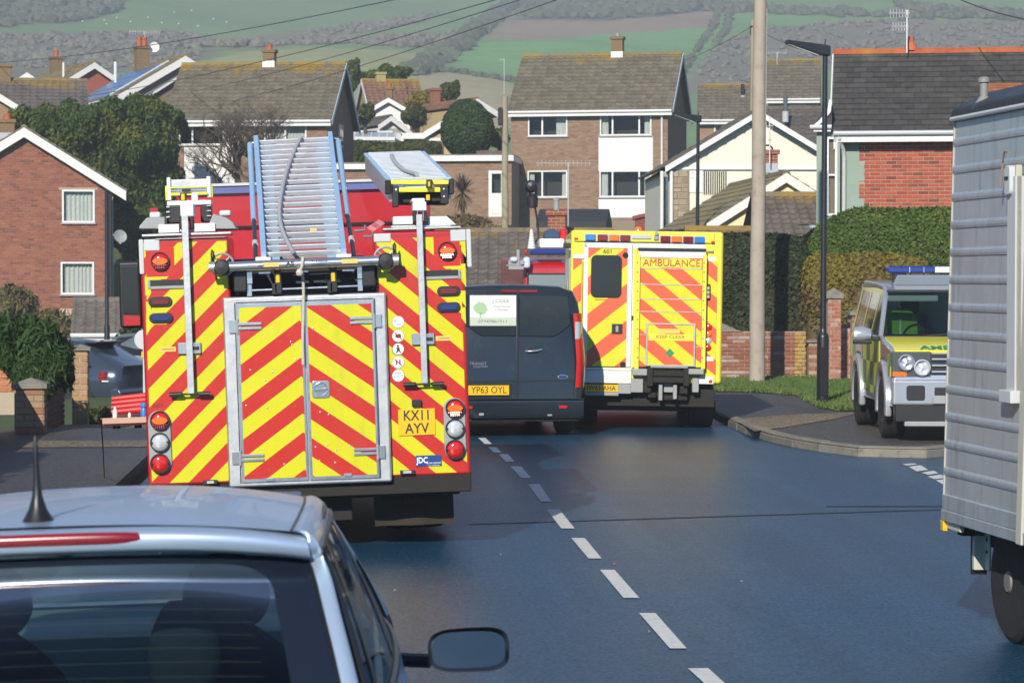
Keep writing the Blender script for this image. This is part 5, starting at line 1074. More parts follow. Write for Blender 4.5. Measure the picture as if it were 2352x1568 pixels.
b = MB(); b.box(-.85, .85, .9, .99, 1.2, 1.262); b.box(-.74, .74, .36, .42, 1.775, 1.81); b.m = 1; b.tube([(.4, 1.06, 1.235), (0, 1.0, 1.27), (-.35, .98, 1.28)], .012, 6); b.build('windscreen_trim', [M_BLACK, M_BLACK], lr)
b = MB(); b.prism([(1.03, 1.236), (1.26, 1.212), (2.06, 1.142), (2.2, 1.09), (2.2, 1.05), (1.03, 1.2)], 'x', -.86, .86); b.build('bonnet', M_LRY, lr, bevel=.02)
text('bonnet_text', 'ECNALUBMA'[::-1], .17, mat('sign_green_dark', (.02, .22, .09), .4), lr, (0, 2.13, 1.126), rot=(R(20), 0, R(180)), sx=1.1, bold=.004)
b = MB(); b.box(-.80, .80, -2.2, .9, .5, 1.05); b.box(-.8, .8, .55, .95, 1.0, 1.2); b.build('cabin_floor', M_BLACK, lr)
b = MB(); b.tube([(.38 + .19 * math.cos(a), .62 + .06 * math.sin(a), 1.2 + .18 * math.sin(a)) for a in np.linspace(0, 6.283, 20)], .016, 6, False); b.build('steering_wheel', M_BLACK, lr)
for s in (.38, -.38): b = MB(); b.box(s - .22, s + .22, -.25, -.08, 1.0, 1.5); b.box(s - .12, s + .12, -.24, -.14, 1.5, 1.68); b.build('seat', M_BLACK, lr, bevel=.05)
b = MB(); b.box(.1, .75, .38, .46, 1.66, 1.74); b.build('sun_visor', M_LGREY, lr, bevel=.02)
HV = mat('hi_vis_green', (.15, .36, .02), .7, 0, .2, 8)
w = lr.matrix_basis @ Vector((.50, -.06, 1.12)); b = MB(); b.prism([(-.2, 0), (-.21, .28), (-.12, .44), (.08, .46), (.2, .34), (.22, 0)], 'y', -.05, .05); b.m = 1; b.box(-.05, .0, -.055, .055, .02, .34); tag(b.build('hi_vis_jacket', [HV, M_LGREY], None, w, bevel=.03), 'green high visibility jacket behind the windscreen of the ambulance car', 'jacket')
for s in (1, -1):
    b = MB(); b.box(*sorted((s * .42, s * .90)), 2.12, 2.262, .76, 1.08); o = b.build('headlight', mat('lamp_housing', (.10, .105, .11), .2, .3), lr, bevel=.02)
    for cx_, cz_, r_ in ((.73, .95, .10), (.54, .89, .10)):
        b = MB(); b.lathe([(r_, -.0), (r_, .05), (r_ * .85, .06), (r_ * .8, .03), (r_ * .5, .02), (0, .035)], (s * cx_, 2.25, cz_), 'y', 20); b.build('lens', M_CHROME if cx_ > .6 else M_CLENS, o, smooth=True)
    b = MB(); b.box(*sorted((s * .72, s * .89)), 2.255, 2.27, .785, .84); b.build('indicator', M_AMBER, o, bevel=.006)
    b = MB(); b.prism(rrect(s * .62 - .11, s * .62 + .11, .50, .68, .03), 'y', 2.30, 2.325); b.build('fog_recess', M_BLACK, lr, bevel=.006)
b = MB(); b.box(-.9, .9, 2.2, 2.315, .44, .75); b.build('bumper', M_SIL, lr, bevel=.035, seg=3)
b = MB(); b.box(-.44, .44, 2.2, 2.27, .80, 1.05); o = b.build('grille', M_BLACK, lr, bevel=.01)
for k in range(3): b = MB(); b.box(-.43, .43, 2.27, 2.30, .83 + .075 * k, .855 + .075 * k); b.build('grille_bar', M_CHROME, o, bevel=.006)
b = MB(); b.box(-.40, .40, 2.29, 2.325, .46, .66); b.m = 1; b.box(-.86, .86, 2.1, 2.29, .24, .46); b.build('lower_grille', [M_BLACK, M_BLACK], lr, bevel=.02); b = MB(); b.box(-.42, .42, 2.3, 2.34, .46, .56); b.box(-.75, .75, 2.2, 2.3, .19, .25); b.build('skid_plate', M_GREYP, lr, bevel=.012)
b = MB(); b.box(-.26, .26, 2.33, 2.345, .57, .68); b.build('number_plate', M_WST, lr)
lb = MB(); lb.box(-.70, .70, -.15, .13, 2.02, 2.11); lbo = lb.build('light_bar', M_BLENS, lr, bevel=.025)
for x0, x1, m2 in ((-.1, .1, M_WST), (-.28, -.14, M_YEL), (.42, .425, M_WST), (.24, .244, M_WST)): b = MB(); b.box(x0, x1, .125, .137, 2.03, 2.10); b.build('light_segment', m2, lbo)
b = MB(); b.box(-.62, -.5, -.1, .1, 1.88, 2.03); b.box(.5, .62, -.1, .1, 1.86, 2.03); b.build('bar_foot', M_BLACK, lbo)

# ------------------------------------------------------------------ ribbed metal box trailer at the right
t = NT('weathered_metal'); p = t.pos(); n1 = t.noise(p, 2.2, 6, .65); n2 = t.noise(t.scale(p, (9, 9, .7)), 1.6, 5, .7); n3 = t.noise(p, 22, 5, .7)
c = t.mix(n1, (.37, .43, .47), (.47, .525, .56)); c = t.mix(t.math('MULTIPLY', t.ramp(n2, .48, .72), .55), c, (.20, .23, .25)); c = t.mix(t.math('MULTIPLY', t.ramp(n3, .66, .74), .55), c, (.16, .12, .09))
t.bsdf(c, t.math('ADD', .24, t.math('MULTIPLY', n1, .22)), .35, t.bump(t.noise(p, 1.7, 3), .4, .03), .5); M_TMET = t.m
M_CREAMT = mat('cream_trim', (.50, .49, .41), .5, 0, .08, 5, dirt=.3, dirtcol=(.35, .3, .22))
tr = thing('box_trailer', 'ribbed grey metal box trailer with a black roof and cream corner strips', 'trailer', (3.555, 15.0, 0), (0, 0, R(-85.7)))
Z0, Z1, LN = .69, 2.98, 4.2
lean = lambda z: .026 * (z - Z0)
pf = [(lean(Z0), Z0)]; z = Z0 + .05
rib = .16
while z < Z1 - .1:
    for dz, dy in ((0, 0), (.004, -.006), (.018, -.009), (.034, -.009), (.046, -.005), (.05, 0)): pf.append((lean(z + dz) + dy, z + dz))
    z += rib
pf.append((lean(Z1), Z1))
b = MB(); b.grid(lambda u, v: (u * LN, *pf[round(v * (len(pf) - 1))]), 12, len(pf) - 1); b.build('side_wall', M_TMET, tr)
b = MB(); b.box(.004, LN, .06, 2.2, Z0, Z1); b.build('carcass', M_GREYP, tr)
b = MB(); b.prism([(lean(Z1) - .03, Z1 - .01), (lean(Z1) - .02, Z1 + .06), (.25, Z1 + .16), (1.1, Z1 + .24), (2.2, Z1 + .05), (2.2, Z1 - .01)], 'x', -.02, LN); b.build('roof_sheet', mat('black_tarpaulin', (.018, .02, .02), .5, 0, .5, 4, 0, .5, 7, dirt=.25, dirtcol=(.2, .24, .24)), tr, bevel=.02)
b = MB(); b.tube([(0, lean(Z1) - .02, Z1), (LN, lean(Z1) - .02, Z1)], .016); b.build('gutter_rail', M_LGREY, tr, smooth=True)
b = MB(); b.prism([(lean(Z0) - .006, Z0), (lean(Z1) - .006, Z1), (lean(Z1) + .03, Z1), (lean(Z0) + .03, Z0)], 'x', -.010, .002); b.build('corner_strip', M_CREAMT, tr)
b = MB(); b.prism([(-.03 + lean(Z0), Z0 - .06), (-.03 + lean(2.75), 2.75), (.02 + lean(2.75), 2.75), (.02 + lean(Z0), Z0 - .06)], 'x', 1.34, 1.43); b.build('post', M_CREAMT, tr, bevel=.006)
ch = MB()
for x0, x1, y in ((1.15, 1.18, -.045), (1.205, 1.23, -.045), (1.265, 1.29, -.05)): ch.box(x0, x1, y + lean(2), .02, 1.42, 2.66)
ch = ch.build('sliding_channel', M_CREAMT, tr, bevel=.005)
b = MB(); b.box(1.16, 1.29, -.02, .03, 1.44, 2.6); b.build('channel_back', M_LGREY, ch); b = MB(); b.prism(rrect(1.16, 1.25, 2.5, 2.66, .03), 'y', -.04, .0); b.build('channel_cap', M_LGREY, ch, bevel=.006); b = MB(); b.box(1.12, 1.31, -.05, .03, 1.38, 1.45); b.build('channel_cap', M_LGREY, ch, bevel=.006)
b = MB(); b.box(1.18, 1.23, -.046, -.03, 2.585, 2.60); b.build('channel_slot', M_BLACK, ch); b = MB(); b.tube([(1.05, -.02, 2.55), (1.08, -.02, 2.68), (1.14, -.03, 2.74), (1.22, -.03, 2.73)], .006, 6); b.build('loose_wire', mat('tan_wire', (.3, .22, .14), .7), tr)
b = MB(); b.box(-.0, LN, -.02, .03, Z0 - .055, Z0 + .01); b.box(-.0, LN, -.012, .0, Z0 + .01, Z0 + .1); b.build('sill_rail', M_TMET, tr, bevel=.006)
b = MB(); b.box(.02, LN, .2, 2.0, .5, Z0 - .05); b.box(.1, .2, .05, 2, .56, Z0 - .05); b.build('chassis', M_UNDER, tr)
b = MB(); b.box(.0, .05, -.02, .02, .575, Z0 - .055); b.m = 1; b.box(.05, .3, .0, .03, .59, Z0 - .055); b.build('side_marker', [M_PLATE, M_CREAMT], tr, bevel=.005)
b = MB(); b.box(.16, .20, .12, .20, .36, .63); b.box(.16, .27, .185, .20, .36, .63); o = b.build('mudguard_bracket', M_CREAMT, tr, bevel=.006); b = MB(); b.box(.135, .16, .12, .21, .33, .64); b.build('rubber_flap', M_BLACK, o)
b = MB(); b.lathe([(0, 0), (.012, 0), (.012, .02)], (.235, .18, .47), 'y', 8); b.lathe([(0, 0), (.012, 0), (.012, .02)], (.235, .18, .54), 'y', 8); b.build('bolt', M_BLACK, o)
def ytyre(parent, y0, y1, x, r, m_hub):
    b = MB(); c = y1 - y0; b.lathe([(r * .55, 0), (r * .62, -.004), (r * .9, 0), (r * .985, c * .09), (r, c * .2), (r, c * .8), (r * .9, c)], (x, y0, r), 'y', 48)
    o = b.build('wheel', M_RUBBER, parent, smooth=True, sharp=30)
    b = MB()
    for k in range(60):
        a = 2 * math.pi * k / 60
        for q, off in ((.22, 0), (.46, .05), (.68, 0)):
            a2 = a + off; p0 = Vector((x + r * math.cos(a2), y0 + c * q, r + r * math.sin(a2))); tn = Vector((-math.sin(a2), 0, math.cos(a2))); rd = Vector((math.cos(a2), 0, math.sin(a2))); yv = Vector((0, c * .2, 0)) + tn * .012
            b.add([p0 - tn * .013, p0 + tn * .013, p0 + tn * .013 + yv, p0 - tn * .013 + yv, p0 - tn * .011 + rd * .008, p0 + tn * .011 + rd * .008, p0 + tn * .011 + yv + rd * .008, p0 - tn * .011 + yv + rd * .008], [(4, 5, 6, 7), (0, 1, 5, 4), (1, 2, 6, 5), (2, 3, 7, 6), (3, 0, 4, 7)])
    to = b.build('tread', M_RUBBER, o); to['kind'] = 'stuff'
    b = MB(); b.lathe([(r * .56, .012), (r * .5, .035), (r * .42, .02), (r * .3, .01), (r * .18, .0), (r * .16, -.01), (0, -.01)], (x, y0, r), 'y', 30); b.build('rim', m_hub, o, smooth=True)
    return o
M_HUB = mat('dirty_hub', (.22, .21, .19), .6, .3, .3, 20)
ytyre(tr, .17, .39, .66, .345, M_HUB); ytyre(tr, .17, .39, 1.55, .345, M_HUB)
fl = MB(); x, y, z = .34, .12, Z1 + .09; fl.lathe([(.024, 0), (.024, .10), (.034, .102), (.034, .125), (.015, .135), (0, .135)], (x, y, z), 'z', 18); fl.lathe([(.06, -.03), (.028, .02)], (x, y, z), 'z', 18); fl.build('flue_pipe', mat('grey_flue', (.22, .22, .21), .5), tr, smooth=True)
# ------------------------------------------------------------------ silver hatchback in the foreground
car = thing('car', 'silver hatchback in the foreground with a stub roof aerial and long red brake light', 'car', (-.655, 6.3, 0), (0, R(-1.85), R(-1.6)))
M_CAR = mat('sky_tinted_silver', (.45, .57, .71), .34, .6, .03, 2, coat=.25)  # blue of the sky's reflection is put into this silver's colour
M_CARB = mat('black_rubber_seal', (.010, .011, .012), .35, 0, .2, 6)
M_SCREENB = mat('black_screen_border', (.008, .012, .022), .12, 0, .1, 4, spec=.7)
def lerp(a, b, u): return tuple(p + (q - p) * u for p, q in zip(a, b))
def cr(pts, u):  # smooth curve through points
    n = len(pts) - 1; t_ = min(u * n, n - 1e-6); i = int(t_); f = t_ - i
    p = [Vector(pts[max(i - 1, 0)]), Vector(pts[i]), Vector(pts[i + 1]), Vector(pts[min(i + 2, n)])]
    return .5 * ((2 * p[1]) + (p[2] - p[0]) * f + (2 * p[0] - 5 * p[1] + 4 * p[2] - p[3]) * f * f + (p[3] - p[0] + 3 * (p[1] - p[2])) * f ** 3)
gut = [(.590, -.02, 1.424), (.592, .35, 1.425), (.585, .9, 1.415), (.560, 1.45, 1.385), (.525, 1.95, 1.32)]     # right edge of the roof
ctr = [(0, -.035, 1.457), (0, .35, 1.465), (0, .9, 1.463), (0, 1.45, 1.435), (0, 1.98, 1.36)]
def roof(u, v):
    g, c = cr(gut, v), cr(ctr, v); s = abs(2 * u - 1); sg = 1 if u > .5 else -1
    x = g.x * s; k = s ** 2.4
    return (sg * x, c.y + (g.y - c.y) * k, c.z + (g.z - c.z) * k)
b = MB(); b.grid(roof, 28, 24); b.build('roof_panel', M_CAR, car, smooth=True, sharp=80)
for s in (1, -1):   # gutter groove, then the rounded cant rail
    b = MB(); b.tube([(s * (cr(gut, v).x + .002), cr(gut, v).y, cr(gut, v).z + .001) for v in np.linspace(.0, 1, 18)], .0035, 6); b.build('roof_joint', M_CARB, car)
    b = MB(); prof_ = [(0.0, .0), (.022, .002), (.045, -.010), (.062, -.032), (.07, -.06)]
    b.grid(lambda u, v: (s * (cr(gut, v).x + .004 + cr([(*q, 0) for q in prof_], u).x), cr(gut, v).y, cr(gut, v).z + cr([(*q, 0) for q in prof_], u).y), 8, 18); b.build('cant_rail', M_CAR, car, smooth=True, sharp=80)
# corner fillets joining cant rail, lip and pillar
for s in (1, -1):
    A_ = [Vector((s * (.590 + .004 + q[0]), -.02, 1.424 + q[1])) for q in [(-.004, .0), (.022, .002), (.045, -.010), (.062, -.032), (.07, -.06)]]
    B_ = [Vector((s * (.625 + .02 * v), -.038 - .0 + .055 + [-.0, -.034, -.05, -.045, -.01][i], [1.412, 1.405, 1.392, 1.365, 1.345][i])) for i, v in enumerate((0, .25, .5, .75, 1))]
    b = MB(); b.grid(lambda u, v: tuple(cr([tuple(q) for q in A_], u).lerp(cr([tuple(q) for q in B_], u), v)), 8, 5); b.build('roof_corner', M_CAR, car, smooth=True, sharp=80)
# tailgate: spoiler lip, brake light, glass with dark border
def spl(u, v):
    s = abs(2 * u - 1); sg = 1 if u > .5 else -1; w = .625
    pr = [(-.038, 1.452), (-.072, 1.447), (-.090, 1.434), (-.086, 1.405), (-.060, 1.392), (-.03, 1.388)]; q = cr([(0, *p) for p in pr], v)
    d = s ** 3.2
    return (sg * s * (w + .02 * v), q.y + .055 * d, q.z - .042 * d)
b = MB(); b.grid(spl, 30, 14); b.build('tailgate_lip', M_CAR, car, smooth=True, sharp=80)
b = MB(); b.grid(lambda u, v: ((2 * u - 1) * .275, -.098 + .008 * abs(2 * v - 1) ** 2 + .018 * abs(2 * u - 1) ** 8 + .055 * (abs(2 * u - 1) * .4) ** 2.6, 1.430 + (v - .5) * .030 * (1 - abs(2 * u - 1) ** 8 * .6) - .048 * (abs(2 * u - 1) * .4) ** 2.6), 24, 6); b.build('brake_light', mat('brake_light_red', (.20, .007, .016), .2, 0, .05, 3, spec=.7), car, smooth=True)
gt = [(0, -.028, 1.382), (0, -.17, 1.255), (0, -.31, 1.10), (0, -.45, .90)]
def gpt(sx, v, off=0.0):
    q = cr(gt, v); w = .624 + .118 * v; s = sx
    return (s * w, q.y + .05 * abs(s) ** 2.5 - off * .6, q.z - .028 * abs(s) ** 2.5 + off * .6)
b = MB(); b.grid(lambda u, v: gpt(-1.0 + 2 * u, v), 24, 12); 
# keep the clear middle only
rg = MB(); iu = lambda sx, v: None
def clear(u, v): return gpt((-1 + 2 * u) * .83, .09 + v * .84, .001)
gb = MB()
for s in (1, -1): gb.grid(lambda u, v: gpt(s * (.845 + .155 * u), v, .0006), 6, 14)
gb.grid(lambda u, v: gpt((-1 + 2 * u) * .845, v * .075, .0006), 24, 3)
gb.grid(lambda u, v: gpt((-1 + 2 * u) * .845, .90 + .1 * v, .0006), 24, 3)
for s in (1, -1):  # rounded upper corners of the clear area
    for k in range(6): 
        a0, a1 = k / 6 * math.pi / 2, (k + 1) / 6 * math.pi / 2; r_, rv = .16, .13
        c0 = (s * (.845 - r_ + r_ * math.sin(a0)), .075 + rv - rv * math.cos(a0)); c1 = (s * (.845 - r_ + r_ * math.sin(a1)), .075 + rv - rv * math.cos(a1))
        q = [gpt(*c0, .0006), gpt(*c1, .0006), gpt(s * .845, .075, .0006)]; gb.poly(q if s > 0 else q[::-1])
gb.build('screen_border', M_SCREENB, car, smooth=True, sharp=80)
b = MB(); b.grid(lambda u, v: gpt((-1 + 2 * u) * .86, .06 + v * .87), 24, 12); gl_ = b.build('rear_screen', M_CARGLASS, car, smooth=True)
b = MB()
for k in range(12): v = .18 + k * .062; b.tube([gpt(-.76 + 1.52 * j / 14, v, -.002) for j in range(15)], .00035, 4)
b.build('heater_wire', mat('heater_wire', (.10, .07, .04), .6), gl_)
# rear quarter, side windows, pillars, lower body
blt = [(.60, -.60, .93), (.70, -.40, .945), (.785, .0, .95), (.815, .7, .95), (.815, 1.5, .935), (.79, 2.2, .92), (.74, 2.75, .91)]
swr0, swr1 = (.628, .30, 1.375), (.752, .02, .985)
for s in (1, -1):
    m1 = lambda q: (s * q[0], q[1], q[2])
    e0 = [gpt(1.0, v) for v in np.linspace(0, 1, 7)]; e1 = [(.632, -.0, 1.385)] + [lerp((.648, .05, 1.375), (.765, -.28, .955), v) for v in np.linspace(.12, 1, 6)]
    def cp(u, v):
        a, c = cr(e0, v), cr(e1, v); bul = .03 * math.sin(u * math.pi); return m1((a.x + (c.x - a.x) * u + bul, a.y + (c.y - a.y) * u - bul * .7, a.z + (c.z - a.z) * u + .006 * math.sin(u * math.pi)))
    b = MB(); b.grid(cp, 8, 14); b.build('rear_pillar', M_CAR, car, smooth=True, sharp=80)
    b = MB(); b.tube([m1(gpt(1.005, v, .002)) for v in np.linspace(0, 1, 12)], .005, 6); b.build('screen_seal', M_CARB, car)
    top = lambda v: Vector((cr(gut, v).x + .066, cr(gut, v).y, cr(gut, v).z - .045))
    wt = [tuple(top(v)) for v in (.10, .4, .6, .8, .97)]; wt[0] = (.650, .07, 1.368); wb = [(.770, -.26, .955), (.812, .55, .955), (.818, 1.2, .945), (.80, 1.75, .93), (.765, 2.18, .918)]
    def sw(u, v, off=0): a, c = cr(wt, u), cr(wb, u); q = a.lerp(c, v); return m1((q.x + .014 * math.sin(v * math.pi) + off, q.y, q.z))
    b = MB(); b.grid(lambda u, v: sw(.02 + u * .96, .03 + .93 * v), 20, 8); b.build('side_window', M_CARGLASS, car, smooth=True)
    fr = MB(); fr.tube([sw(u, .0, .004) for u in np.linspace(0, 1, 20)], .011, 6); fr.tube([sw(u, 1.0, .004) for u in np.linspace(0, 1, 20)], .012, 6); fr.tube([sw(0, v, .004) for v in np.linspace(0, 1, 8)], .016, 6); fr.tube([sw(1, v, .004) for v in np.linspace(0, 1, 8)], .02, 6); fr.build('window_seal', M_CARB, car, smooth=True)
    b = MB(); b.grid(lambda u, v: sw(.42 + .045 * u, v, .004), 3, 8); b.build('door_pillar', M_CARB, car, smooth=True); b = MB(); b.grid(lambda u, v: sw(.12 + .02 * u, v, .004), 2, 8); b.build('door_pillar', M_CARB, car, smooth=True)
    b = MB(); b.tube([sw(u, -.05, -.004) for u in np.linspace(.0, 1, 20)], .012, 6); b.m = 0; b.build('drip_moulding', M_CARB, car, smooth=True)
    b = MB(); b.tube([m1(q) for q in ((.575, 1.86, 1.30), (.66, 2.02, 1.13), (.755, 2.26, .92))], .04, 8); b.build('front_pillar', M_CAR, car, smooth=True)
    b = MB(); b.grid(lambda u, v: m1(cr([(.66 - .0, -.43, .90), (.775, -.12, .955), (.815, .6, .957), (.82, 1.3, .947), (.805, 2.0, .93), (.77, 2.7, .89), (.70, 3.4, .82)], u) + Vector((.05 * math.sin(min(v * 2.2, 1) * 1.57), 0, -.62 * v))), 26, 8); b.build('side_panel', M_CAR, car, smooth=True, sharp=80)
    tyre(car, *((.60, .80) if s > 0 else (-.80, -.60)), .0, .31, hub=M_ALU, hubx=.80 * s); tyre(car, *((.60, .80) if s > 0 else (-.80, -.60)), 2.55, .31, hub=M_ALU, hubx=.80 * s)
b = MB(); b.grid(lambda u, v: ((2 * u - 1) * (.67 + .12 * math.sin(v * 1.57)), -.43 - .13 * math.sin(v * 1.57) + .07 * abs(2 * u - 1) ** 2.5, .90 - .58 * v), 24, 8); b.build('tailgate', M_CAR, car, smooth=True)
b = MB(); b.grid(lambda u, v: ((2 * u - 1) * (.72 - .03 * v), 2.72 + .9 * v, .93 - .22 * v * v), 14, 6); b.box(-.72, .72, 3.55, 3.66, .35, .72); b.build('bonnet', M_CAR, car, smooth=True)
b = MB(); b.grid(lambda u, v: ((2 * u - 1) * (.53 + .2 * v), 1.98 + .34 * v - .08 * abs(2 * u - 1) ** 2, 1.365 - .43 * v), 14, 6); b.build('windscreen', M_CARGLASS, car, smooth=True)
b = MB(); b.box(-.74, .74, -.3, 2.7, .3, .5); b.prism([(2.2, .5), (2.25, .88), (2.72, .92), (2.75, .5)], 'x', -.73, .73); b.box(-.7, .7, -.42, .28, .78, .84); b.build('cabin_trim', mat('dark_trim', (.15, .19, .19), .8, spec=.15), car)
b = MB(); b.grid(lambda u, v: tuple(Vector(roof(u, .04 + .92 * v)) * 1.0 - Vector((0, 0, .035))), 12, 10); b.build('headlining', mat('headlining', (.42, .44, .42), .9), car)
M_SEAT = mat('seat_cloth', (.010, .013, .018), .95, 0, .25, 12, spec=.05)
def headrest(x, y, z, w, h, name, par):
    b = MB(); b.grid(lambda u, v: (x + w * (1 - .35 * max(0, v - .3) ** 1.4) * math.copysign(abs(math.cos(u * 2 * math.pi)) ** .7, math.cos(u * 2 * math.pi)) * math.sin(.12 + v * 2.9) ** .35, y + .05 * math.sin(u * 2 * math.pi) * math.sin(.1 + v * 2.9) ** .4, z + h * v), 20, 10); return b.build(name, M_SEAT, par, smooth=True)
for x in (.29, -.34): 
    o = headrest(x, .36, .97, .095, .25, 'rear_headrest', car)
b = MB(); b.prism([(.32, .5), (.46, .98), (.36, 1.0), (.2, .5)], 'x', -.65, .65); b.build('rear_seat', M_SEAT, car, bevel=.04)
for x in (.34, -.34):
    b = MB(); b.grid(lambda u, v: (x + .23 * math.copysign(abs(math.cos(u * 6.283)) ** .6, math.cos(u * 6.283)) * min(1, (1.02 - v) * 3) ** .5, 1.28 - .1 * v + .06 * math.sin(u * 6.283), .5 + .56 * v), 20, 8); o = b.build('front_seat', M_SEAT, car, smooth=True)
    headrest(x, 1.2, 1.03, .13, .22, 'front_headrest', o)
b = MB(); b.prism(rrect(-.15, .15, 1.19, 1.255, .025), 'y', 2.0, 2.03); b.build('interior_mirror', M_BLACK, car, bevel=.008)
b = MB(); b.tube([(.36 + .18 * math.cos(a), 2.12 + .08 * math.sin(a), .92 + .16 * math.sin(a)) for a in np.linspace(0, 6.283, 22)], .014, 8, False); b.build('steering_wheel', M_BLACK, car)
for s in (1, -1):
    b = MB(); zc = .885; xc = 1.03
    b.grid(lambda u, v: (s * (xc + .125 * math.copysign(abs(math.cos(u * 6.283)) ** .55, math.cos(u * 6.283)) * (1 - .1 * v) + .01), 1.62 + .14 * v ** 1.0, zc + (.068 + .004 * math.cos(u * 6.283)) * math.copysign(abs(math.sin(u * 6.283)) ** .6, math.sin(u * 6.283)) * (1 - .6 * v ** 2.5)), 28, 6)
    b.tube([(s * .78, 1.74, .85), (s * .92, 1.69, .845)], .022, 8); o = b.build('door_mirror', M_CARB, car, smooth=True)
    b = MB(); ring = [(s * (xc + .01 + .112 * math.copysign(abs(math.cos(a)) ** .55, math.cos(a))), 1.624, zc + .056 * math.copysign(abs(math.sin(a)) ** .6, math.sin(a))) for a in np.linspace(0, 6.283, 28, False)]; b.poly(ring if s < 0 else ring[::-1]); 
    b.build('mirror_glass', mat('mirror_glass', (.20, .27, .32), .06, 1, .25, 3), o)
ab = MB(); ab.lathe([(.042, 0), (.036, .01), (.022, .035), (.013, .065), (.009, .1), (.0065, .16), (.005, .205), (.003, .21), (.0025, .215), (0, .215)], (-.03, .10, 1.455), 'z', 14); ab.build('roof_aerial', M_CARB, car, smooth=True)
# ------------------------------------------------------------------ building kit
_bm = {}
def brick_mesh(w, h, d, m):
    k = (round(w, 3), round(h, 3), m.name)
    if k not in _bm:
        b = MB(); e = .004; v = [(0, 0, 0), (w, 0, 0), (w, 0, h), (0, 0, h), (e, -d, e), (w - e, -d, e), (w - e, -d, h - e), (e, -d, h - e)]
        b.add(v, [(4, 5, 6, 7), (0, 1, 5, 4), (1, 2, 6, 5), (2, 3, 7, 6), (3, 0, 4, 7)]); _bm[k] = b.mesh('brick', m)
    return _bm[k]
def brick_field(par, x0, x1, z0, z1, y, m, holes=(), inside=None, bl=.225, bh=.075, mo=.011, proud=.012, limit=300, key=None, name='brick', side=None):
    """courses of single bricks on the plane y (front) of a thing; holes are (x0,x1,z0,z1)"""
    out, meshes = [], {}; n = int(round((z1 - z0) / bh)); bh = (z1 - z0) / n
    for r in range(n):
        za, zb = z0 + r * bh, z0 + (r + 1) * bh - mo; iv = [(x0, x1)]
        for h in holes:
            if za < h[3] - .01 and zb > h[2] + .01:
                nv = []
                for a, c in iv:
                    if h[0] >= c or h[1] <= a: nv.append((a, c)); continue
                    if h[0] > a: nv.append((a, h[0]))
                    if h[1] < c: nv.append((h[1], c))
                iv = nv
        for a, c in iv:
            k0 = math.floor((a - x0) / bl - .5 * (r % 2)) - 1
            while True:
                xa = x0 + (k0 + .5 * (r % 2)) * bl; xb = xa + bl - mo; k0 += 1
                if xa >= c: break
                xa, xb = max(xa, a), min(xb, c)
                if xb - xa < .04: continue
                if inside and not inside((xa + xb) / 2, (za + zb) / 2): continue
                w = round((xb - xa) / .0125) * .0125; me = brick_mesh(w, zb - za, proud, m); meshes[me.name] = me
                X = Matrix.Translation((xa, y + random.uniform(-.002, .003), za))
                if side is not None: X = side @ X
                out.append((X, me.name))
    pieces(par, name, meshes, m, out, limit, 'brickwork', key)
def wall_sheet(par, x0, x1, z0, z1, y, m, holes=(), top=None, name='wall', depth=None):
    """flat wall face at y with openings, returns to a box behind if depth is given; top: list of extra (x,z) gable points"""
    xs_ = sorted({x0, x1, *[h[0] for h in holes], *[h[1] for h in holes]}); zs_ = sorted({z0, z1, *[h[2] for h in holes], *[h[3] for h in holes]}); b = MB()
    for i in range(len(xs_) - 1):
        for j in range(len(zs_) - 1):
            cx, cz = (xs_[i] + xs_[i + 1]) / 2, (zs_[j] + zs_[j + 1]) / 2
            if any(h[0] < cx < h[1] and h[2] < cz < h[3] for h in holes): continue
            b.quad((xs_[i], y, zs_[j]), (xs_[i + 1], y, zs_[j]), (xs_[i + 1], y, zs_[j + 1]), (xs_[i], y, zs_[j + 1]))
    if top: b.poly([(x, y, z) for x, z in top])
    if depth:
        b.quad((x0, y + depth, z0), (x0, y, z0), (x0, y, z1), (x0, y + depth, z1)); b.quad((x1, y, z0), (x1, y + depth, z0), (x1, y + depth, z1), (x1, y, z1)); b.quad((x1, y + depth, z0), (x0, y + depth, z0), (x0, y + depth, z1), (x1, y + depth, z1))
        if top: b.poly([(x, y + depth, z) for x, z in top[::-1]])
    return b.build(name, m, par)
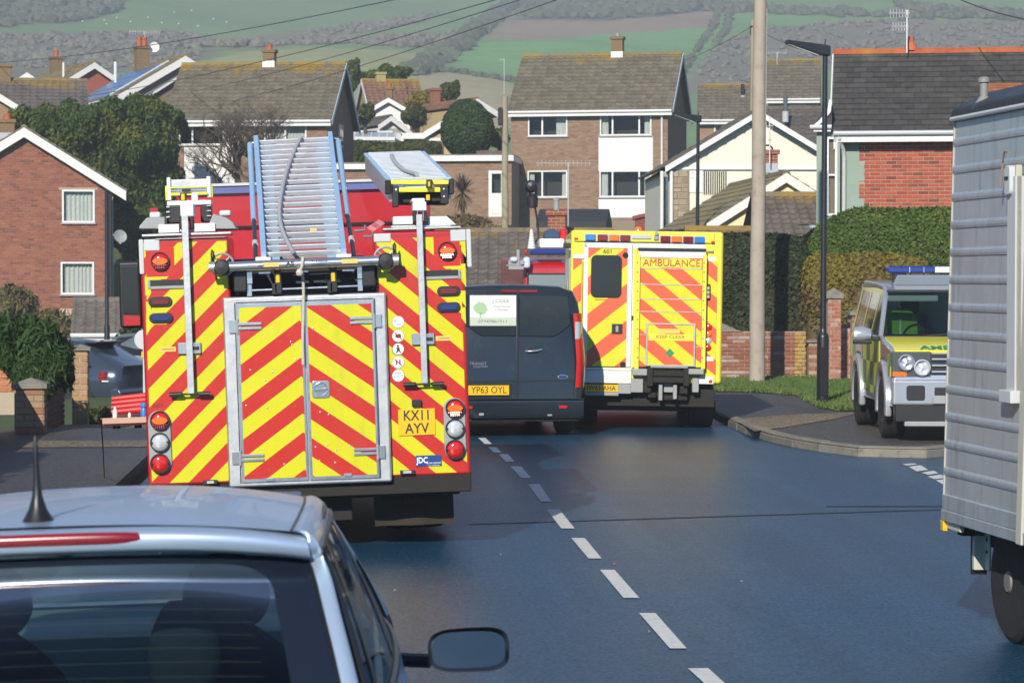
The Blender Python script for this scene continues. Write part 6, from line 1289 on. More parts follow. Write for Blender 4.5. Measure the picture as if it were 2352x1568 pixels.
def window(par, x0, x1, z0, z1, y, splits=(), sill=True, curtain=None, frame=M_WHITE, fw=.055, bars=(), room=.7):
    b = MB(); b.box(x0, x1, y - .03, y + .05, z0, z0 + fw); b.box(x0, x1, y - .03, y + .05, z1 - fw, z1); b.box(x0, x0 + fw, y - .03, y + .05, z0 + fw, z1 - fw); b.box(x1 - fw, x1, y - .03, y + .05, z0 + fw, z1 - fw)
    for s in splits: b.box(s - fw * .6, s + fw * .6, y - .032, y + .05, z0 + fw, z1 - fw)
    for s in bars: b.box(x0 + fw, x1 - fw, y - .028, y + .045, s - fw * .4, s + fw * .4)
    w = b.build('window', frame, par)
    e = [x0 + fw * .5, *splits, x1 - fw * .5]
    for a, c in zip(e[:-1], e[1:]):
        b = MB(); b.quad((a, y + .01, z0 + fw * .5), (c, y + .01, z0 + fw * .5), (c, y + .01, z1 - fw * .5), (a, y + .01, z1 - fw * .5)); b.build('pane', M_PANE, w)
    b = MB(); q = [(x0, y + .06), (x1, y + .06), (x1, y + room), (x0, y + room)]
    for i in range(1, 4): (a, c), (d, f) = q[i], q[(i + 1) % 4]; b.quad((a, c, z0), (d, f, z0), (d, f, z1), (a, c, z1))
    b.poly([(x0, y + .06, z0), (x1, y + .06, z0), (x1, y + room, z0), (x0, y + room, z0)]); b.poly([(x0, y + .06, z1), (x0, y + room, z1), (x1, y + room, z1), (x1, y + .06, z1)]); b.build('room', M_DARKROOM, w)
    if curtain:
        spans = {'full': [(x0 + .03, x1 - .03)], 'sides': [(x0 + .03, x0 + .03 + .14 * (x1 - x0)), (x1 - .03 - .13 * (x1 - x0), x1 - .03)], 'left': [(x0 + .03, x0 + .25 * (x1 - x0))], 'right': [(x0 + .7 * (x1 - x0), x1 - .03)]}[curtain]
        b = MB()
        for a, c in spans: n_ = max(8, int((c - a) * 36)); b.grid(lambda u, v: (a + (c - a) * u, y + .16 + .022 * math.sin(u * n_ * 1.3 + .7 * math.sin(u * 9)), z0 + .02 + (z1 - z0 - .04) * v), n_ * 2, 2)
        b.build('curtain', M_CURT, w, smooth=True)
    if sill: b = MB(); b.box(x0 - .04, x1 + .04, y - .09, y + .03, z0 - .05, z0); b.build('sill', M_SKIRT if frame is M_WHITE else frame, w)
    return w
_tm = {}
def tile_mesh(tw, g, m, kind):
    k = (round(tw, 3), round(g, 3), m.name, kind)
    if k not in _tm:
        b = MB(); L = g * 1.12
        if kind == 'pan': pr = [(0, .012), (.12, .034), (.26, .036), (.42, .010), (.62, .002), (.85, .004), (1.0, .014)]
        else: pr = [(0.012, .010), (.5, .012), (.988, .010)]
        vs_ = [(u * tw, v * L, h + (.034 if v == 0 else .0)) for v in (0, 1) for u, h in pr] + [(u * tw, .003, -.004) for u, h in pr]; n = len(pr)
        fs = [(i, i + 1, n + i + 1, n + i) for i in range(n - 1)] + [(2 * n + i, 2 * n + i + 1, i + 1, i) for i in range(n - 1)] + [(2 * n, 0, n), (3 * n - 1, 2 * n - 1, n - 1)]
        b.add(vs_, fs); _tm[k] = b.mesh('tile', m)
    return _tm[k]
def slope_tiles(par, e0, e1, r0, r1, m, tw=.30, g=.31, kind='pan', limit=300, name='roof_tile', deck=None, clip=None, stuffname='roof_tiling', near=None):
    """tiles on the slope with eave e0-e1 and ridge r0-r1 (local points)"""
    e0, e1, r0, r1 = map(Vector, (e0, e1, r0, r1)); u = (e1 - e0).normalized(); W_ = (e1 - e0).length; up = (r0 - e0) - u * (r0 - e0).dot(u); Ls = up.length; v = up.normalized(); nn = u.cross(v)
    n = round(W_ / tw); tw = W_ / n; rws = round(Ls / g); g = Ls / rws; me = tile_mesh(tw, g, m, kind); out = []
    sh = (r0 - e0).dot(u) / Ls
    for r in range(rws):
        off = (tw * .5 if (kind != 'pan' and r % 2) else 0)
        for c in range(n + (1 if off else 0)):
            x = c * tw - off; x2 = min(x + tw, W_); sx = 1.0
            xa = max(x, 0); sx = (x2 - xa) / tw
            if sx < .2: continue
            o = e0 + u * (xa + sh * r * g) + v * (r * g) + nn * random.uniform(.0, .006)
            if clip and not clip(o + u * tw * sx * .5 + v * g * .5): continue
            rot = random.uniform(-.006, .006)
            X = Matrix(((u.x * sx, v.x, nn.x, o.x), (u.y * sx, v.y, nn.y, o.y), (u.z * sx, v.z, nn.z, o.z), (0, 0, 0, 1))) @ Matrix.Rotation(rot, 4, 'Z'); out.append(X)
    pieces(par, name, me, m, out, limit, stuffname, (lambda X: (X.translation - Vector(near)).length) if near else None)
    b = MB(); b.quad(e0 - nn * .02, e1 - nn * .02, r1 - nn * .02, r0 - nn * .02); b.quad(r0 - nn * .1, r1 - nn * .1, e1 - nn * .1, e0 - nn * .1); return b.build('roof_deck', deck or M_UNDER, par)
def ridge_run(par, a, b_, m, ln=.42, r=.11, name='ridge_tile'):
    a, b_ = Vector(a), Vector(b_); d = b_ - a; n = max(1, round(d.length / ln)); d /= n; x = d.normalized(); side = Vector((0, 0, 1)).cross(x).normalized()
    for k in range(n):
        mb = MB(); o = a + d * k; o2 = o + d * 1.0; rr = r * random.uniform(.97, 1.03)
        pr = [(-1.1, -.55), (-.75, .15), (-.3, .55), (.3, .55), (.75, .15), (1.1, -.55)]
        q = [o + side * (p[0] * rr) + Vector((0, 0, p[1] * rr)) for p in pr] + [o2 + side * (p[0] * rr * .96) + Vector((0, 0, p[1] * rr * .96)) for p in pr]
        mb.add(q, [(i, i + 1, 7 + i, 6 + i) for i in range(5)] + [(5, 4, 3, 2, 1, 0)]); mb.build(name, m, par)
def board(par, a, b_, w, t, m, name, n=(0, -1, 0), drop=True):
    """a straight board of width w hanging below the line a-b, thickness t along n"""
    a, b_, n = Vector(a), Vector(b_), Vector(n).normalized(); d = (b_ - a).normalized(); dn = d.cross(n).normalized()
    if dn.z > 0: dn = -dn
    q = [a, b_, b_ + dn * w, a + dn * w]; mb = MB(); mb.add(q + [p + n * t for p in q], [(0, 1, 2, 3), (7, 6, 5, 4), (0, 4, 5, 1), (1, 5, 6, 2), (2, 6, 7, 3), (3, 7, 4, 0)]); return mb.build(name, m, par)
def verge(par, e, za, sl, y, w, m=None, e2=None):
    e2 = e if e2 is None else e2; k = w * math.sqrt(1 + sl * sl); b = MB(); b.prism([(-e, za - sl * e - k), (-e, za - sl * e), (0, za), (e2, za - sl * e2), (e2, za - sl * e2 - k), (0, za - k)], 'y', y - .03, y); return b.build('verge_board', m or M_WPAINT, par)
def chimney(par, x, y, z0, z1, w=.55, d=.55, m=M_CHIM, pots=1, base=True, ph=.32):
    b = MB(); b.box(x - w / 2, x + w / 2, y - d / 2, y + d / 2, z0, z1); b.box(x - w / 2 - .05, x + w / 2 + .05, y - d / 2 - .05, y + d / 2 + .05, z1 - .12, z1); c = b.build('chimney', m, par)
    if base: b = MB(); b.box(x - w / 2 - .015, x + w / 2 + .015, y - d / 2 - .015, y + d / 2 + .015, z0, z0 + .26); b.build('flashing', M_LEAD if base == 1 else M_WPAINT, c)
    for k in range(pots): b = MB(); px_ = x + (k - (pots - 1) / 2) * .26; b.lathe([(.12, 0), (.11, ph * .7), (.125, ph * .75), (.125, ph), (.09, ph), (.09, ph * .6)], (px_, y, z1), 'z', 14); b.build('chimney_pot', M_POT, c, smooth=True)
    return c
def aerial(name, label, base, h, arms, m=M_AERIAL):
    """arms: (height, left length, right length, number of elements)"""
    o = thing(name, label, 'aerial', base); b = MB(); b.cyl((0, 0, -.3), (0, 0, h), .016, 6); b.build('mast', m, o)
    for (z, l, r, n) in arms:
        b = MB(); b.cyl((-l, 0, z), (r, 0, z), .013, 6)
        for k in range(n): x = -l + (l + r) * (k + .5) / n; b.cyl((x, -.02, z - .10), (x, -.02, z + .10), .007, 4); b.cyl((x, -.15, z), (x, .15, z), .007, 4)
        b.build('antenna_array', m, o)
    return o
def gutter(par, a, b_, m=M_WHITE, r=.055, fascia=.16, n=(0, -1, 0)):
    a, b_ = Vector(a), Vector(b_); mb = MB(); mb.cyl(a + Vector(n) * .06, b_ + Vector(n) * .06, r, 8); mb.build('gutter', m, par, smooth=True)
    if fascia: board(par, a - Vector((0, 0, .02)), b_ - Vector((0, 0, .02)), fascia, .02, m, 'fascia', n)
def pipe(par, pts, m, r=.036, name='downpipe'): mb = MB(); mb.tube(pts, r, 8); return mb.build(name, m, par, smooth=True)

# ------------------------------------------------------------------ brick house in the middle (two storeys)
class Loc:  # photograph pixels -> local coordinates on a house front
    def __init__(s, px, base, Y, yaw):
        s.s = F / Y; s.px = px; s.base = base; s.root = P(px, base, Y); s.yaw = yaw
        s.k = math.cos(yaw + math.atan((px - 773) / F))
    def x(s, px): return (px - s.px) / s.s / s.k
    def z(s, py): return (s.base - py) / s.s
    def xz(s, px, py): return s.x(px), s.z(py)
L = Loc(1352, 522, 107, R(-14)); hm = thing('house', 'brown brick two storey house with white panels between its windows and a mossy tiled roof', 'house', L.root, (0, 0, R(-14)))
X0, X1, ZE = L.x(1172), L.x(1533), L.z(247); D_ = 7.0
wins = [(1212, 1303, 253, 312, [1245], 'right'), (1378, 1496, 253, 312, [1407, 1468], 'sides'), (1211, 1303, 391, 453, [1245], 'sides'), (1377, 1496, 392, 453, [1407, 1468], 'sides')]
holes = [(L.x(a), L.x(b), L.z(d), L.z(c)) for a, b, c, d, _, _ in wins]; pan = [(L.x(1375), L.x(1499), L.z(393), L.z(313)), (L.x(1375), L.x(1499), L.z(500), L.z(454))]
wall_sheet(hm, X0, X1, -1.5, ZE, 0, M_MORTARD, holes)
brick_field(hm, X0, X1, L.z(505), ZE - .02, 0, M_BR_BUFF, holes + pan, key=lambda q: abs(q[0].translation.x - .2) + abs(q[0].translation.z - 2.6))
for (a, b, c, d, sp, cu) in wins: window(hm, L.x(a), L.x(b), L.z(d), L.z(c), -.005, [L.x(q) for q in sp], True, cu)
for x0, x1, z0, z1 in pan:
    n = max(3, round((z1 - z0) / .15)); h = (z1 - z0) / n
    for k in range(n): b = MB(); b.add([(x0, -.03, z0 + k * h), (x1, -.03, z0 + k * h), (x1, -.014, z0 + (k + 1) * h), (x0, -.014, z0 + (k + 1) * h), (x0, 0, z0 + k * h), (x1, 0, z0 + k * h), (x1, 0, z0 + (k + 1) * h), (x0, 0, z0 + (k + 1) * h)], [(0, 1, 2, 3), (4, 5, 1, 0), (0, 3, 7, 4), (1, 5, 6, 2), (3, 2, 6, 7)]); b.build('cladding_board', M_WPAINT, hm)
rz = 2.42; ov = .32
b = MB(); b.add([(X0, 0, -1.5), (X0, D_, -1.5), (X0, D_, ZE), (X0, D_ / 2, ZE + rz - .1), (X0, 0, ZE)], [(4, 3, 2, 1, 0)]); b.quad((X1, D_, -1.5), (X0, D_, -1.5), (X0, D_, ZE), (X1, D_, ZE)); b.build('wall', M_BTEX, hm)
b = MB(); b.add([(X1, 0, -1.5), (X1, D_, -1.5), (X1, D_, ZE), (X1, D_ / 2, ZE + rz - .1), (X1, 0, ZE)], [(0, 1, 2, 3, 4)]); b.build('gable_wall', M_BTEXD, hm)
zt_ = hm.location.z + ZE + rz; M_TM = tiles('grey_brown_tiles', TG, TG2, zr=zt_, amount=.85)
sl = rz / (D_ / 2); ye, ze = -ov, ZE - ov * sl + .05
slope_tiles(hm, (X0 - .12, ye, ze), (X1 + .22, ye, ze), (X0 - .12, D_ / 2, ZE + rz + .05), (X1 + .22, D_ / 2, ZE + rz + .05), M_TM, .30, .30)
b = MB(); b.quad((X1 + .22, D_ + ov, ze), (X0 - .12, D_ + ov, ze), (X0 - .12, D_ / 2, ZE + rz + .05), (X1 + .22, D_ / 2, ZE + rz + .05)); b.build('rear_roof', M_TM, hm)
ridge_run(hm, (X0 - .12, D_ / 2, ZE + rz + .08), (X1 + .22, D_ / 2, ZE + rz + .08), M_TM)
gutter(hm, (X0 - .12, ye + .02, ze - .01), (X1 + .2, ye + .02, ze - .01)); M_BARGE = mat('shade_blue_bargeboard', (.50, .55, .60), .5)  # white board; the blue of its shade is put into the colour
for (ya, yb) in ((ye, D_ / 2), (D_ + ov, D_ / 2)): board(hm, (X1 + .23, ya, ze + .03), (X1 + .23, yb, ZE + rz + .08), .22, .03, M_BARGE, 'bargeboard', (1, 0, 0))
pipe(hm, [(L.x(1520), -.16, ze - .05), (L.x(1520), -.08, ze - .35), (L.x(1520), -.08, -1.0)], M_WHITE, .045)
chimney(hm, L.x(1392), D_ / 2, ZE + rz - .1, ZE + rz + .80, .48, .55, M_CHIM, 0, 2); b = MB(); b.cyl((L.x(1392), D_ / 2, ZE + rz + .8), (L.x(1392), D_ / 2, ZE + rz + .95), .09, 10); b.build('chimney_cowl', M_GREYP, hm)
b = MB(); b.lathe([(.02, 0), (.11, .08), (.11, .1)], (X1 + .12, 2.2, ZE + .95), 'z', 12); b.cyl((X1, 2.2, ZE + 1.05), (X1 + .14, 2.2, ZE + 1.05), .02); b.build('gable_lamp', M_LGREY, hm)

# ------------------------------------------------------------------ house with the long lichened roof at the left of the middle
L = Loc(580, 500, 101, R(-8.8)); h2 = thing('house', 'house with a long lichen edged tiled roof and white cladding, behind the bare tree', 'house', L.root, (0, 0, R(-8.8)))
X0, X1, ZE = L.x(388), L.x(749), L.z(272); D_ = 7.0
wins = [(413, 516, 279, 334, [444], None), (607, 703, 279, 334, [655], 'full'), (607, 703, 400, 470, [655], 'full')]
holes = [(L.x(a), L.x(b), L.z(d), L.z(c)) for a, b, c, d, _, _ in wins]; pan = [(L.x(425), L.x(516), L.z(440), L.z(334)), (L.x(516), L.x(540), L.z(440), L.z(276)), (L.x(607), L.x(703), L.z(400), L.z(335))]
wall_sheet(h2, X0, X1, -2, ZE, 0, M_MORTARD, holes); brick_field(h2, X0, X1, L.z(440), ZE - .02, 0, M_BR_BUFF, holes + pan, key=lambda q: abs(q[0].translation.x - 2.3) + abs(q[0].translation.z - 3))
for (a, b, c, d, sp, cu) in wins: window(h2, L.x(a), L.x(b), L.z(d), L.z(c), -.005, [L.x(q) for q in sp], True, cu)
for x0, x1, z0, z1 in pan:
    n = max(3, round((z1 - z0) / .16)); h = (z1 - z0) / n
    for k in range(n): b = MB(); b.add([(x0, -.03, z0 + k * h), (x1, -.03, z0 + k * h), (x1, -.014, z0 + (k + 1) * h), (x0, -.014, z0 + (k + 1) * h), (x0, 0, z0 + k * h), (x1, 0, z0 + k * h)], [(0, 1, 2, 3), (4, 5, 1, 0)]); b.build('cladding_board', M_WPAINT, h2)
rz = 2.3; sl = rz / (D_ / 2); ye, ze = -ov, ZE - ov * sl + .05
b = MB(); b.add([(X0, 0, -2), (X0, D_, -2), (X0, D_, ZE), (X0, D_ / 2, ZE + rz - .1), (X0, 0, ZE)], [(4, 3, 2, 1, 0)]); b.quad((X1, D_, -2), (X0, D_, -2), (X0, D_, ZE), (X1, D_, ZE)); b.build('wall', M_BTEX, h2)
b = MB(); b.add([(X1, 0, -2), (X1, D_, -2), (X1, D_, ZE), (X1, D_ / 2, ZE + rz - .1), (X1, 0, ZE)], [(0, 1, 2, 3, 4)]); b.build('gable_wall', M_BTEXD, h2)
zt_ = h2.location.z + ZE + rz; M_TL = tiles('lichened_tiles', TG, TG2, zr=zt_, amount=.9, patch=.56)
slope_tiles(h2, (X0 - .2, ye, ze), (X1 + .22, ye, ze), (X0 - .2, D_ / 2, ZE + rz + .05), (X1 + .22, D_ / 2, ZE + rz + .05), M_TL, .30, .30, near=(2, 0, ZE + 1))
b = MB(); b.quad((X1 + .22, D_ + ov, ze), (X0 - .2, D_ + ov, ze), (X0 - .2, D_ / 2, ZE + rz + .05), (X1 + .22, D_ / 2, ZE + rz + .05)); b.build('rear_roof', M_TL, h2)
ridge_run(h2, (X0 - .2, D_ / 2, ZE + rz + .08), (X1 + .22, D_ / 2, ZE + rz + .08), M_TL); gutter(h2, (X0 - .2, ye + .02, ze - .01), (X1 + .2, ye + .02, ze - .01))
for (ya, yb) in ((ye, D_ / 2), (D_ + ov, D_ / 2)): board(h2, (X1 + .23, ya, ze + .03), (X1 + .23, yb, ZE + rz + .08), .20, .03, M_BARGE, 'bargeboard', (1, 0, 0))
b = MB(); b.box(X1 - .0, X1 + .05, 2.9, 3.9, L.z(330), L.z(278)); w = b.build('window', mat('shaded_frame', (.55, .6, .62), .5), h2); b = MB(); b.box(X1 + .045, X1 + .055, 2.98, 3.38, L.z(326), L.z(282)); b.box(X1 + .045, X1 + .055, 3.44, 3.84, L.z(326), L.z(282)); b.build('pane', M_DARKGLASS, w)
chimney(h2, L.x(583), D_ / 2, ZE + rz - .1, ZE + rz + .62, .46, .55, M_CHIM, 1, 2, .2)

# ------------------------------------------------------------------ red brick gabled house at the far left
L = Loc(58, 770, 87, R(4.8)); h1 = thing('house', 'orange brick gabled house with a white verge at the left edge behind the parked cars', 'house', L.root, (0, 0, R(4.8)))
hw = L.x(246); ZE = L.z(436); ZA = L.z(318); Dp = 8.0
wins = [(141.5, 215, 439, 514), (138, 213, 603, 677)]; holes = [(L.x(a), L.x(b), L.z(d), L.z(c)) for a, b, c, d in wins]
ins = lambda x, z: z < ZA - abs(x) * (ZA - ZE) / hw - .02
wall_sheet(h1, -hw, hw, -1.2, ZE, 0, M_MORTARD, holes, [(-hw, ZE), (hw, ZE), (0, ZA)], depth=Dp)
brick_field(h1, -hw + .01, hw, L.z(757), ZA, 0, M_BR_L1, holes, ins, bl=.235, bh=.087, key=lambda q: abs(q[0].translation.x - 1.8) + abs(q[0].translation.z - 4.2))
for a, b, c, d in wins: window(h1, L.x(a), L.x(b), L.z(d), L.z(c), -.005, [], True, 'full', fw=.06)
b = MB()
for (a, c, d, e) in ((L.x(141) - .1, L.x(215) + .1, L.z(439), L.z(434)),): b.box(a, c, -.02, .02, d, e)
b.build('lintel', M_MORTAR, h1)
sl = (ZA - ZE) / hw; T1 = tiles('old_grey_tiles', (.16, .14, .12), (.21, .18, .15), zr=h1.location.z + ZA, amount=.5)
for s in (1, -1):
    e = hw + .58; b = MB(); b.prism([(s * -.0, ZA + .16), (s * e, ZA + .16 - sl * e), (s * e, ZA + .28 - sl * e), (0, ZA + .28)], 'y', -.25, Dp + .2); b.build('roof', T1, h1)
    slope_tiles(h1, *(((e, -.28, ZA + .285 - sl * e), (e, Dp + .2, ZA + .285 - sl * e), (.0, -.28, ZA + .285), (.0, Dp + .2, ZA + .285)) if s > 0 else ((-e, Dp + .2, ZA + .285 - sl * e), (-e, -.28, ZA + .285 - sl * e), (0, Dp + .2, ZA + .285), (0, -.28, ZA + .285))), T1, .30, .31, limit=40)
    b = MB(); b.prism([(s * (hw + .02), ZE - .02), (s * e, ZE - .06), (s * e, ZA + .0 - sl * e + .05), (s * (hw + .02), ZE + .2)], 'y', -.26, -.2); b.build('box_end', M_WPAINT, h1)
verge(h1, hw + .58, ZA + .27, sl, -.27, .27)
ridge_run(h1, (0, -.28, ZA + .31), (0, Dp + .2, ZA + .31), T1)
pipe(h1, [(hw + .5, -.2, ZE - .03), (hw + .15, -.12, ZE - .08), (hw + .07, -.12, ZE - .3), (hw + .07, -.12, -1.0)], M_BLACK, .05)
b = MB(); b.box(hw + .0, hw + .16, .1, .5, -1, ZE); b.build('side_return', M_GREYP, h1)
o = thing('satellite_dish', 'grey satellite dish on the corner of the orange brick house', 'satellite dish', P(272, 545, 86.6)); b = MB(); b.lathe([(0, .06), (.12, .045), (.22, 0), (.225, .01), (.12, .055), (0, .07)], (.02, -.15, 0), 'y', 20); b.build('dish', M_GREYP, o, smooth=True, rot=(R(-15), 0, R(25))); b = MB(); b.tube([(-.2, .3, .1), (-.1, .1, .0), (.0, -.05, -.02)], .02); b.tube([(.02, -.1, -.2), (.1, -.45, -.2)], .012); b.box(.07, .13, -.48, -.42, -.22, -.14); b.build('dish_arm', M_GREYP, o)
chimney(h1, L.x(12), 3.0, ZA + .0, ZA + .72, .5, .5, M_CHIM, 1, 1, .2)
# pierced screen block panel at its foot
scb = thing('screen_wall', 'cream pierced screen block wall at the foot of the orange brick house', 'wall', P(170, 737, 86.0), (0, 0, R(4.8)))
b = MB(); n_, k_ = 7, 2; cw = (227 - 112) / (F / 86) / n_
_sc = MB()
for (a, c, d, e) in ((0, cw, 0, .035), (0, cw, cw * .85 - .035, cw * .85), (0, .035, .035, cw * .85 - .035), (cw - .035, cw, .035, cw * .85 - .035), (.035, cw - .035, cw * .425 - .015, cw * .425 + .015), (cw / 2 - .015, cw / 2 + .015, .035, cw * .425 - .015), (cw / 2 - .015, cw / 2 + .015, cw * .425 + .015, cw * .85 - .035)): _sc.box(a, c, -.05, .05, d, e)
_scm = _sc.mesh('screen_block', mat('screen_block', (.50, .42, .33), .9, 0, .15, 6))
pieces(scb, 'screen_block', _scm, None, [Matrix.Translation(((i - n_ / 2) * cw, 0, j * cw * .85)) for i in range(n_) for j in range(k_)])

# ------------------------------------------------------------------ slate roofed house at the right
L = Loc(2150, 858, 56, R(-12)); hr = thing('house', 'red brick house with sage green corner, grey slates and red ridge, behind the clipped hedge', 'house', L.root, (0, 0, R(-12)))
X0, X1, ZE, ZW = L.x(1922), 5.2, L.z(318), -.5; D_ = 6.2
wall_sheet(hr, X0, X1, ZW, ZE, 0, M_MORTAR, depth=D_)
qz = [(L.z(y0), L.z(y1)) for y0, y1 in ((368, 318), (410, 368), (452, 410), (520, 452))]
brick_field(hr, L.x(1971.5), X1, L.z(520), ZE, 0, M_BR_RED, [(L.x(1971.5) - .1, L.x(1983), qz[1][0], qz[1][1]), (L.x(1971.5) - .1, L.x(1983), qz[3][0], qz[3][1])], bl=.232, bh=.0825, mo=.012, key=lambda q: abs(q[0].translation.x + .6) + abs(q[0].translation.z - 4.2) * 2)
b = MB(); b.box(X0, L.x(1971), -.02, .0, ZW, ZE); b.box(L.x(1971), L.x(1982.5), -.02, .0, *qz[1]); b.box(L.x(1971), L.x(1982.5), -.02, .0, *qz[3]); b.build('rendered_corner', M_SAGE, hr)
rz = 2.25; ye = -.34; M_SL = tiles('grey_slates', (.055, .052, .050), (.085, .080, .075), (.22, .20, .16), zr=hr.location.z + ZE + rz, amount=.35, patch=.62); xl = L.x(1907)
zr_ = L.z(104) + .18; ze = L.z(298); Dr = 3.0
slope_tiles(hr, (xl, ye, ze), (X1 + .3, ye, ze), (xl, Dr, zr_), (X1 + .3, Dr, zr_), M_SL, .30, .262, 'slate', name='slate', near=(-.6, 0, 5.4), stuffname='slating')
b = MB(); b.quad((X1 + .3, 2 * Dr + .3, ze), (xl, 2 * Dr + .3, ze), (xl, Dr, zr_), (X1 + .3, Dr, zr_)); b.build('rear_roof', M_SL, hr); b = MB(); b.poly([(X0, 0, ZE), (X0, D_, ZE), (X0, Dr, zr_ - .2)][::-1]); b.build('gable_wall', M_SAGE, hr)
M_RID = tiles('red_ridge', (.36, .085, .035), (.42, .12, .045), (.45, .26, .02), zr=hr.location.z + zr_ - .5, amount=.45, patch=.75)
ridge_run(hr, (xl - .02, Dr, zr_ + .04), (X1 + .3, Dr, zr_ + .04), M_RID, .46, .12)
gutter(hr, (xl + .05, ye - .02, ze - .02), (X1 + .3, ye - .02, ze - .02), M_LGREY, .05, None); board(hr, (xl + .05, ye, ze - .05), (X1 + .3, ye, ze - .05), .16, .03, M_WPAINT, 'fascia'); board(hr, (xl - .02, ye, ze - .0), (xl - .02, Dr, zr_), .2, .03, M_WPAINT, 'bargeboard', (-1, 0, 0))
b = MB(); b.box(xl + .05, xl + .1, ye - .03, ye, ze - .36, ze - .1); b.build('fascia_return', M_WPAINT, hr)
pipe(hr, [(L.x(1925), ye - .05, ze - .12), (L.x(1934), -.15, ze - .35), (L.x(1936), -.1, ze - .55), (L.x(1935), -.1, .0)], M_LGREY, .045)
# bay at its left corner
bx0, bx1 = L.x(1873), L.x(1924); b = MB(); b.box(bx0, L.x(1896), -.35, 2.2, ZW, L.z(292)); b.box(L.x(1896), bx1, -.33, 2.2, ZW, L.z(492)); b.box(L.x(1896), bx1, -.34, 2.2, L.z(306), L.z(292)); b.box(L.x(1921), bx1 + .03, -.345, 0, L.z(492), L.z(306)); bay = b.build('bay', M_SAGE, hr)
w = window(hr, L.x(1896), L.x(1921), L.z(491), L.z(308), -.34, [], False, None, fw=.05, bars=[L.z(396)], room=.4); b = MB(); b.box(L.x(1900), L.x(1918), -.26, -.25, L.z(486), L.z(312)); b.build('blind', mat('brown_blind', (.20, .15, .10), .8, 0, .1, 20), w)
gutter(hr, (L.x(1858), -.48, L.z(286)), (L.x(1908), -.48, L.z(286)), M_LGREY, .05, None); board(hr, (L.x(1866), -.46, L.z(289)), (L.x(1906), -.46, L.z(289)), .07, .05, M_WPAINT, 'fascia')
b = MB(); b.prism([(L.x(1860), L.z(284)), (L.x(1908), L.z(284)), (L.x(1908), L.z(232)), (L.x(1900), L.z(232))], 'y', -.45, 1.5); b.build('bay_roof', M_SL, hr); b = MB(); b.prism([(L.x(1860), L.z(286)), (L.x(1880), L.z(270)), (L.x(1898), L.z(246)), (L.x(1902), L.z(222)), (L.x(1909), L.z(226)), (L.x(1906), L.z(252)), (L.x(1886), L.z(276)), (L.x(1870), L.z(287))], 'y', -.52, -.46); b.build('bay_barge', M_WPAINT, hr, bevel=.01)
b = MB(); b.lathe([(.03, 0), (.14, .1), (.16, .16)], (L.x(1872), -.5, L.z(530)), 'z', 12); b.build('bay_foot', mat('pale_lead', (.5, .6, .62), .5), hr)
b = MB(); b.cyl((bx0 - .4, -.40, L.z(512)), (bx1, -.40, L.z(512)), .012, 6); b.build('cable_run', M_BLACK, hr)
b = MB(); b.lathe([(.16, 0), (.13, .12), (.08, .18), (.085, .32), (.06, .32)], (L.x(2092), Dr, zr_ + .05), 'z', 14); b.build('chimney_pot', M_POT, hr, smooth=True)
por = MB(); q = L; M_DORM = tiles('orange_tiles', (.34, .13, .06), (.38, .17, .08), (.42, .24, .03), zr=hr.location.z + q.z(187), amount=.5, patch=.7)
slope_tiles(hr, (q.x(2262), -1.2, q.z(245)), (q.x(2420), -1.2, q.z(245)), (q.x(2262), -.4, q.z(190)), (q.x(2420), -.4, q.z(190)), M_DORM, .2, .12, 'slate', name='porch_tile', limit=80)
aerial('aerial', 'two armed television aerial on the red ridged slate roof', P(2083, 92, 58.6), 0.68, [(.60, .42, .06, 7), (.30, .36, .04, 6)]).rotation_euler = (0, 0, 0)

# ------------------------------------------------------------------ helper for the gabled houses further off
def gable_house(label, apex, eave, Y, D, back=None, phi=None, wall=M_BTEX, roof=None, ground=None, barge=M_WPAINT, bw=.22, rows=True, limit=60, clad=None, right=None, ovf=.25, lich=.8, tw=.30):
    s = F / Y; A_ = P(*apex, Y); hw_ = abs(apex[0] - eave[0]) / s; rise = (eave[1] - apex[1]) / s
    if phi is None: Xb = (back - 773) / F * (Y + D); phi = math.asin(max(-.7, min(.7, (Xb - A_.x) / D)))
    g0 = ground if ground is not None else float(terr(A_.x, Y)); o = thing('house', label, 'house', (A_.x, A_.y, g0), (0, 0, -phi))
    za = A_.z - g0; ze_ = za - rise; sl_ = rise / hw_; wr = hw_ * .93; hwr = (abs(right - apex[0]) / s if right else hw_)
    wall_sheet(o, -wr, min(wr, hwr), -.6, za - .12 - wr * sl_, ovf, wall, (), [(-wr, za - .12 - wr * sl_), (wr if not right else hwr, za - .12 - (wr if not right else hwr) * sl_), (0, za - .12)], depth=D - .4)
    rm = roof or tiles('far_tiles_' + str(len(bpy.data.materials)), TG, TG2, zr=g0 + za, amount=lich)
    for sgn in (1, -1):
        e = hw_ if sgn < 0 else hwr
        pts_ = ((e, 0, za - sl_ * e), (e, D, za - sl_ * e), (0, 0, za), (0, D, za)) if sgn > 0 else ((-e, D, za - sl_ * e), (-e, 0, za - sl_ * e), (0, D, za), (0, 0, za))
        slope_tiles(o, *pts_, rm, tw, .31, limit=limit)
    verge(o, hw_, za + .03, sl_, -.01, bw, barge, hwr)
    ridge_run(o, (0, 0, za + .05), (0, D, za + .05), rm)
    o['za'] = za; o['sl'] = sl_; return o
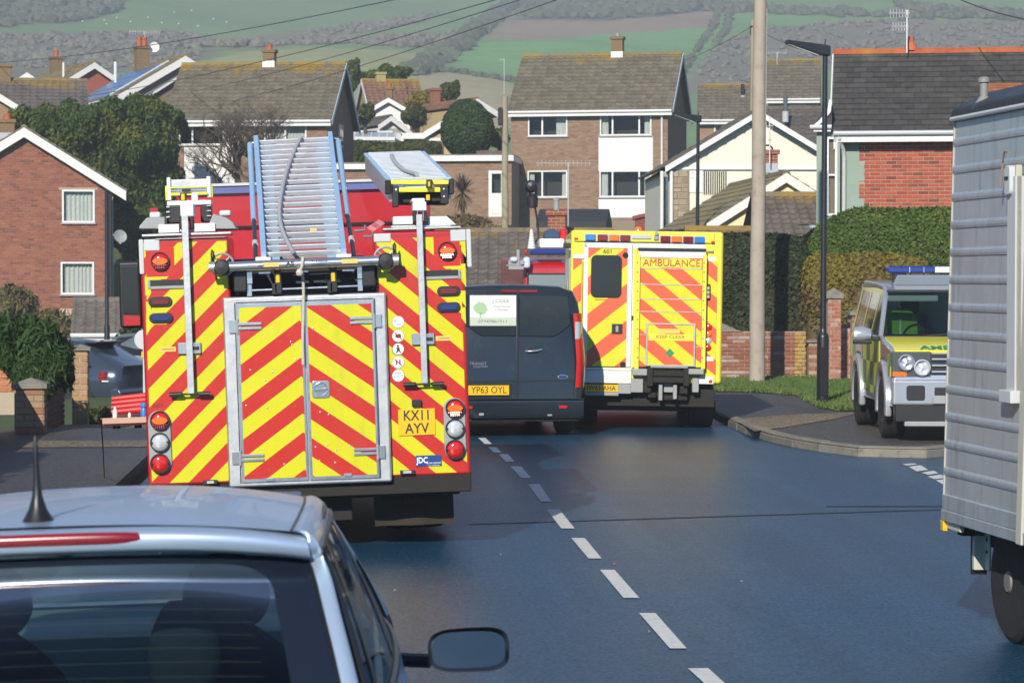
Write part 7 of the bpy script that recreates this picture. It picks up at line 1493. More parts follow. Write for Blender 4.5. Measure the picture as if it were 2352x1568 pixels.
def across_house(label, l, r, ridge_y, eave_y, Y, D=6.5, yaw=None, wall=M_BTEX, roof=None, ground=None, ridge=True, wins=(), limit=60, gut=True, pitch_run=3.2, lich=.8, gable=0, hip=0, tw=.30, kind='pan', gauge=.31):
    s = F / Y; pxm = (l + r) / 2; a = math.atan((pxm - 773) / F); yw = -a if yaw is None else yaw; k = math.cos(yw + a); E_ = P(pxm, eave_y, Y); g0 = ground if ground is not None else float(terr(E_.x, Y))
    o = thing('house', label, 'house', (E_.x, E_.y, g0), (0, 0, yw)); hw_ = (r - l) / s / 2 / k; ze_ = E_.z - g0; zr2 = (640 - ridge_y) / (F / (Y + pitch_run)) + 2.05 - g0
    holes_ = [((a_ - pxm) / s / k, (b_ - pxm) / s / k, ze_ - (d_ - eave_y) / s, ze_ - (c_ - eave_y) / s) for a_, b_, c_, d_ in wins]
    wall_sheet(o, -hw_ + .15, hw_ - .15, -.8, ze_ - .02, .3, wall, holes_, depth=2 * pitch_run - .6)
    for h in holes_: window(o, *h, .3, [(h[0] + h[1]) / 2] if h[1] - h[0] > .9 else [], False, 'sides', fw=.07)
    rm = roof or tiles('far_tiles_' + str(len(bpy.data.materials)), TG, TG2, zr=g0 + zr2, amount=lich)
    slope_tiles(o, (-hw_, 0, ze_), (hw_, 0, ze_), (-hw_ + hip, pitch_run, zr2), (hw_ + hip, pitch_run, zr2), rm, tw, gauge, kind, limit=limit)
    b = MB(); b.quad((hw_, 2 * pitch_run, ze_), (-hw_, 2 * pitch_run, ze_), (-hw_ + hip, pitch_run, zr2), (hw_ + hip, pitch_run, zr2)); b.build('rear_roof', rm, o)
    for sg in (1, -1): b = MB(); x = sg * (hw_ - .15); q = [(x, .3, ze_ - .02), (x, 2 * pitch_run - .3, ze_ - .02), (x + hip, pitch_run, zr2 - .1)]; b.poly(q if sg > 0 else q[::-1]); b.build('gable_wall', wall, o)
    if ridge: ridge_run(o, (-hw_ + hip, pitch_run, zr2 + .04), (hw_ + hip, pitch_run, zr2 + .04), rm)
    if gut: gutter(o, (-hw_, -.02, ze_ - .02), (hw_, -.02, ze_ - .02))
    if gable:
        x = gable * hw_
        for ya in (0, 2 * pitch_run): board(o, (x, ya, ze_), (x + hip, pitch_run, zr2 + .04), .2, .03, M_WPAINT, 'bargeboard', (gable, 0, 0))
    o['zr'] = zr2; o['ze'] = ze_; return o
# ------------------------------------------------------------------ bungalows and the houses beyond
def z2(x, y): return 1498 + x * .2039, 228.4 + y * .2039
bu = gable_house('cream clad gabled bungalow with a stone wall below, behind the telegraph pole', (1743, 256), (1526, 386), 72, 9, phi=R(2), wall=M_CREAM, right=1960, bw=.14, ovf=.3, roof=tiles('bungalow_tiles', (.13, .11, .095), (.175, .15, .13), zr=20, amount=.2))
LB = Loc(1743, 640 + (2.05 - bu.location.z) * F / 72, 72, R(-2)); zc = LB.z(383)
w0, w1 = LB.x(1549), LB.x(1860)
for k in range(14):
    z0 = zc + k * .16
    if z0 + .16 > bu['za'] - .3: break
    hwk = (bu['za'] - .25 - z0 - .16) / bu['sl']; b = MB(); b.add([(-hwk, .27, z0), (min(hwk, 2.2), .27, z0), (min(hwk, 2.2), .273, z0 + .16), (-hwk, .273, z0 + .16), (-hwk, .3, z0), (min(hwk, 2.2), .3, z0)], [(0, 1, 2, 3), (4, 5, 1, 0)]); b.build('cladding_board', M_CREAM, bu)
b = MB(); b.box(LB.x(1545), LB.x(1990), .22, .3, zc - .05, zc + .02); b.build('cladding_trim', M_WPAINT, bu)
M_STONEW = bricks('rubble_stone', (.30, .24, .16), (.40, .34, .24), (.20, .16, .11))
b = MB(); b.box(LB.x(1545), LB.x(1584), .2, .32, -1, zc - .05); b.build('stone_pier', M_MORTARD, bu)
rr_ = random.Random(5); st_ = MB(); zz = .2
while zz < zc - .15:
    x = LB.x(1545) + .02; hh = rr_.uniform(.12, .22)
    while x < LB.x(1583) - .06:
        ww = min(rr_.uniform(.14, .3), LB.x(1584) - x - .02); b = MB(); b.box(x, x + ww - .02, .17, .2, zz, zz + hh - .02); b.build('stone', M_STONEW, bu, bevel=.015, seg=1); x += ww
    zz += hh
b = MB(); b.box(LB.x(1584), LB.x(1990), .35, .42, -1, zc - .05); b.build('lower_wall', mat('grey_green_boards', (.24, .28, .26), .7, 0, .1, 3), bu)
window(bu, LB.x(1584), LB.x(1617), LB.z(440), LB.z(387), .3, [LB.x(1600)], False, None, fw=.09, bars=[LB.z(402)])
for k in range(11): b = MB(); x = LB.x(1619 + k * 5); b.box(x, x + .03, .28, .33, zc - .75, zc - .1); b.build('baluster', M_UNDER, bu)
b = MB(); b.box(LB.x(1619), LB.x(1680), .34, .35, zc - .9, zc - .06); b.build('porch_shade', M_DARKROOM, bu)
for px in (1521, 1543): pipe(bu, [(LB.x(px), .1, zc - .1), (LB.x(px), .1, -.5)], M_WHITE, .05, 'white_post')
b = MB(); b.box(LB.x(1523), LB.x(1541), .4, .5, -.5, zc - .1); b.m = 1; b.box(LB.x(1526), LB.x(1538), .38, .4, 1.0, zc - .25); b.build('porch_door', [M_GREYP, M_PANE], bu)
# second bungalow, in front
bc = gable_house('small yellow rendered bungalow with a mossy grey roof and wide white verge', (1806, 400), (1608, 525), 63, 9, phi=0.0, wall=M_YCREAM, right=1990, bw=.20, ovf=.15, ground=0.0, roof=tiles('mossy_slabs', (.14, .12, .095), (.19, .165, .135), (.20, .17, .03), zr=3.4, amount=.5), limit=160, tw=.33)
b = MB(); b.box(.0, .01, .13, .15, bc['za'] - .85, bc['za'] - .6); b.box(-.16, -.02, .13, .15, bc['za'] - .82, bc['za'] - .62); b.build('gable_vent', M_WPAINT, bc)
b = MB(); v0, v1 = P(1640, 528, 64), P(1735, 528, 64)
cB = chimney(bc, P(1765, 400, 69).x - bc.location.x, 6.0, P(1765, 398, 69).z, P(1765, 345, 69).z, .42, .5, M_CHIMR, 0, 1); b = MB(); q = P(1762, 345, 69) - bc.location; b.tube([(q.x + .15 * math.cos(a), 6.0, q.z + .13 * math.sin(a)) for a in np.linspace(0, math.pi, 8)], .025, 6); b.build('chimney_hoop', M_BLACK, bc)
aerial('aerial', 'thin television aerial above the red chimney by the telegraph pole', P(1768, 352, 68.5), .98, [(.72, .22, .10, 4), (.35, .05, .05, 1)], M_AERIAL)
M_LOW = lambda n, zr, am=.8: tiles(n, (.125, .108, .095), (.18, .155, .135), (.30, .19, .03), zr=zr, amount=am, patch=.62)
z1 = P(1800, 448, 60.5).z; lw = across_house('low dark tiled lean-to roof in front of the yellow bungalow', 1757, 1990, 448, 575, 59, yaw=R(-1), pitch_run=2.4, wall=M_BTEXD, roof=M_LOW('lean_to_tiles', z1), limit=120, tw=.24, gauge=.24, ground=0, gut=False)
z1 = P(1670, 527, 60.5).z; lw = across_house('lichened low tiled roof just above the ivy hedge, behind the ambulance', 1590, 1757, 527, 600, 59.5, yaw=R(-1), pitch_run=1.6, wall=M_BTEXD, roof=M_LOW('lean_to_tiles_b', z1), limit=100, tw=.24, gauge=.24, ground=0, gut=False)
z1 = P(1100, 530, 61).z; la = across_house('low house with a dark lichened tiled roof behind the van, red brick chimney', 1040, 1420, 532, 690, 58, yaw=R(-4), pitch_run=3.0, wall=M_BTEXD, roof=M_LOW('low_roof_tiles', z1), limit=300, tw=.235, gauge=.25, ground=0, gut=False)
q = P(1278, 532, 60.5); i_ = la.matrix_basis.inverted() @ q; cc = chimney(la, i_.x, i_.y, i_.z - .6, i_.z + .5, .40, .45, M_CHIMR, 0, 0); b = MB(); b.cyl((i_.x, i_.y, i_.z + .5), (i_.x, i_.y, i_.z + .72), .07, 12); b.lathe([(.08, 0), (.085, .06), (0, .08)], (i_.x, i_.y, i_.z + .72), 'z', 12); b.build('flue', M_GREYP, cc)
aerial('aerial', 'wide television aerial in front of the brown brick house wall', P(1305, 497, 84), 1.75, [(1.72, 1.05, .75, 14)], M_AERIAL); 
sh = thing('shed', 'black felt roofed shed at the foot of the brown brick house', 'shed', P(1312, 530, 98), (0, 0, R(-12))); s_ = F / 98; b = MB(); w_ = 82 / s_; b.prism([(0, -.2), (0, .35), (.1, .38), (1.0, .85), (1.9, .38), (2.0, .3), (2, -.2)], 'x', -w_, w_); b.build('felt_roof', mat('black_felt', (.022, .026, .03), .75, 0, .3, 2), sh, bevel=.02); b = MB(); b.box(-w_ + .05, w_ - .05, .1, 1.9, -1.2, -.1); b.build('wall', M_HORN, sh)
sh = thing('lean_to', 'small dark red lean-to beside the brown brick house', 'shed', P(1500, 515, 90), (0, 0, R(-8))); s_ = F / 90; b = MB(); b.prism([(-48 / s_, .28), (48 / s_, .62), (48 / s_, .50), (-48 / s_, .16)], 'y', -.1, 1.2); b.build('roof', mat('red_felt', (.24, .055, .04), .8, 0, .15, 2), sh); b = MB(); b.prism([(-42 / s_, -.8), (-42 / s_, .2), (48 / s_, .5), (48 / s_, -.8)], 'y', 0, 1.1); b.build('wall', mat('red_boards', (.22, .05, .035), .8, 0, .12, 4), sh)
# flat roofed garages
L = Loc(1060, 520, 105, R(-10)); gg = thing('garage', 'flat roofed brick garage with white fascia and a half glazed white door', 'garage', L.root, (0, 0, R(-10)))
x0, x1, ze = L.x(930), L.x(1175), L.z(371); dh = (L.x(1122), L.x(1158), L.z(498), L.z(392))
wall_sheet(gg, x0, x1, -1.2, ze, 0, M_MORTARD, [dh], depth=4.5); brick_field(gg, x0, x1, L.z(512), ze, 0, M_BR_BUFF, [dh], limit=220, key=lambda q: abs(q[0].translation.x - .3))
b = MB(); b.box(x0 - .1, x1 + .1, -.2, 4.6, ze, L.z(358)); b.build('fascia', M_WPAINT, gg, bevel=.01); b = MB(); b.box(x0 - .05, x1 + .05, -.15, 4.5, L.z(358), L.z(355)); b.build('felt_roof', M_FLATROOF, gg)
dd_ = window(gg, *dh, .03, [], False, None, fw=.13, bars=[], room=.4); b = MB(); b.box(dh[0] + .1, dh[1] - .1, .0, .06, dh[2] + .1, dh[2] + .95); b.build('door_panel', M_WHITE, dd_, bevel=.01)
b = MB(); b.box(dh[1] - .11, dh[1] - .07, -.06, .0, dh[2] + 1.0, dh[2] + 1.05); b.build('handle', M_GREYP, dd_)
L = Loc(815, 520, 97, R(-6)); g2 = thing('garage', 'flat roofed garage with a small white window behind the tall ladder', 'garage', L.root, (0, 0, R(-6))); x0, x1, ze = L.x(770), L.x(905), L.z(390); wh = (L.x(796), L.x(824), L.z(452), L.z(419))
wall_sheet(g2, x0, x1, -1.2, ze, 0, M_MORTARD, [wh], depth=4.5); brick_field(g2, x0, x1, L.z(470), ze, 0, M_BR_BUFF, [wh], limit=150); window(g2, *wh, .0, [], False, None)
b = MB(); b.box(x0 - .1, x1 + .1, -.2, 4.6, ze, L.z(378)); b.build('fascia', M_WPAINT, g2, bevel=.01); b = MB(); b.box(x0 - .05, x1 + .05, -.15, 4.5, L.z(378), L.z(374)); b.build('felt_roof', M_FLATROOF, g2)
# right-hand houses on the rise
h = across_house('house with a grey tiled roof and white gutter left of the telegraph poles', 1600, 1724, 194, 276, 124, yaw=R(-9), wins=[(1640, 1690, 285, 330)], limit=80, pitch_run=3.2); v = h.matrix_basis.inverted() @ P(1706, 215, 126); b = MB(); b.cyl((v.x, v.y, v.z - .5), (v.x, v.y, v.z + .45), .09, 10); b.m = 1; b.cyl((v.x, v.y, v.z - .6), (v.x, v.y, v.z - .1), .12, 10); b.build('flue', [M_BLACK, M_LEAD], h)
h = across_house('house with a steep grey tiled roof between the pole and the street lamp', 1757, 1884, 136, 228, 130, yaw=R(-11), wins=[(1815, 1850, 240, 262)], limit=80, wall=mat('ochre_render', (.36, .30, .14), .8, 0, .2, 2))
aerial('aerial', 'horizontal television aerial on the steep grey roof by the street lamp', P(1785, 140, 133), .45, [(.42, .52, .52, 8)])
h = across_house('dark roofed extension behind the cream bungalow with a grey soil pipe', 1735, 1885, 248, 352, 78, yaw=R(-12), pitch_run=2.9, limit=90, gut=False, roof=tiles('dark_extension_tiles', (.11, .095, .085), (.15, .13, .115), zr=12, amount=.1), tw=.33, gauge=.33); v = h.matrix_basis.inverted() @ P(1804, 262, 79.3); b = MB(); b.cyl((v.x, v.y, v.z - .1), (v.x, v.y, v.z + .55), .07, 10); b.m = 1; b.cyl((v.x, v.y, v.z - .25), (v.x, v.y, v.z + .08), .1, 10); b.build('soil_pipe', [mat('slate_pipe', (.08, .10, .11), .6), M_LEAD], h)
# left-hand houses on the rise
h = gable_house('distant house with a red brick gable and white verge at the upper left', (217, 145), (119, 206), 130, 8.5, back=109, wall=M_BTEXR, bw=.26, lich=.9); chimney(h, -.0, 6.0, h['za'] - .5, h['za'] + .75, .58, .55, M_CHIM, 1, 1, .36); b = MB(); v = h.matrix_basis.inverted() @ P(146, 190, 131); b.cyl((v.x, v.y, v.z - .2), (v.x, v.y, v.z + 1.0), .06, 8); b.build('vent_pipe', M_WPAINT, h)
h = gable_house('distant house with blue solar panels on its roof and a brick chimney', (426, 130), (254, 232), 118, 9, back=309, wall=mat('grey_gable', (.20, .19, .19), .85, 0, .15, 3), bw=.30, lich=.75); za, sl = h['za'], h['sl']
ex = (426 - 254) / (F / 118); up_ = Vector((1, 0, sl)).normalized(); nn = Vector((-sl, 0, 1)).normalized(); so = thing('solar_array', None, None); so.parent = h
for k in list(so.keys()): del so[k]
def onroof(u, y): return Vector((-ex * (1 - u), y, za - sl * ex * (1 - u))) + nn * .09
for i in range(4):
    for j in range(3):
        u0, u1 = .10 + j * .27, .10 + (j + 1) * .27 - .012; y0, y1 = 1.5 + i * 1.62, 1.5 + (i + 1) * 1.62 - .04
        q = [onroof(u0, y1), onroof(u0, y0), onroof(u1, y0), onroof(u1, y1)]; b = MB(); b.poly(q); b.poly([p - nn * .04 for p in q][::-1]); [b.quad(q[k], q[k] - nn * .04, q[(k + 1) % 4] - nn * .04, q[(k + 1) % 4]) for k in range(4)]; b.build('solar_panel', M_PANEL_GLASS, so)
b = MB(); b.tube([onroof(.10, 1.46), onroof(.91, 1.46)], .05, 6); b.build('panel_rail', M_LGREY, so)
chimney(h, -.25, 6.2, za - .5, za + .95, .6, .55, M_CHIM, 2, 1, .42); aerial('aerial', 'long aerial and white dish on the chimney of the solar panel house', h.matrix_basis @ Vector((-.1, 6.2, za + .9)), .75, [(.72, .75, .75, 12)]); v = h.matrix_basis @ Vector((.30, 6.0, za + .92)); b = MB(); b.lathe([(0, .05), (.15, .03), (.24, 0), (.15, .04), (0, .07)], (0, 0, 0), 'y', 16); tag(b.build('satellite_dish', M_WST, None, v, smooth=True), 'white satellite dish on the chimney beside the solar panels', 'satellite dish')
v = h.matrix_basis.inverted() @ P(265, 165, 120); b = MB(); b.cyl((v.x, v.y, v.z - .5), (v.x, v.y, v.z + .45), .07, 8); b.build('vent_pipe', M_WPAINT, h); gutter(h, (-ex - .02, .2, za - sl * ex), (-ex - .02, 8.8, za - sl * ex), n=(-1, 0, 0))
h = gable_house('brown tiled house half hidden behind the lichened roof', (452, 150), (300, 248), 112, 6, phi=R(-6), wall=mat('brown_tile_hanging', (.16, .11, .085), .85, 0, .15, 4), bw=.1, barge=M_LGREY, roof=tiles('brown_tiles', (.15, .105, .08), (.19, .135, .105), zr=14, amount=.2))
h = gable_house('dark tiled house with a white verge at the left edge of the rise', (-62, 180), (62, 256), 108, 9, phi=R(-5), wall=M_BTEX, bw=.24); 
h = across_house('far house at the left edge with wide dark tiles and a lichened ridge', -60, 200, 190, 262, 112, yaw=R(6), limit=120, tw=.33, gauge=.36, roof=tiles('broad_dark_tiles', (.12, .105, .095), (.16, .14, .125), zr=P(50, 190, 115).z, amount=.85), gut=False); v = h.matrix_basis.inverted() @ P(8, 188, 115); chimney(h, v.x, v.y, v.z - .4, v.z + .75, .65, .55, M_CHIM, 0, 1)
h = gable_house('tiny far gable peeping over the roofs at the far left', (62, 168), (38, 184), 140, 6, phi=R(-4), limit=20)
# houses seen between the two large ones
def z5(x, y): return 803.8 + x * .1631, 146.1 + y * .1631
h = across_house('cottage with a bright lichened orange roof beyond the hedge, white verge', 850, 985, 187, 262, 136, yaw=R(8), limit=120, roof=tiles('orange_lichen_tiles', (.20, .11, .075), (.26, .15, .10), zr=P(900, 187, 139).z, amount=.9, patch=.48), gable=-1, wall=mat('ochre_wall', (.40, .30, .15), .8, 0, .15, 3), pitch_run=3.0, gut=False)
v = h.matrix_basis.inverted() @ P(874, 186, 139); chimney(h, v.x, v.y, v.z - .4, v.z + .45, .5, .5, mat('yellow_chimney', (.36, .29, .12), .9, 0, .2, 4), 0, 0)
h = gable_house('white rendered gable below the orange lichened roof', (892, 226), (840, 256), 128, 8, phi=R(6), wall=M_RENDW, bw=.2, limit=40, roof=tiles('brown_ridge_tiles', (.16, .11, .08), (.20, .14, .10), zr=15, amount=.3)); chimney(h, -.2, 3, h['za'] - .2, h['za'] + .75, .32, .4, M_CHIM, 1, 1, .2)
h = gable_house('low white gable with a dark rooflit roof behind the conservatory', (898, 268), (866, 290), 122, 7, phi=R(-20), wall=M_RENDW, bw=.2, right=950, limit=60, roof=tiles('slate_dark_tiles', (.10, .095, .09), (.14, .13, .125), zr=12, amount=.2))
for k in (0, 1): b = MB(); x0_ = .55; e = Vector((x0_, 2.2 + k * 2.0, h['za'] - h['sl'] * x0_ + .08)); f = Vector((1.25, 2.2 + k * 2.0, h['za'] - h['sl'] * 1.25 + .08)); b.add([e, f, f + Vector((0, .35, 0)), e + Vector((0, .35, 0))], [(0, 1, 2, 3)]); b.build('rooflight', M_WPAINT, h)
cs = thing('conservatory', 'white framed conservatory with a glass roof above the hedge', 'conservatory', P(865, 330, 118), (0, 0, R(3))); s_ = F / 118; a_, b__ = -50 / s_, 42 / s_
b = MB(); b.box(a_, b__, -.05, .05, .15, .30); b.box(a_, b__, 1.5, 1.6, .55, .66); b.build('eaves_beam', M_WHITE, cs)
for k in range(6): x = a_ + (b__ - a_) * k / 5; m = MB(); m.tube([(x, 0, .27), (x + .15, 1.5, .62)], .03, 6); m.build('glazing_bar', M_WHITE, cs)
for k in range(5): x, x2 = a_ + (b__ - a_) * k / 5, a_ + (b__ - a_) * (k + 1) / 5; m = MB(); m.quad((x, 0, .27), (x2, 0, .27), (x2 + .15, 1.5, .62), (x + .15, 1.5, .62)); m.build('roof_pane', mat('poly_glass', (.42, .46, .46), .15, 0, .08, 2), cs)
m = MB(); m.box(a_, b__, .0, .04, -1.5, .15); m.build('side_glass', mat('dull_glass', (.30, .34, .35), .12, 0, .1, 2), cs); m = MB(); m.poly([(b__, 0, .27), (b__ + .45, .8, .1), (b__ + .5, .8, -1), (b__, 0, -1)]); m.build('end_glass', mat('dull_glass', (.30, .34, .35), .12), cs)
h = gable_house('yellow brick house with a broad white verge left of the round bush', (1080, 238), (972, 305), 116, 8, phi=R(8), wall=mat('yellow_brick', (.48, .37, .19), .85, 0, .12, 5), bw=.26, right=1090, limit=40, roof=tiles('brown_red_tiles', (.17, .10, .075), (.21, .13, .095), zr=15, amount=.2)); s_ = F / 116; zz = h['za'] - (108 / s_) * h['sl']
b = MB(); b.box(-157 / s_, -105 / s_, -.02, 1, zz - .26, zz + .0); b.build('eaves_board', M_WPAINT, h); b = MB(); b.box(-155 / s_, -90 / s_, .3, 3, -1, zz - .05); b.build('side_wall', mat('yellow_brick', (.48, .37, .19), .85), h)
b = MB(); zf = (640 - 318) / s_ + 2.05 - h.location.z; b.box(-142 / s_, -60 / s_, .2, .24, zf - .1, zf + .03); b.box(-142 / s_, -137 / s_, .2, .24, zf - 1, zf); b.build('door_frame', M_WHITE, h); b = MB(); b.box(-137 / s_, -62 / s_, .22, .25, zf - 1.2, zf - .1); b.build('garage_door', M_HORN, h)
h = gable_house('brown roofed house with a white verge and red chimney beside the brick house', (1096, 228), (1062, 246), 125, 8, phi=R(-24), wall=mat('yellow_brick', (.48, .37, .19), .85), right=1162, bw=.26, limit=60, roof=tiles('red_brown_tiles', (.19, .095, .065), (.24, .13, .09), zr=P(1100, 222, 125).z, amount=.4)); chimney(h, .2, 5.0, h['za'] - .3, h['za'] + .85, .38, .45, M_CHIMR, 0, 0)
for i, (px, py, Y, ln) in enumerate(((1210, 184, 170, .5), (1196, 165, 170, 0), (85, 133, 150, 1.0))):
    pass
aerial('aerial', 'thin mast aerial standing against the green field', P(1158, 205, 150), 1.75, [(1.7, .28, .0, 3)])

# ------------------------------------------------------------------ left foreground walls and piers
gw = thing('garden_wall', 'shade-darkened brick garden wall along the pavement at the left edge', 'wall', (0, 0, 0)); xw = -4.22
b = MB(); b.box(xw - .22, xw, 16, 32.6, -.2, 1.0); b.build('wall', M_MORTARD, gw)
sideM = Matrix(((0, -1, 0, xw), (1, 0, 0, 0), (0, 0, 1, 0), (0, 0, 0, 1)))
brick_field(gw, 22, 32.6, .1, .97, 0, bricks('shaded_garden_brick', (.13, .055, .045), (.19, .085, .06), (.09, .05, .045)), limit=300, side=sideM, key=lambda q: -q[0].translation.y)  # shade on the wall's road face is put into this darker brick
b = MB(); b.box(xw - .27, xw + .05, 16, 32.6, .97, 1.04); b.build('coping', M_KERB, gw)
def pier(label, px0, px1, ptop, pbase, Y, m, mort, cap=.07, lim=120, course=.078, bl=.23):
    s = F / Y; c_ = P((px0 + px1) / 2, pbase, Y); w_ = (px1 - px0) / s; hh = (pbase - ptop) / s; o = thing('gate_pier', label, 'pier', c_, (0, 0, 0))
    b = MB(); b.box(-w_ / 2, w_ / 2, .012, w_, -.3, hh); b.build('core', mort, o)
    brick_field(o, -w_ / 2, w_ / 2, 0, hh, .012, m, limit=lim, bl=bl, bh=course); brick_field(o, .0, w_, 0, hh, 0, m, limit=lim, bl=bl, bh=course, side=Matrix(((0, -1, 0, w_ / 2), (1, 0, 0, .012), (0, 0, 1, 0), (0, 0, 0, 1))))
    b = MB(); b.add([(-w_ / 2 - .05, -.04, hh), (w_ / 2 + .05, -.04, hh), (w_ / 2 + .05, w_ + .05, hh), (-w_ / 2 - .05, w_ + .05, hh), (-w_ / 2 - .05, -.04, hh + cap), (w_ / 2 + .05, -.04, hh + cap), (w_ / 2 + .05, w_ + .05, hh + cap), (-w_ / 2 - .05, w_ + .05, hh + cap), (0, w_ / 2, hh + cap * 2.2)], [(3, 2, 1, 0), (0, 1, 5, 4), (1, 2, 6, 5), (2, 3, 7, 6), (3, 0, 4, 7), (4, 5, 8), (5, 6, 8), (6, 7, 8), (7, 4, 8)]); b.build('cap', M_KERB, o)
    return o
pier('squat stone and brick pier with a slab cap below the dark bush', 37, 99, 893, 1010, 33, M_STONE_P, M_MORTARD, .06, course=.085)
pier('narrow tan brick pier beside the parked dark hatchback', 166, 200, 806, 973, 36.7, bricks('tan_brick', (.36, .22, .11), (.42, .27, .15), (.33, .16, .09)), M_MORTAR, .04)
pier('orange brick pier with a grey cap at the left edge of the picture', -20, 37, 812, 900, 34.5, bricks('orange_pier_brick', (.45, .17, .07), (.5, .2, .09), (.36, .13, .06)), M_MORTAR, .09)
b = MB(); b.box(-4.1, -3.75, 34, 36.6, -.2, .75); b.build('x', M_MORTARD) if False else None
lw_ = thing('low_wall', 'shaded low brick wall between the two gate piers at the left', 'wall', (-3.95, 33.4, 0)); b = MB(); b.box(-.15, .1, 0, 3.5, -.2, .62); b.build('wall', M_MORTARD, lw_); brick_field(lw_, .0, 3.5, 0, .62, 0, bricks('shaded_garden_brick', (.13, .055, .045), (.19, .085, .06), (.09, .05, .045)), limit=140, side=Matrix(((0, -1, 0, .112), (1, 0, 0, 0), (0, 0, 1, 0), (0, 0, 0, 1))))
# right-hand wall and piers
Yw = 50.0; rw = thing('garden_wall', 'old red brick garden wall under the ivy hedge beside the pavement', 'wall', (P(1740, 872, Yw).x, Yw, .1), (0, 0, R(-3))); s_ = F / Yw; X_ = lambda px: (px - 1740) / s_
ztop = (872 - 762) / s_; b = MB(); b.box(X_(1560), X_(1852), .012, .25, -.3, ztop); b.build('wall', M_MORTAR, rw)
brick_field(rw, X_(1630), X_(1826), -.05, ztop, 0, M_BR_GARDEN, limit=300, bl=.225, bh=.075, key=lambda q: -q[0].translation.z)
brick_field(rw, X_(1826), X_(1852), -.05, ztop, 0, bricks('yellow_quoin', (.45, .31, .07), (.40, .24, .06), (.28, .13, .05)), bl=.115, bh=.075)
b = MB(); b.prism([(X_(1600), ztop), (X_(1705), ztop), (X_(1690), ztop + .04), (X_(1662), ztop + .15), (X_(1640), ztop + .22), (X_(1600), ztop + .24)], 'y', -.02, .3); b.build('ramped_coping', M_KERB, rw)
pier('tall weathered red brick gate pier behind the street lamp', 1901, 1931, 683, 884, 48.2, M_BR_PIER, M_MORTAR, .09, 200, .075, .13)
o = pier('shaded brick gate pier in the shadow of the golden hedge', 1857, 1884, 785, 878, 49.5, M_BR_GARDEN, M_MORTARD, .03, 80)
pier('brick pier with a wide slab cap behind the ambulance car', 1956, 2010, 722, 872, 49.0, M_BR_GARDEN, M_MORTAR, .06, 120)
lw_ = thing('low_wall', 'brick wall joining the tall pier to the capped pier', 'wall', (P(1944, 880, 49).x, 49.2, .1)); b = MB(); w_ = 30 / (F / 49) / 2; b.box(-w_, w_, 0, .22, -.2, 1.08); b.build('wall', M_MORTAR, lw_); brick_field(lw_, -w_, w_, -.1, 1.08, 0, M_BR_PIER, limit=120)

# ------------------------------------------------------------------ poles, lamps, wires
def pole(label, px, pb, Y, top_z, r0, r1, m, extra=None, base=None):
    b_ = P(px, pb, Y) if base is None else Vector(base); o = thing('telegraph_pole', label, 'telegraph pole', b_, group=None); n = 14; mb = MB(); pts = [(.02 * math.sin(k * 1.3) * .3, 0, -.4 + (top_z - b_.z + .4) * k / n) for k in range(n + 1)]
    mb.tube(pts, [r0 + (r1 - r0) * k / n for k in range(n + 1)], 14); mb.build('post', m, o, smooth=True); return o
p1 = pole('tall weathered wooden telegraph pole standing in the grass verge', 1738, 893, 47.5, 9.2, .150, .105, M_POLE); p1.rotation_euler.y = R(.35)
b = MB(); b.prism([(-.16, 4.85), (-.06, 4.85), (-.05, 4.88), (-.16, 4.88)], 'y', -.02, .02); b.build('step_iron', M_UNDER, p1); b = MB(); b.box(.1, .13, -.02, .02, 2.5, 7); b.build('cable_guard', M_GREYP, p1)
p2 = pole('greenish wooden pole with a black box on it, in front of the brown brick house', 1160, 640, 72, P(1164, 222, 72).z, .10, .085, M_POLEG); z_ = P(1160, 268, 72).z - p2.location.z; b = MB(); b.prism(rrect(-.20, -.07, z_ - .25, z_ + .25, .05), 'y', -.12, .02); b.build('transformer_box', M_BLACK, p2, bevel=.02)
b = MB(); b.cyl((-.08, -.06, z_ - .25), (-.1, -.06, z_ - .5), .012, 6); b.build('box_cable', M_BLACK, p2)
p3 = pole('further wooden telegraph pole just left of the tall one', 1728, 560, 100, P(1726, 46, 100).z, .115, .09, M_POLEG); z_ = P(1726, 62, 100).z - p3.location.z; b = MB(); b.box(-.12, .12, -.1, -.06, z_ - .02, z_ + .03); b.box(-.13, -.10, -.1, -.06, z_ - .3, z_); b.build('cross_bracket', M_UNDER, p3)
def lamp(label, base, h, ang, par=None):
    o = thing('street_lamp', label, 'street lamp', base, (0, 0, ang), 'black street lamps along the road')
    b = MB(); b.lathe([(.092, -.1), (.092, 1.05), (.085, 1.09), (.056, 1.12), (.05, 1.2), (.038, 5.35), (.038, 5.45), (0, 5.45)], (0, 0, 0), 'z', 20); b.build('column', M_LAMPP, o, smooth=True, sharp=40)
    b = MB(); b.prism([(.07, 5.36), (.07, 5.52), (-.1, 5.54), (-.62, 5.60), (-.62, 5.54), (-.1, 5.38)], 'y', -.075, .075); b.build('lamp_head', M_LAMPP, o, bevel=.015); b = MB(); b.prism([(-.12, 5.375), (-.6, 5.535), (-.6, 5.53), (-.12, 5.365)], 'y', -.06, .06); b.build('lamp_panel', M_CLENS, o); b = MB(); b.box(-.055, .055, -.095, -.088, .15, .9); b.build('access_door', M_LAMPP, o, bevel=.004); b = MB(); b.cyl((.0, 0, 5.5), (0, 0, 5.62), .012, 6); b.build('photocell', M_LAMPP, o)
    return o
l1 = lamp('black street lamp on the verge in front of the brick gate pier', G(1889, 931, .1), 5.5, R(4)); l1.rotation_euler.y = R(.3)
v = P(1601, 268, 62); dup(l1, (v.x, 62, v.z - 5.5), R(6), 'further black street lamp rising behind the ambulance', 'black street lamps along the road')
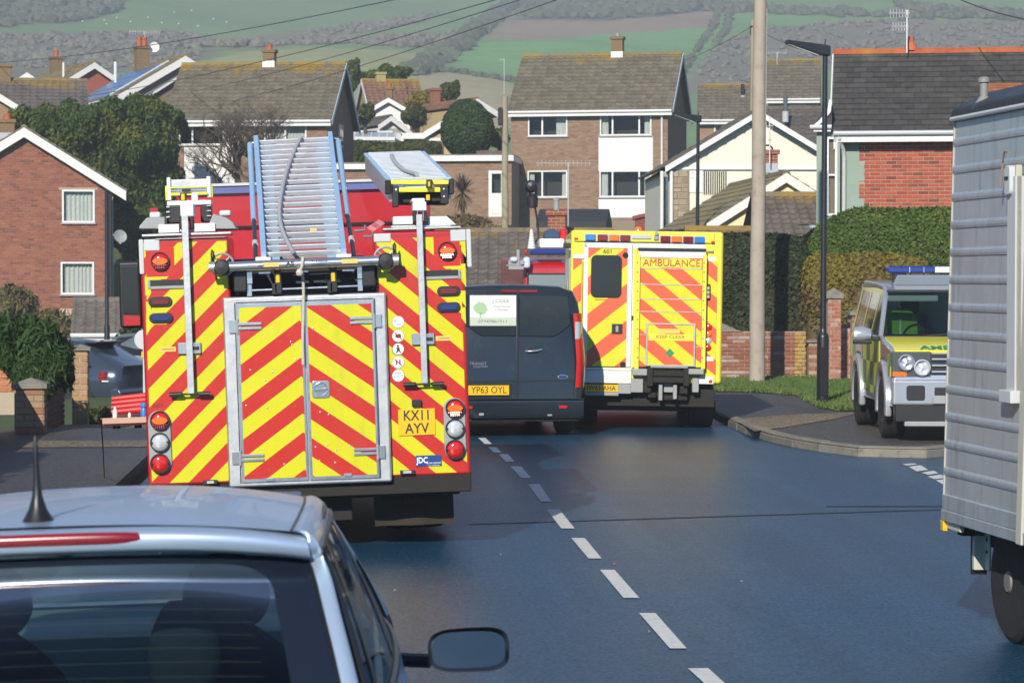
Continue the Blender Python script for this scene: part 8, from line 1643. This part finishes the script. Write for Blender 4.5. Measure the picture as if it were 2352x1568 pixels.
def wire(pa, pb, sag, label, r=.011):
    n = 24; pts = [pa.lerp(pb, k / n) - Vector((0, 0, sag * 4 * (k / n) * (1 - k / n))) for k in range(n + 1)]; b = MB(); b.tube(pts, r, 5); return tag(b.build('overhead_wire', M_WIRE, None), label, 'wire', 'overhead wires crossing the hillside')
wire(P(-60, 147, 120), P(960, -12, 62), .3, 'topmost overhead wire sloping up across the left of the hillside', .013)
wire(P(120, 232, 120), P(1180, -12, 62), .3, 'second overhead wire down, rising from the solar panel roof', .013)
wire(P(380, 222, 110), P(1225, -10, 55), .2, 'third overhead wire down, rising above the lichened roof', .011)
wire(P(470, 246, 110), P(1300, -8, 55), .2, 'lowest overhead wire, rising from the lichened roof to the top middle', .011)
wire(P(1726, 62, 100), P(1380, 170, 135), .6, 'faint wire from the further pole down to the middle house', .010); wire(P(1728, 62, 100), P(2050, 95, 120), .8, 'faint wire from the further pole across to the right', .010)
wire(P(2180, -12, 60), P(2420, 55, 50), .1, 'overhead wire crossing the top right corner of the view', .014)

bp = thing('post', 'slim black post standing by the corner of the orange brick house', 'post', P(246, 812, 60)); b = MB(); b.lathe([(.065, -.4), (.065, .6), (.045, .7), (.042, (812 - 440) / (F / 60)), (0, (812 - 438) / (F / 60))], (0, 0, 0), 'z', 14); b.build('shaft', M_LAMPP, bp, smooth=True)
# ------------------------------------------------------------------ parked cars and the low roof at the left
def hatch(label, loc, rz, m_paint, cutoff=False):
    o = thing('parked_car', label, 'car', loc, (0, 0, rz)); pr = [(0, .28), (.74, .28), (.80, .45), (.83, .7), (.81, .92), (.70, 1.2), (.58, 1.42), (.3, 1.46), (0, 1.47)]
    def sc(w_, zt, low=0): return [(x * w_, z if z < .93 else .93 + (z - .93) * (zt - .93) / .54) for x, z in pr]
    loft([(-2.1, sc(.86, .96)), (-2.02, sc(.95, 1.0)), (-1.75, sc(.98, 1.1)), (-1.25, sc(1, 1.42)), (-.3, sc(1, 1.47)), (.5, sc(1, 1.40)), (1.3, sc(.98, .97)), (1.95, sc(.9, .88)), (2.1, sc(.8, .8))]).build('body', m_paint, o, smooth=True, sharp=60)
    for s in (1, -1):
        b = MB(); b.poly([(s * (.835 - .27 * (z - .92) / .5), y, z) for y, z in ((-1.55, .97), (-1.1, 1.34), (-.3, 1.39), (.45, 1.33), (1.05, 1.0), (1.0, .95))][::-s]); b.build('side_window', M_DARKGLASS, o)
        b = MB(); b.grid(lambda u, v: (s * (.845 - .20 * u * u), -1.72 - .30 * u, .72 + .16 * v), 6, 3); lm = b.build('tail_lamp', M_RLENSD, o, smooth=True); b = MB(); b.grid(lambda u, v: (s * (.84 - .20 * u * u), -1.78 - .26 * u, .70 + .02 * v), 5, 1); b.build('reversing_lens', M_WST, lm)
        for y in (-1.3, 1.25): tyre(o, *((.64, .835) if s > 0 else (-.835, -.64)), y, .31, hub=M_ALU, hubx=.835 * s)
    b = MB(); b.poly([(.60, -1.68, 1.06), (-.60, -1.68, 1.06), (-.5, -1.27, 1.40), (.5, -1.27, 1.40)][::-1]); b.build('rear_window', M_DARKGLASS, o)
    b = MB(); b.prism([(-1.28, 1.43), (-1.52, 1.41), (-1.5, 1.38), (-1.25, 1.38)], 'x', -.55, .55); b.build('roof_spoiler', m_paint, o, bevel=.015); b = MB(); b.prism([(-2.12, .34), (-2.16, .5), (-2.1, .58), (-1.9, .56), (-1.9, .3)], 'x', -.8, .8); b.build('bumper', m_paint, o, bevel=.04); b = MB(); b.prism([(-1.98, .96), (-2.1, 1.0), (-2.14, .98), (-2.02, .90)], 'x', -.62, .62); b.build('boot_lip', m_paint, o, bevel=.015)
    return o
hatch('dark blue grey hatchback parked in the driveway behind the tan pier', (-5.5, 48.5, -.5), R(66), mat('blue_grey_paint', (.06, .085, .12), .2, .5, .05, 2, coat=.7))
hatch('pale car parked on the driveway just behind the fire engine', (-4.1, 57.0, -.55), R(75), mat('grey_green_car', (.16, .19, .20), .25, .4, .05, 2, coat=.5))
z1 = P(250, 692, 68).z; h = across_house('low grey tiled outbuilding with a white gutter below the orange brick house', 165, 420, 690, 768, 66, yaw=R(4), pitch_run=2.2, limit=120, roof=tiles('outbuilding_tiles', (.15, .13, .11), (.20, .175, .15), zr=z1, amount=.1), ground=-.9, hip=.0, tw=.26, gauge=.26)
o = thing('road_sign', 'grey back of a round road sign beside the fire engine', 'sign', P(332, 860, 44)); s_ = F / 44; b = MB(); zz = (860 - 780) / s_; b.lathe([(0, 0), (.17, 0), (.17, .012), (0, .012)], (0, 0, zz), 'y', 24); b.build('disc', M_LGREY, o); b = MB(); b.cyl((0, .03, -1.5), (0, .03, zz + .1), .03, 10); b.build('post', M_LGREY, o); b = MB(); b.box(-.05, .06, -.01, .02, zz - .3, zz - .2); b.build('sign_band', M_PLATE, o)

# ------------------------------------------------------------------ planting
def ellipsoid_pts(n, c, r, shell=.65, low=-1.0):
    d = NR.normal(0, 1, (n * 2, 3)); d /= np.linalg.norm(d, axis=1, keepdims=True); d = d[d[:, 2] > low][:n]; rad = (shell + (1 - shell) * NR.random((len(d), 1))) ; return np.array(c) + d * rad * np.array(r), d
def core(name, c, r, m, parent, k=.86, seed=0):
    b = MB(); rr = random.Random(seed); ph = [rr.uniform(0, 6) for _ in range(4)]
    b.grid(lambda u, v: tuple(Vector(c) + Vector((r[0] * k * math.cos(u * 6.2832) * math.sin(v * math.pi), r[1] * k * math.sin(u * 6.2832) * math.sin(v * math.pi), -r[2] * k * math.cos(v * math.pi))) * (1 + .05 * math.sin(u * 25 + ph[0]) * math.sin(v * 14 + ph[1]))), 30, 16); return b.build(name, m, parent, smooth=True)
def bush(label, name, cat, lobes, m, n, size, ground, parent=None, m_core=None, trunk=True, jitter=.8, aspect=1.7, up=0, group=None, shell=.62, rough=7):
    """crown of many leaf sprays over overlapping lobes: (centre, radii)"""
    rb = random.Random(label); ext = []
    for c, r in (lobes if rough else []):
        for k in range(rough):
            d = Vector((rb.gauss(0, 1), rb.gauss(0, 1) - .4, rb.gauss(0, 1))).normalized(); f = rb.uniform(.18, .38)
            ext.append(((c[0] + d.x * r[0] * .92, c[1] + d.y * r[1] * .92, c[2] + d.z * r[2] * .92), (r[0] * f, r[1] * f, r[2] * f * rb.uniform(.9, 1.9))))
    lobes = list(lobes) + ext
    c0 = lobes[0][0]; o = thing(name, label, cat, (c0[0], c0[1], ground), group=group); off = np.array([c0[0], c0[1], ground]); P_, N_ = [], []
    tot = sum(r[0] * r[2] for _, r in lobes)
    for i, (c, r) in enumerate(lobes):
        p, d = ellipsoid_pts(int(n * r[0] * r[2] / tot), np.array(c) - off, r, shell); P_.append(p); N_.append(d)
        
        if r[0] > .12: core('inner_foliage', np.array(c) - off, r, m_core or m, o, .62, i)
    p, d = np.concatenate(P_), np.concatenate(N_); lump = np.sin(p[:, 0] * 3.1 / size * .25 + 1) * np.sin(p[:, 2] * 2.7 / size * .25) * np.sin(p[:, 1] * 2.3 / size * .25); p = p + d * (lump[:, None] * size * .5)
    k = leafmesh('crown', p, d, size, m, o, aspect, jitter, up=up); k['kind'] = 'stuff'
    if trunk: b = MB(); b.tube([(0, 0, -.3), (.05, 0, (c0[2] - ground) * .5), (0, 0, c0[2] - ground)], [.14, .11, .07], 8); b.build('trunk', M_BARK, o, smooth=True)
    return o
def at(px, py, Y): v = P(px, py, Y); return (v.x, v.y, v.z)
s97 = F / 96
lob = []
for (px, py, rx, rz_) in ((235, 400, 120, 120), (150, 330, 90, 75), (330, 330, 85, 80), (90, 300, 65, 50), (250, 290, 85, 58), (350, 430, 80, 90), (330, 520, 80, 80), (60, 275, 40, 28), (375, 285, 45, 38), (290, 262, 30, 26), (180, 268, 36, 24)): lob.append((at(px, py, 96 + random.uniform(-.6, .6)), (rx / s97, 1.6, rz_ / s97)))
bush('large dark cypress with golden green tips between the two gabled houses', 'conifer_tree', 'tree', lob, M_CONIF, 130000, .075, 2.6, jitter=.7, aspect=2.6, up=1.3, shell=.6, rough=12)
s = F / 110; bush('clipped round dark green bush behind the flat roofed garage', 'round_bush', 'bush', [(at(1074, 300, 110), (62 / s, 1.1, 66 / s)), (at(1072, 262, 110), (44 / s, .8, 34 / s))], M_YEW, 26000, .07, float(terr(5, 110)), jitter=.6, rough=0, shell=.8)
for (a, b_, c, d, Y, m, lab, n, sz) in (((808), 172, 16, 34, 150, M_CONIF, 'dark pine clump behind the lichened gable', 1500, .22), (880, 185, 55, 26, 150, M_CONIF, 'spreading dark pine behind the orange roofed cottage', 2600, .22), (1034, 212, 20, 22, 140, M_LAUR, 'small green tree standing in the tan field edge', 1200, .2), (980, 240, 46, 26, 131, mat_g := M_HEDGEY, 'golden shrubs beside the orange roofed cottage', 2600, .2), (950, 268, 30, 20, 126, M_LAUR, 'green shrub at the end of the dark rooflit roof', 1400, .18), (838, 262, 20, 22, 119, M_LAUR, 'scrubby plant with pale leaves at the gable corner', 700, .15), (1146, 318, 22, 24, 112, M_HEDGEG, 'olive shrub beside the round bush', 900, .14)):
    s = F / Y; rl = random.Random(a); lobes_ = [(at(a, b_, Y), (c / s, .8, d / s))] + [(at(a + rl.uniform(-.7, .7) * c, b_ + rl.uniform(-.8, .4) * d, Y), (c * .45 / s, .6, d * .5 / s)) for _ in range(3)]
    bush(lab, 'shrub' if Y < 140 else 'tree', 'shrub' if Y < 140 else 'tree', lobes_, m, int(n * 2.4), sz * .62, float(terr(P(a, b_, Y).x, Y)) + .3, aspect=2.0)
def hedge(label, x0, x1, y0, y1, z0, z1, m, n, size, rnd=.25, ground=0, core_m=None, profile=None, cat='hedge', jitter=.7, name='hedge', mix=None):
    """trimmed hedge block with rounded shoulders"""
    o = thing(name, label, cat, ((x0 + x1) / 2, (y0 + y1) / 2, ground)); cx, cy = (x0 + x1) / 2, (y0 + y1) / 2; hx, hy = (x1 - x0) / 2, (y1 - y0) / 2
    top = profile or (lambda u: 1.0)
    def pt(u, v, k=1.0):  # superellipse cross-section swept along x
        a = v * math.pi; c_, s_ = math.cos(a), math.sin(a); e = .38
        Y_ = -math.copysign(abs(c_) ** e, c_) * hy * k; Z_ = abs(s_) ** e * (z1 - z0) * top(u) * k
        uu = 2 * u - 1; endk = (1 - abs(uu) ** 14) ** .25; return Vector((uu * hx * (1 if k == 1 else .98), Y_ * endk, z0 - ground + Z_ * (.35 + .65 * endk)))
    b = MB(); b.grid(lambda u, v: tuple(pt(u, v, .93)), 60, 20); b.build('inner_foliage', core_m or m, o, smooth=True)
    us, vs_ = NR.random(n), NR.random(n); pts = np.array([pt(u, v) for u, v in zip(us, vs_)]); q2 = np.array([pt(min(1, u + .004), v) for u, v in zip(us, vs_)]); q3 = np.array([pt(u, min(1, v + .01)) for u, v in zip(us, vs_)])
    nr = np.cross(q2 - pts, q3 - pts); nr /= np.linalg.norm(nr, axis=1, keepdims=True) + 1e-9; nr *= -1 if np.mean(nr[:, 1][pts[:, 1] < 0]) > 0 else 1
    lump = np.sin(pts[:, 0] * 2.1 + 1.7) * np.sin(pts[:, 2] * 2.9) * .05; pts = pts - nr * (NR.random((n, 1)) * .10) + nr * (lump[:, None] + NR.normal(0, .02, (n, 1)))
    if mix:
        k = mix(pts); l1_ = leafmesh('crown', pts[~k], nr[~k], size, m, o, 1.7, jitter); l1_['kind'] = 'stuff'; l2_ = leafmesh('bare_twigs', pts[k], nr[k], size, M_HEDGEB, o, 2.6, .9); l2_['kind'] = 'stuff'
    else: k = leafmesh('crown', pts, nr, size, m, o, 1.7, jitter); k['kind'] = 'stuff'
    return o
v0, v1 = P(1600, 700, 51.0), P(1858, 700, 51.0); hedge('tall dark ivy hedge above the old red brick wall', v0.x, v1.x, 50.3, 52.2, .7, P(1700, 541, 50.5).z, M_IVY, 42000, .05, ground=.1)
v0, v1 = P(1828, 600, 53.0), P(2330, 600, 53.0); hedge('big clipped green hedge with a rounded end below the slate roofed house', v0.x, v1.x, 52.2, 54.6, .2, P(2000, 477, 53).z, M_HEDGEG, 70000, .045, ground=.1, profile=lambda u: .74 + .26 * min(1, (u / .30)) ** .6, core_m=M_YEW)
v0, v1 = P(1840, 600, 50.3), P(2130, 600, 50.3); hedge('golden clipped hedge with bare brown sides behind the brick pier', v0.x, v1.x, 49.7, 51.6, .8, P(1950, 586, 50).z, M_HEDGEY, 34000, .05, ground=.1, core_m=M_HEDGEB, mix=lambda p: (p[:, 2] < 1.05 + .45 * np.sin(p[:, 0] * 3.0) + NR.normal(0, .25, len(p))))
o = thing('old_shrub', 'gnarled dark shrub stems under the golden hedge beside the yellow quoin', 'shrub', P(1866, 880, 50.2)); b = MB(); 
for k in range(5): b.tube([(-.15 + .07 * k, 0, -.3), (-.1 + .05 * k, .02, .5), (-.16 + .09 * k, 0, 1.1)], [.05, .04, .03], 6)
b.build('trunk', M_BARK, o, smooth=True)
v0, v1 = P(780, 340, 112), P(1015, 340, 112); hedge('long dark green hedge below the conservatory', v0.x, v1.x, 111.5, 113, P(900, 380, 112).z, P(900, 327, 112).z, M_LAUR, 5000, .13, ground=float(terr(0, 112)))
o = thing('fence', 'brown board fence right of the round bush', 'fence', P(1128, 368, 109)); s = F / 109
for k in range(8): b = MB(); x = (-34 + k * 8.6) / s; b.box(x, x + 8 / s, 0, .03, 0, 22 / s + random.uniform(-.02, .02)); b.build('fence_board', M_HORN, o)
# bush and planting at the left edge
s = F / 34.3; lobes_ = [(at(78, 815, 34.3), (78 / s, .45, 84 / s)), (at(15, 775, 34.3), (55 / s, .4, 55 / s)), (at(118, 838, 34.2), (52 / s, .4, 56 / s)), (at(90, 868, 34.0), (50 / s, .35, 42 / s))]
bush('dark spiky evergreen bush overhanging the squat stone pier', 'evergreen_bush', 'bush', lobes_, leaves('spiky_leaves', (.025, .060, .016), (.050, .098, .022), (.075, .125, .025)), 9000, .032, .1, aspect=5.0, up=1.4, jitter=.8, shell=.6)
s = F / 62; bush('dark green garden shrub beside the outbuilding gutter', 'shrub', 'shrub', [(at(300, 790, 62), (34 / s, .5, 52 / s)), (at(330, 840, 60), (60 / s, .5, 40 / s))], M_LAUR, 2600, .07, -.8)
s = F / 46; bush('low green plants by the driveway below the parked hatchback', 'ground_plant', 'plant', [(at(228, 960, 38), (36 / s, .3, 22 / s)), (at(205, 965, 38), (22 / s, .25, 16 / s))], M_LAUR, 1200, .05, 0, trunk=False)
s = F / 80; bush('bare scrub at the foot of the orange brick house', 'shrub', 'shrub', [(at(20, 700, 80), (70 / s, .6, 40 / s)), (at(110, 735, 80), (50 / s, .5, 22 / s)), (at(200, 760, 74), (60 / s, .5, 24 / s))], M_HEDGEB, 2600, .09, -.5, aspect=3.5)
def branches(name, label, base, h, spread, m, seed, lv=5, n0=4, r0=.09, lean=(0, 0), cat='tree'):
    rr = random.Random(seed); mb = MB(); o = thing(name, label, cat, base)
    def grow(p, d, L, r, k):
        n = 3; pts = [p]; q = p
        for i in range(n): d = (d + Vector((rr.gauss(0, .16), rr.gauss(0, .16), rr.gauss(.02, .1)))).normalized(); q = q + d * (L / n); pts.append(q)
        mb.tube(pts, [r, r * .86, r * .74, r * .62], 5 if k > 1 else 4, False)
        if k == 0: return
        for c in range(rr.choice((2, 3, 3)) if k < lv else n0):
            t_ = rr.uniform(.45, 1); i = min(int(t_ * n), n - 1); s0 = pts[i].lerp(pts[i + 1], t_ * n - i); a = rr.uniform(0, 6.283); nd = (d * .8 + Vector((math.cos(a) * spread, math.sin(a) * spread * .8, rr.uniform(-.05, .5)))).normalized(); grow(s0, nd, L * rr.uniform(.62, .82), r * .58, k - 1)
    grow(Vector((0, 0, 0)), Vector((lean[0], lean[1], 1)).normalized(), h * .36, r0, lv); mb.build('trunk', m, o, smooth=True); return o
bt = P(560, 470, 97.5); branches('bare_tree', 'bare winter tree in front of the white clad house with the lichened roof', (bt.x, 97.5, bt.z), 4.6, .85, M_BRANCH, 11, 7, 6, .12)
bt = P(610, 470, 97); branches('bare_tree', 'thicker bare winter tree just left of the tall ladder', (bt.x, 97, bt.z), 4.4, .8, M_BRANCH, 5, 7, 5, .12)
bt = P(490, 470, 97); branches('bare_tree', 'smaller bare bush against the white cladding left of the other bare trees', (bt.x, 97, bt.z), 3.0, .9, M_BRANCH, 23, 6, 5, .07)
bt = P(930, 275, 127); branches('bare_tree', 'slight bare sapling against the orange lichened roof', (bt.x, 127, bt.z), 2.6, .5, M_BRANCH, 8, 4, 3, .04)
# cordyline by the garage
o = thing('cordyline', 'purple spiky palm with a dry skirt beside the garage door', 'palm', P(1062, 500, 101)); s = F / 101; zc_ = (500 - 438) / s
b = MB(); b.tube([(0, 0, -.4), (.03, 0, zc_ * .6), (0, 0, zc_)], [.09, .08, .08], 8); b.build('trunk', M_BARK, o, smooth=True)
def blades(n, c, L, w_, elo, ehi, m, name):
    mb = MB()
    for k in range(n):
        a, e = NR.uniform(0, 6.283), NR.uniform(elo, ehi); d = Vector((math.cos(a) * math.cos(e), math.sin(a) * math.cos(e), math.sin(e))); sd_ = d.cross(Vector((0, 0, 1))).normalized() * w_ / 2; l = L * NR.uniform(.75, 1.1); p0 = Vector(c); p1_ = p0 + d * l * .55; p2_ = p0 + d * l + Vector((0, 0, -.12 * l)); mb.add([p0 - sd_, p0 + sd_, p1_ + sd_ * .9, p1_ - sd_ * .9, p2_], [(0, 1, 2, 3), (3, 2, 4)])
    r = mb.build(name, m, o); r['kind'] = 'stuff'; return r
blades(170, (0, 0, zc_), .80, .045, -.3, 1.5, M_PURPLE, 'leaf_rosette'); blades(110, (0, 0, zc_ - .06), .75, .04, -1.3, -.5, M_DRYLEAF, 'dry_skirt')
s = F / 96; bush('dry pale scrub in front of the garage wall', 'shrub', 'shrub', [(at(1070, 515, 96), (50 / s, .4, 24 / s)), (at(1140, 535, 92), (40 / s, .4, 16 / s))], M_DRYLEAF, 1500, .08, P(1070, 545, 96).z, aspect=3)
for i, (px, Y, r) in enumerate(((1100, 97, .16), (1108, 97.2, .13))): b = MB(); b.lathe([(r * .7, 0), (r, r * 1.5), (r * 1.08, r * 1.5), (r * 1.08, r * 1.75), (r * .9, r * 1.75), (r * .85, r * 1.2), (0, r * 1.2)], (0, 0, 0), 'z', 16); tag(b.build('flower_pot', M_POT, None, P(px, 520, Y), smooth=True), ('larger' if i == 0 else 'smaller') + ' terracotta pot on the wall in front of the garage', 'flower pot')
tw = thing('terrace_wall', 'lichened stone terrace wall below the garage', 'wall', P(1110, 545, 95), (0, 0, R(-8))); s = F / 95; b = MB(); b.box(-110 / s, 190 / s, 0, .3, -2.5, .2); b.build('wall', M_STONEW, tw); b = MB(); b.box(-112 / s, 192 / s, -.05, .35, .2, .3); b.build('coping', mat('lichen_coping', (.40, .29, .07), .9, 0, .3, 4), tw)
# hedge that shades the pavement beside the near wall (outside the view, seen from elsewhere)
hedge('tall clipped hedge behind the near garden wall, left of the view', -6.2, -4.5, 17.5, 26.0, .0, 2.6, M_LAUR, 9000, .12)
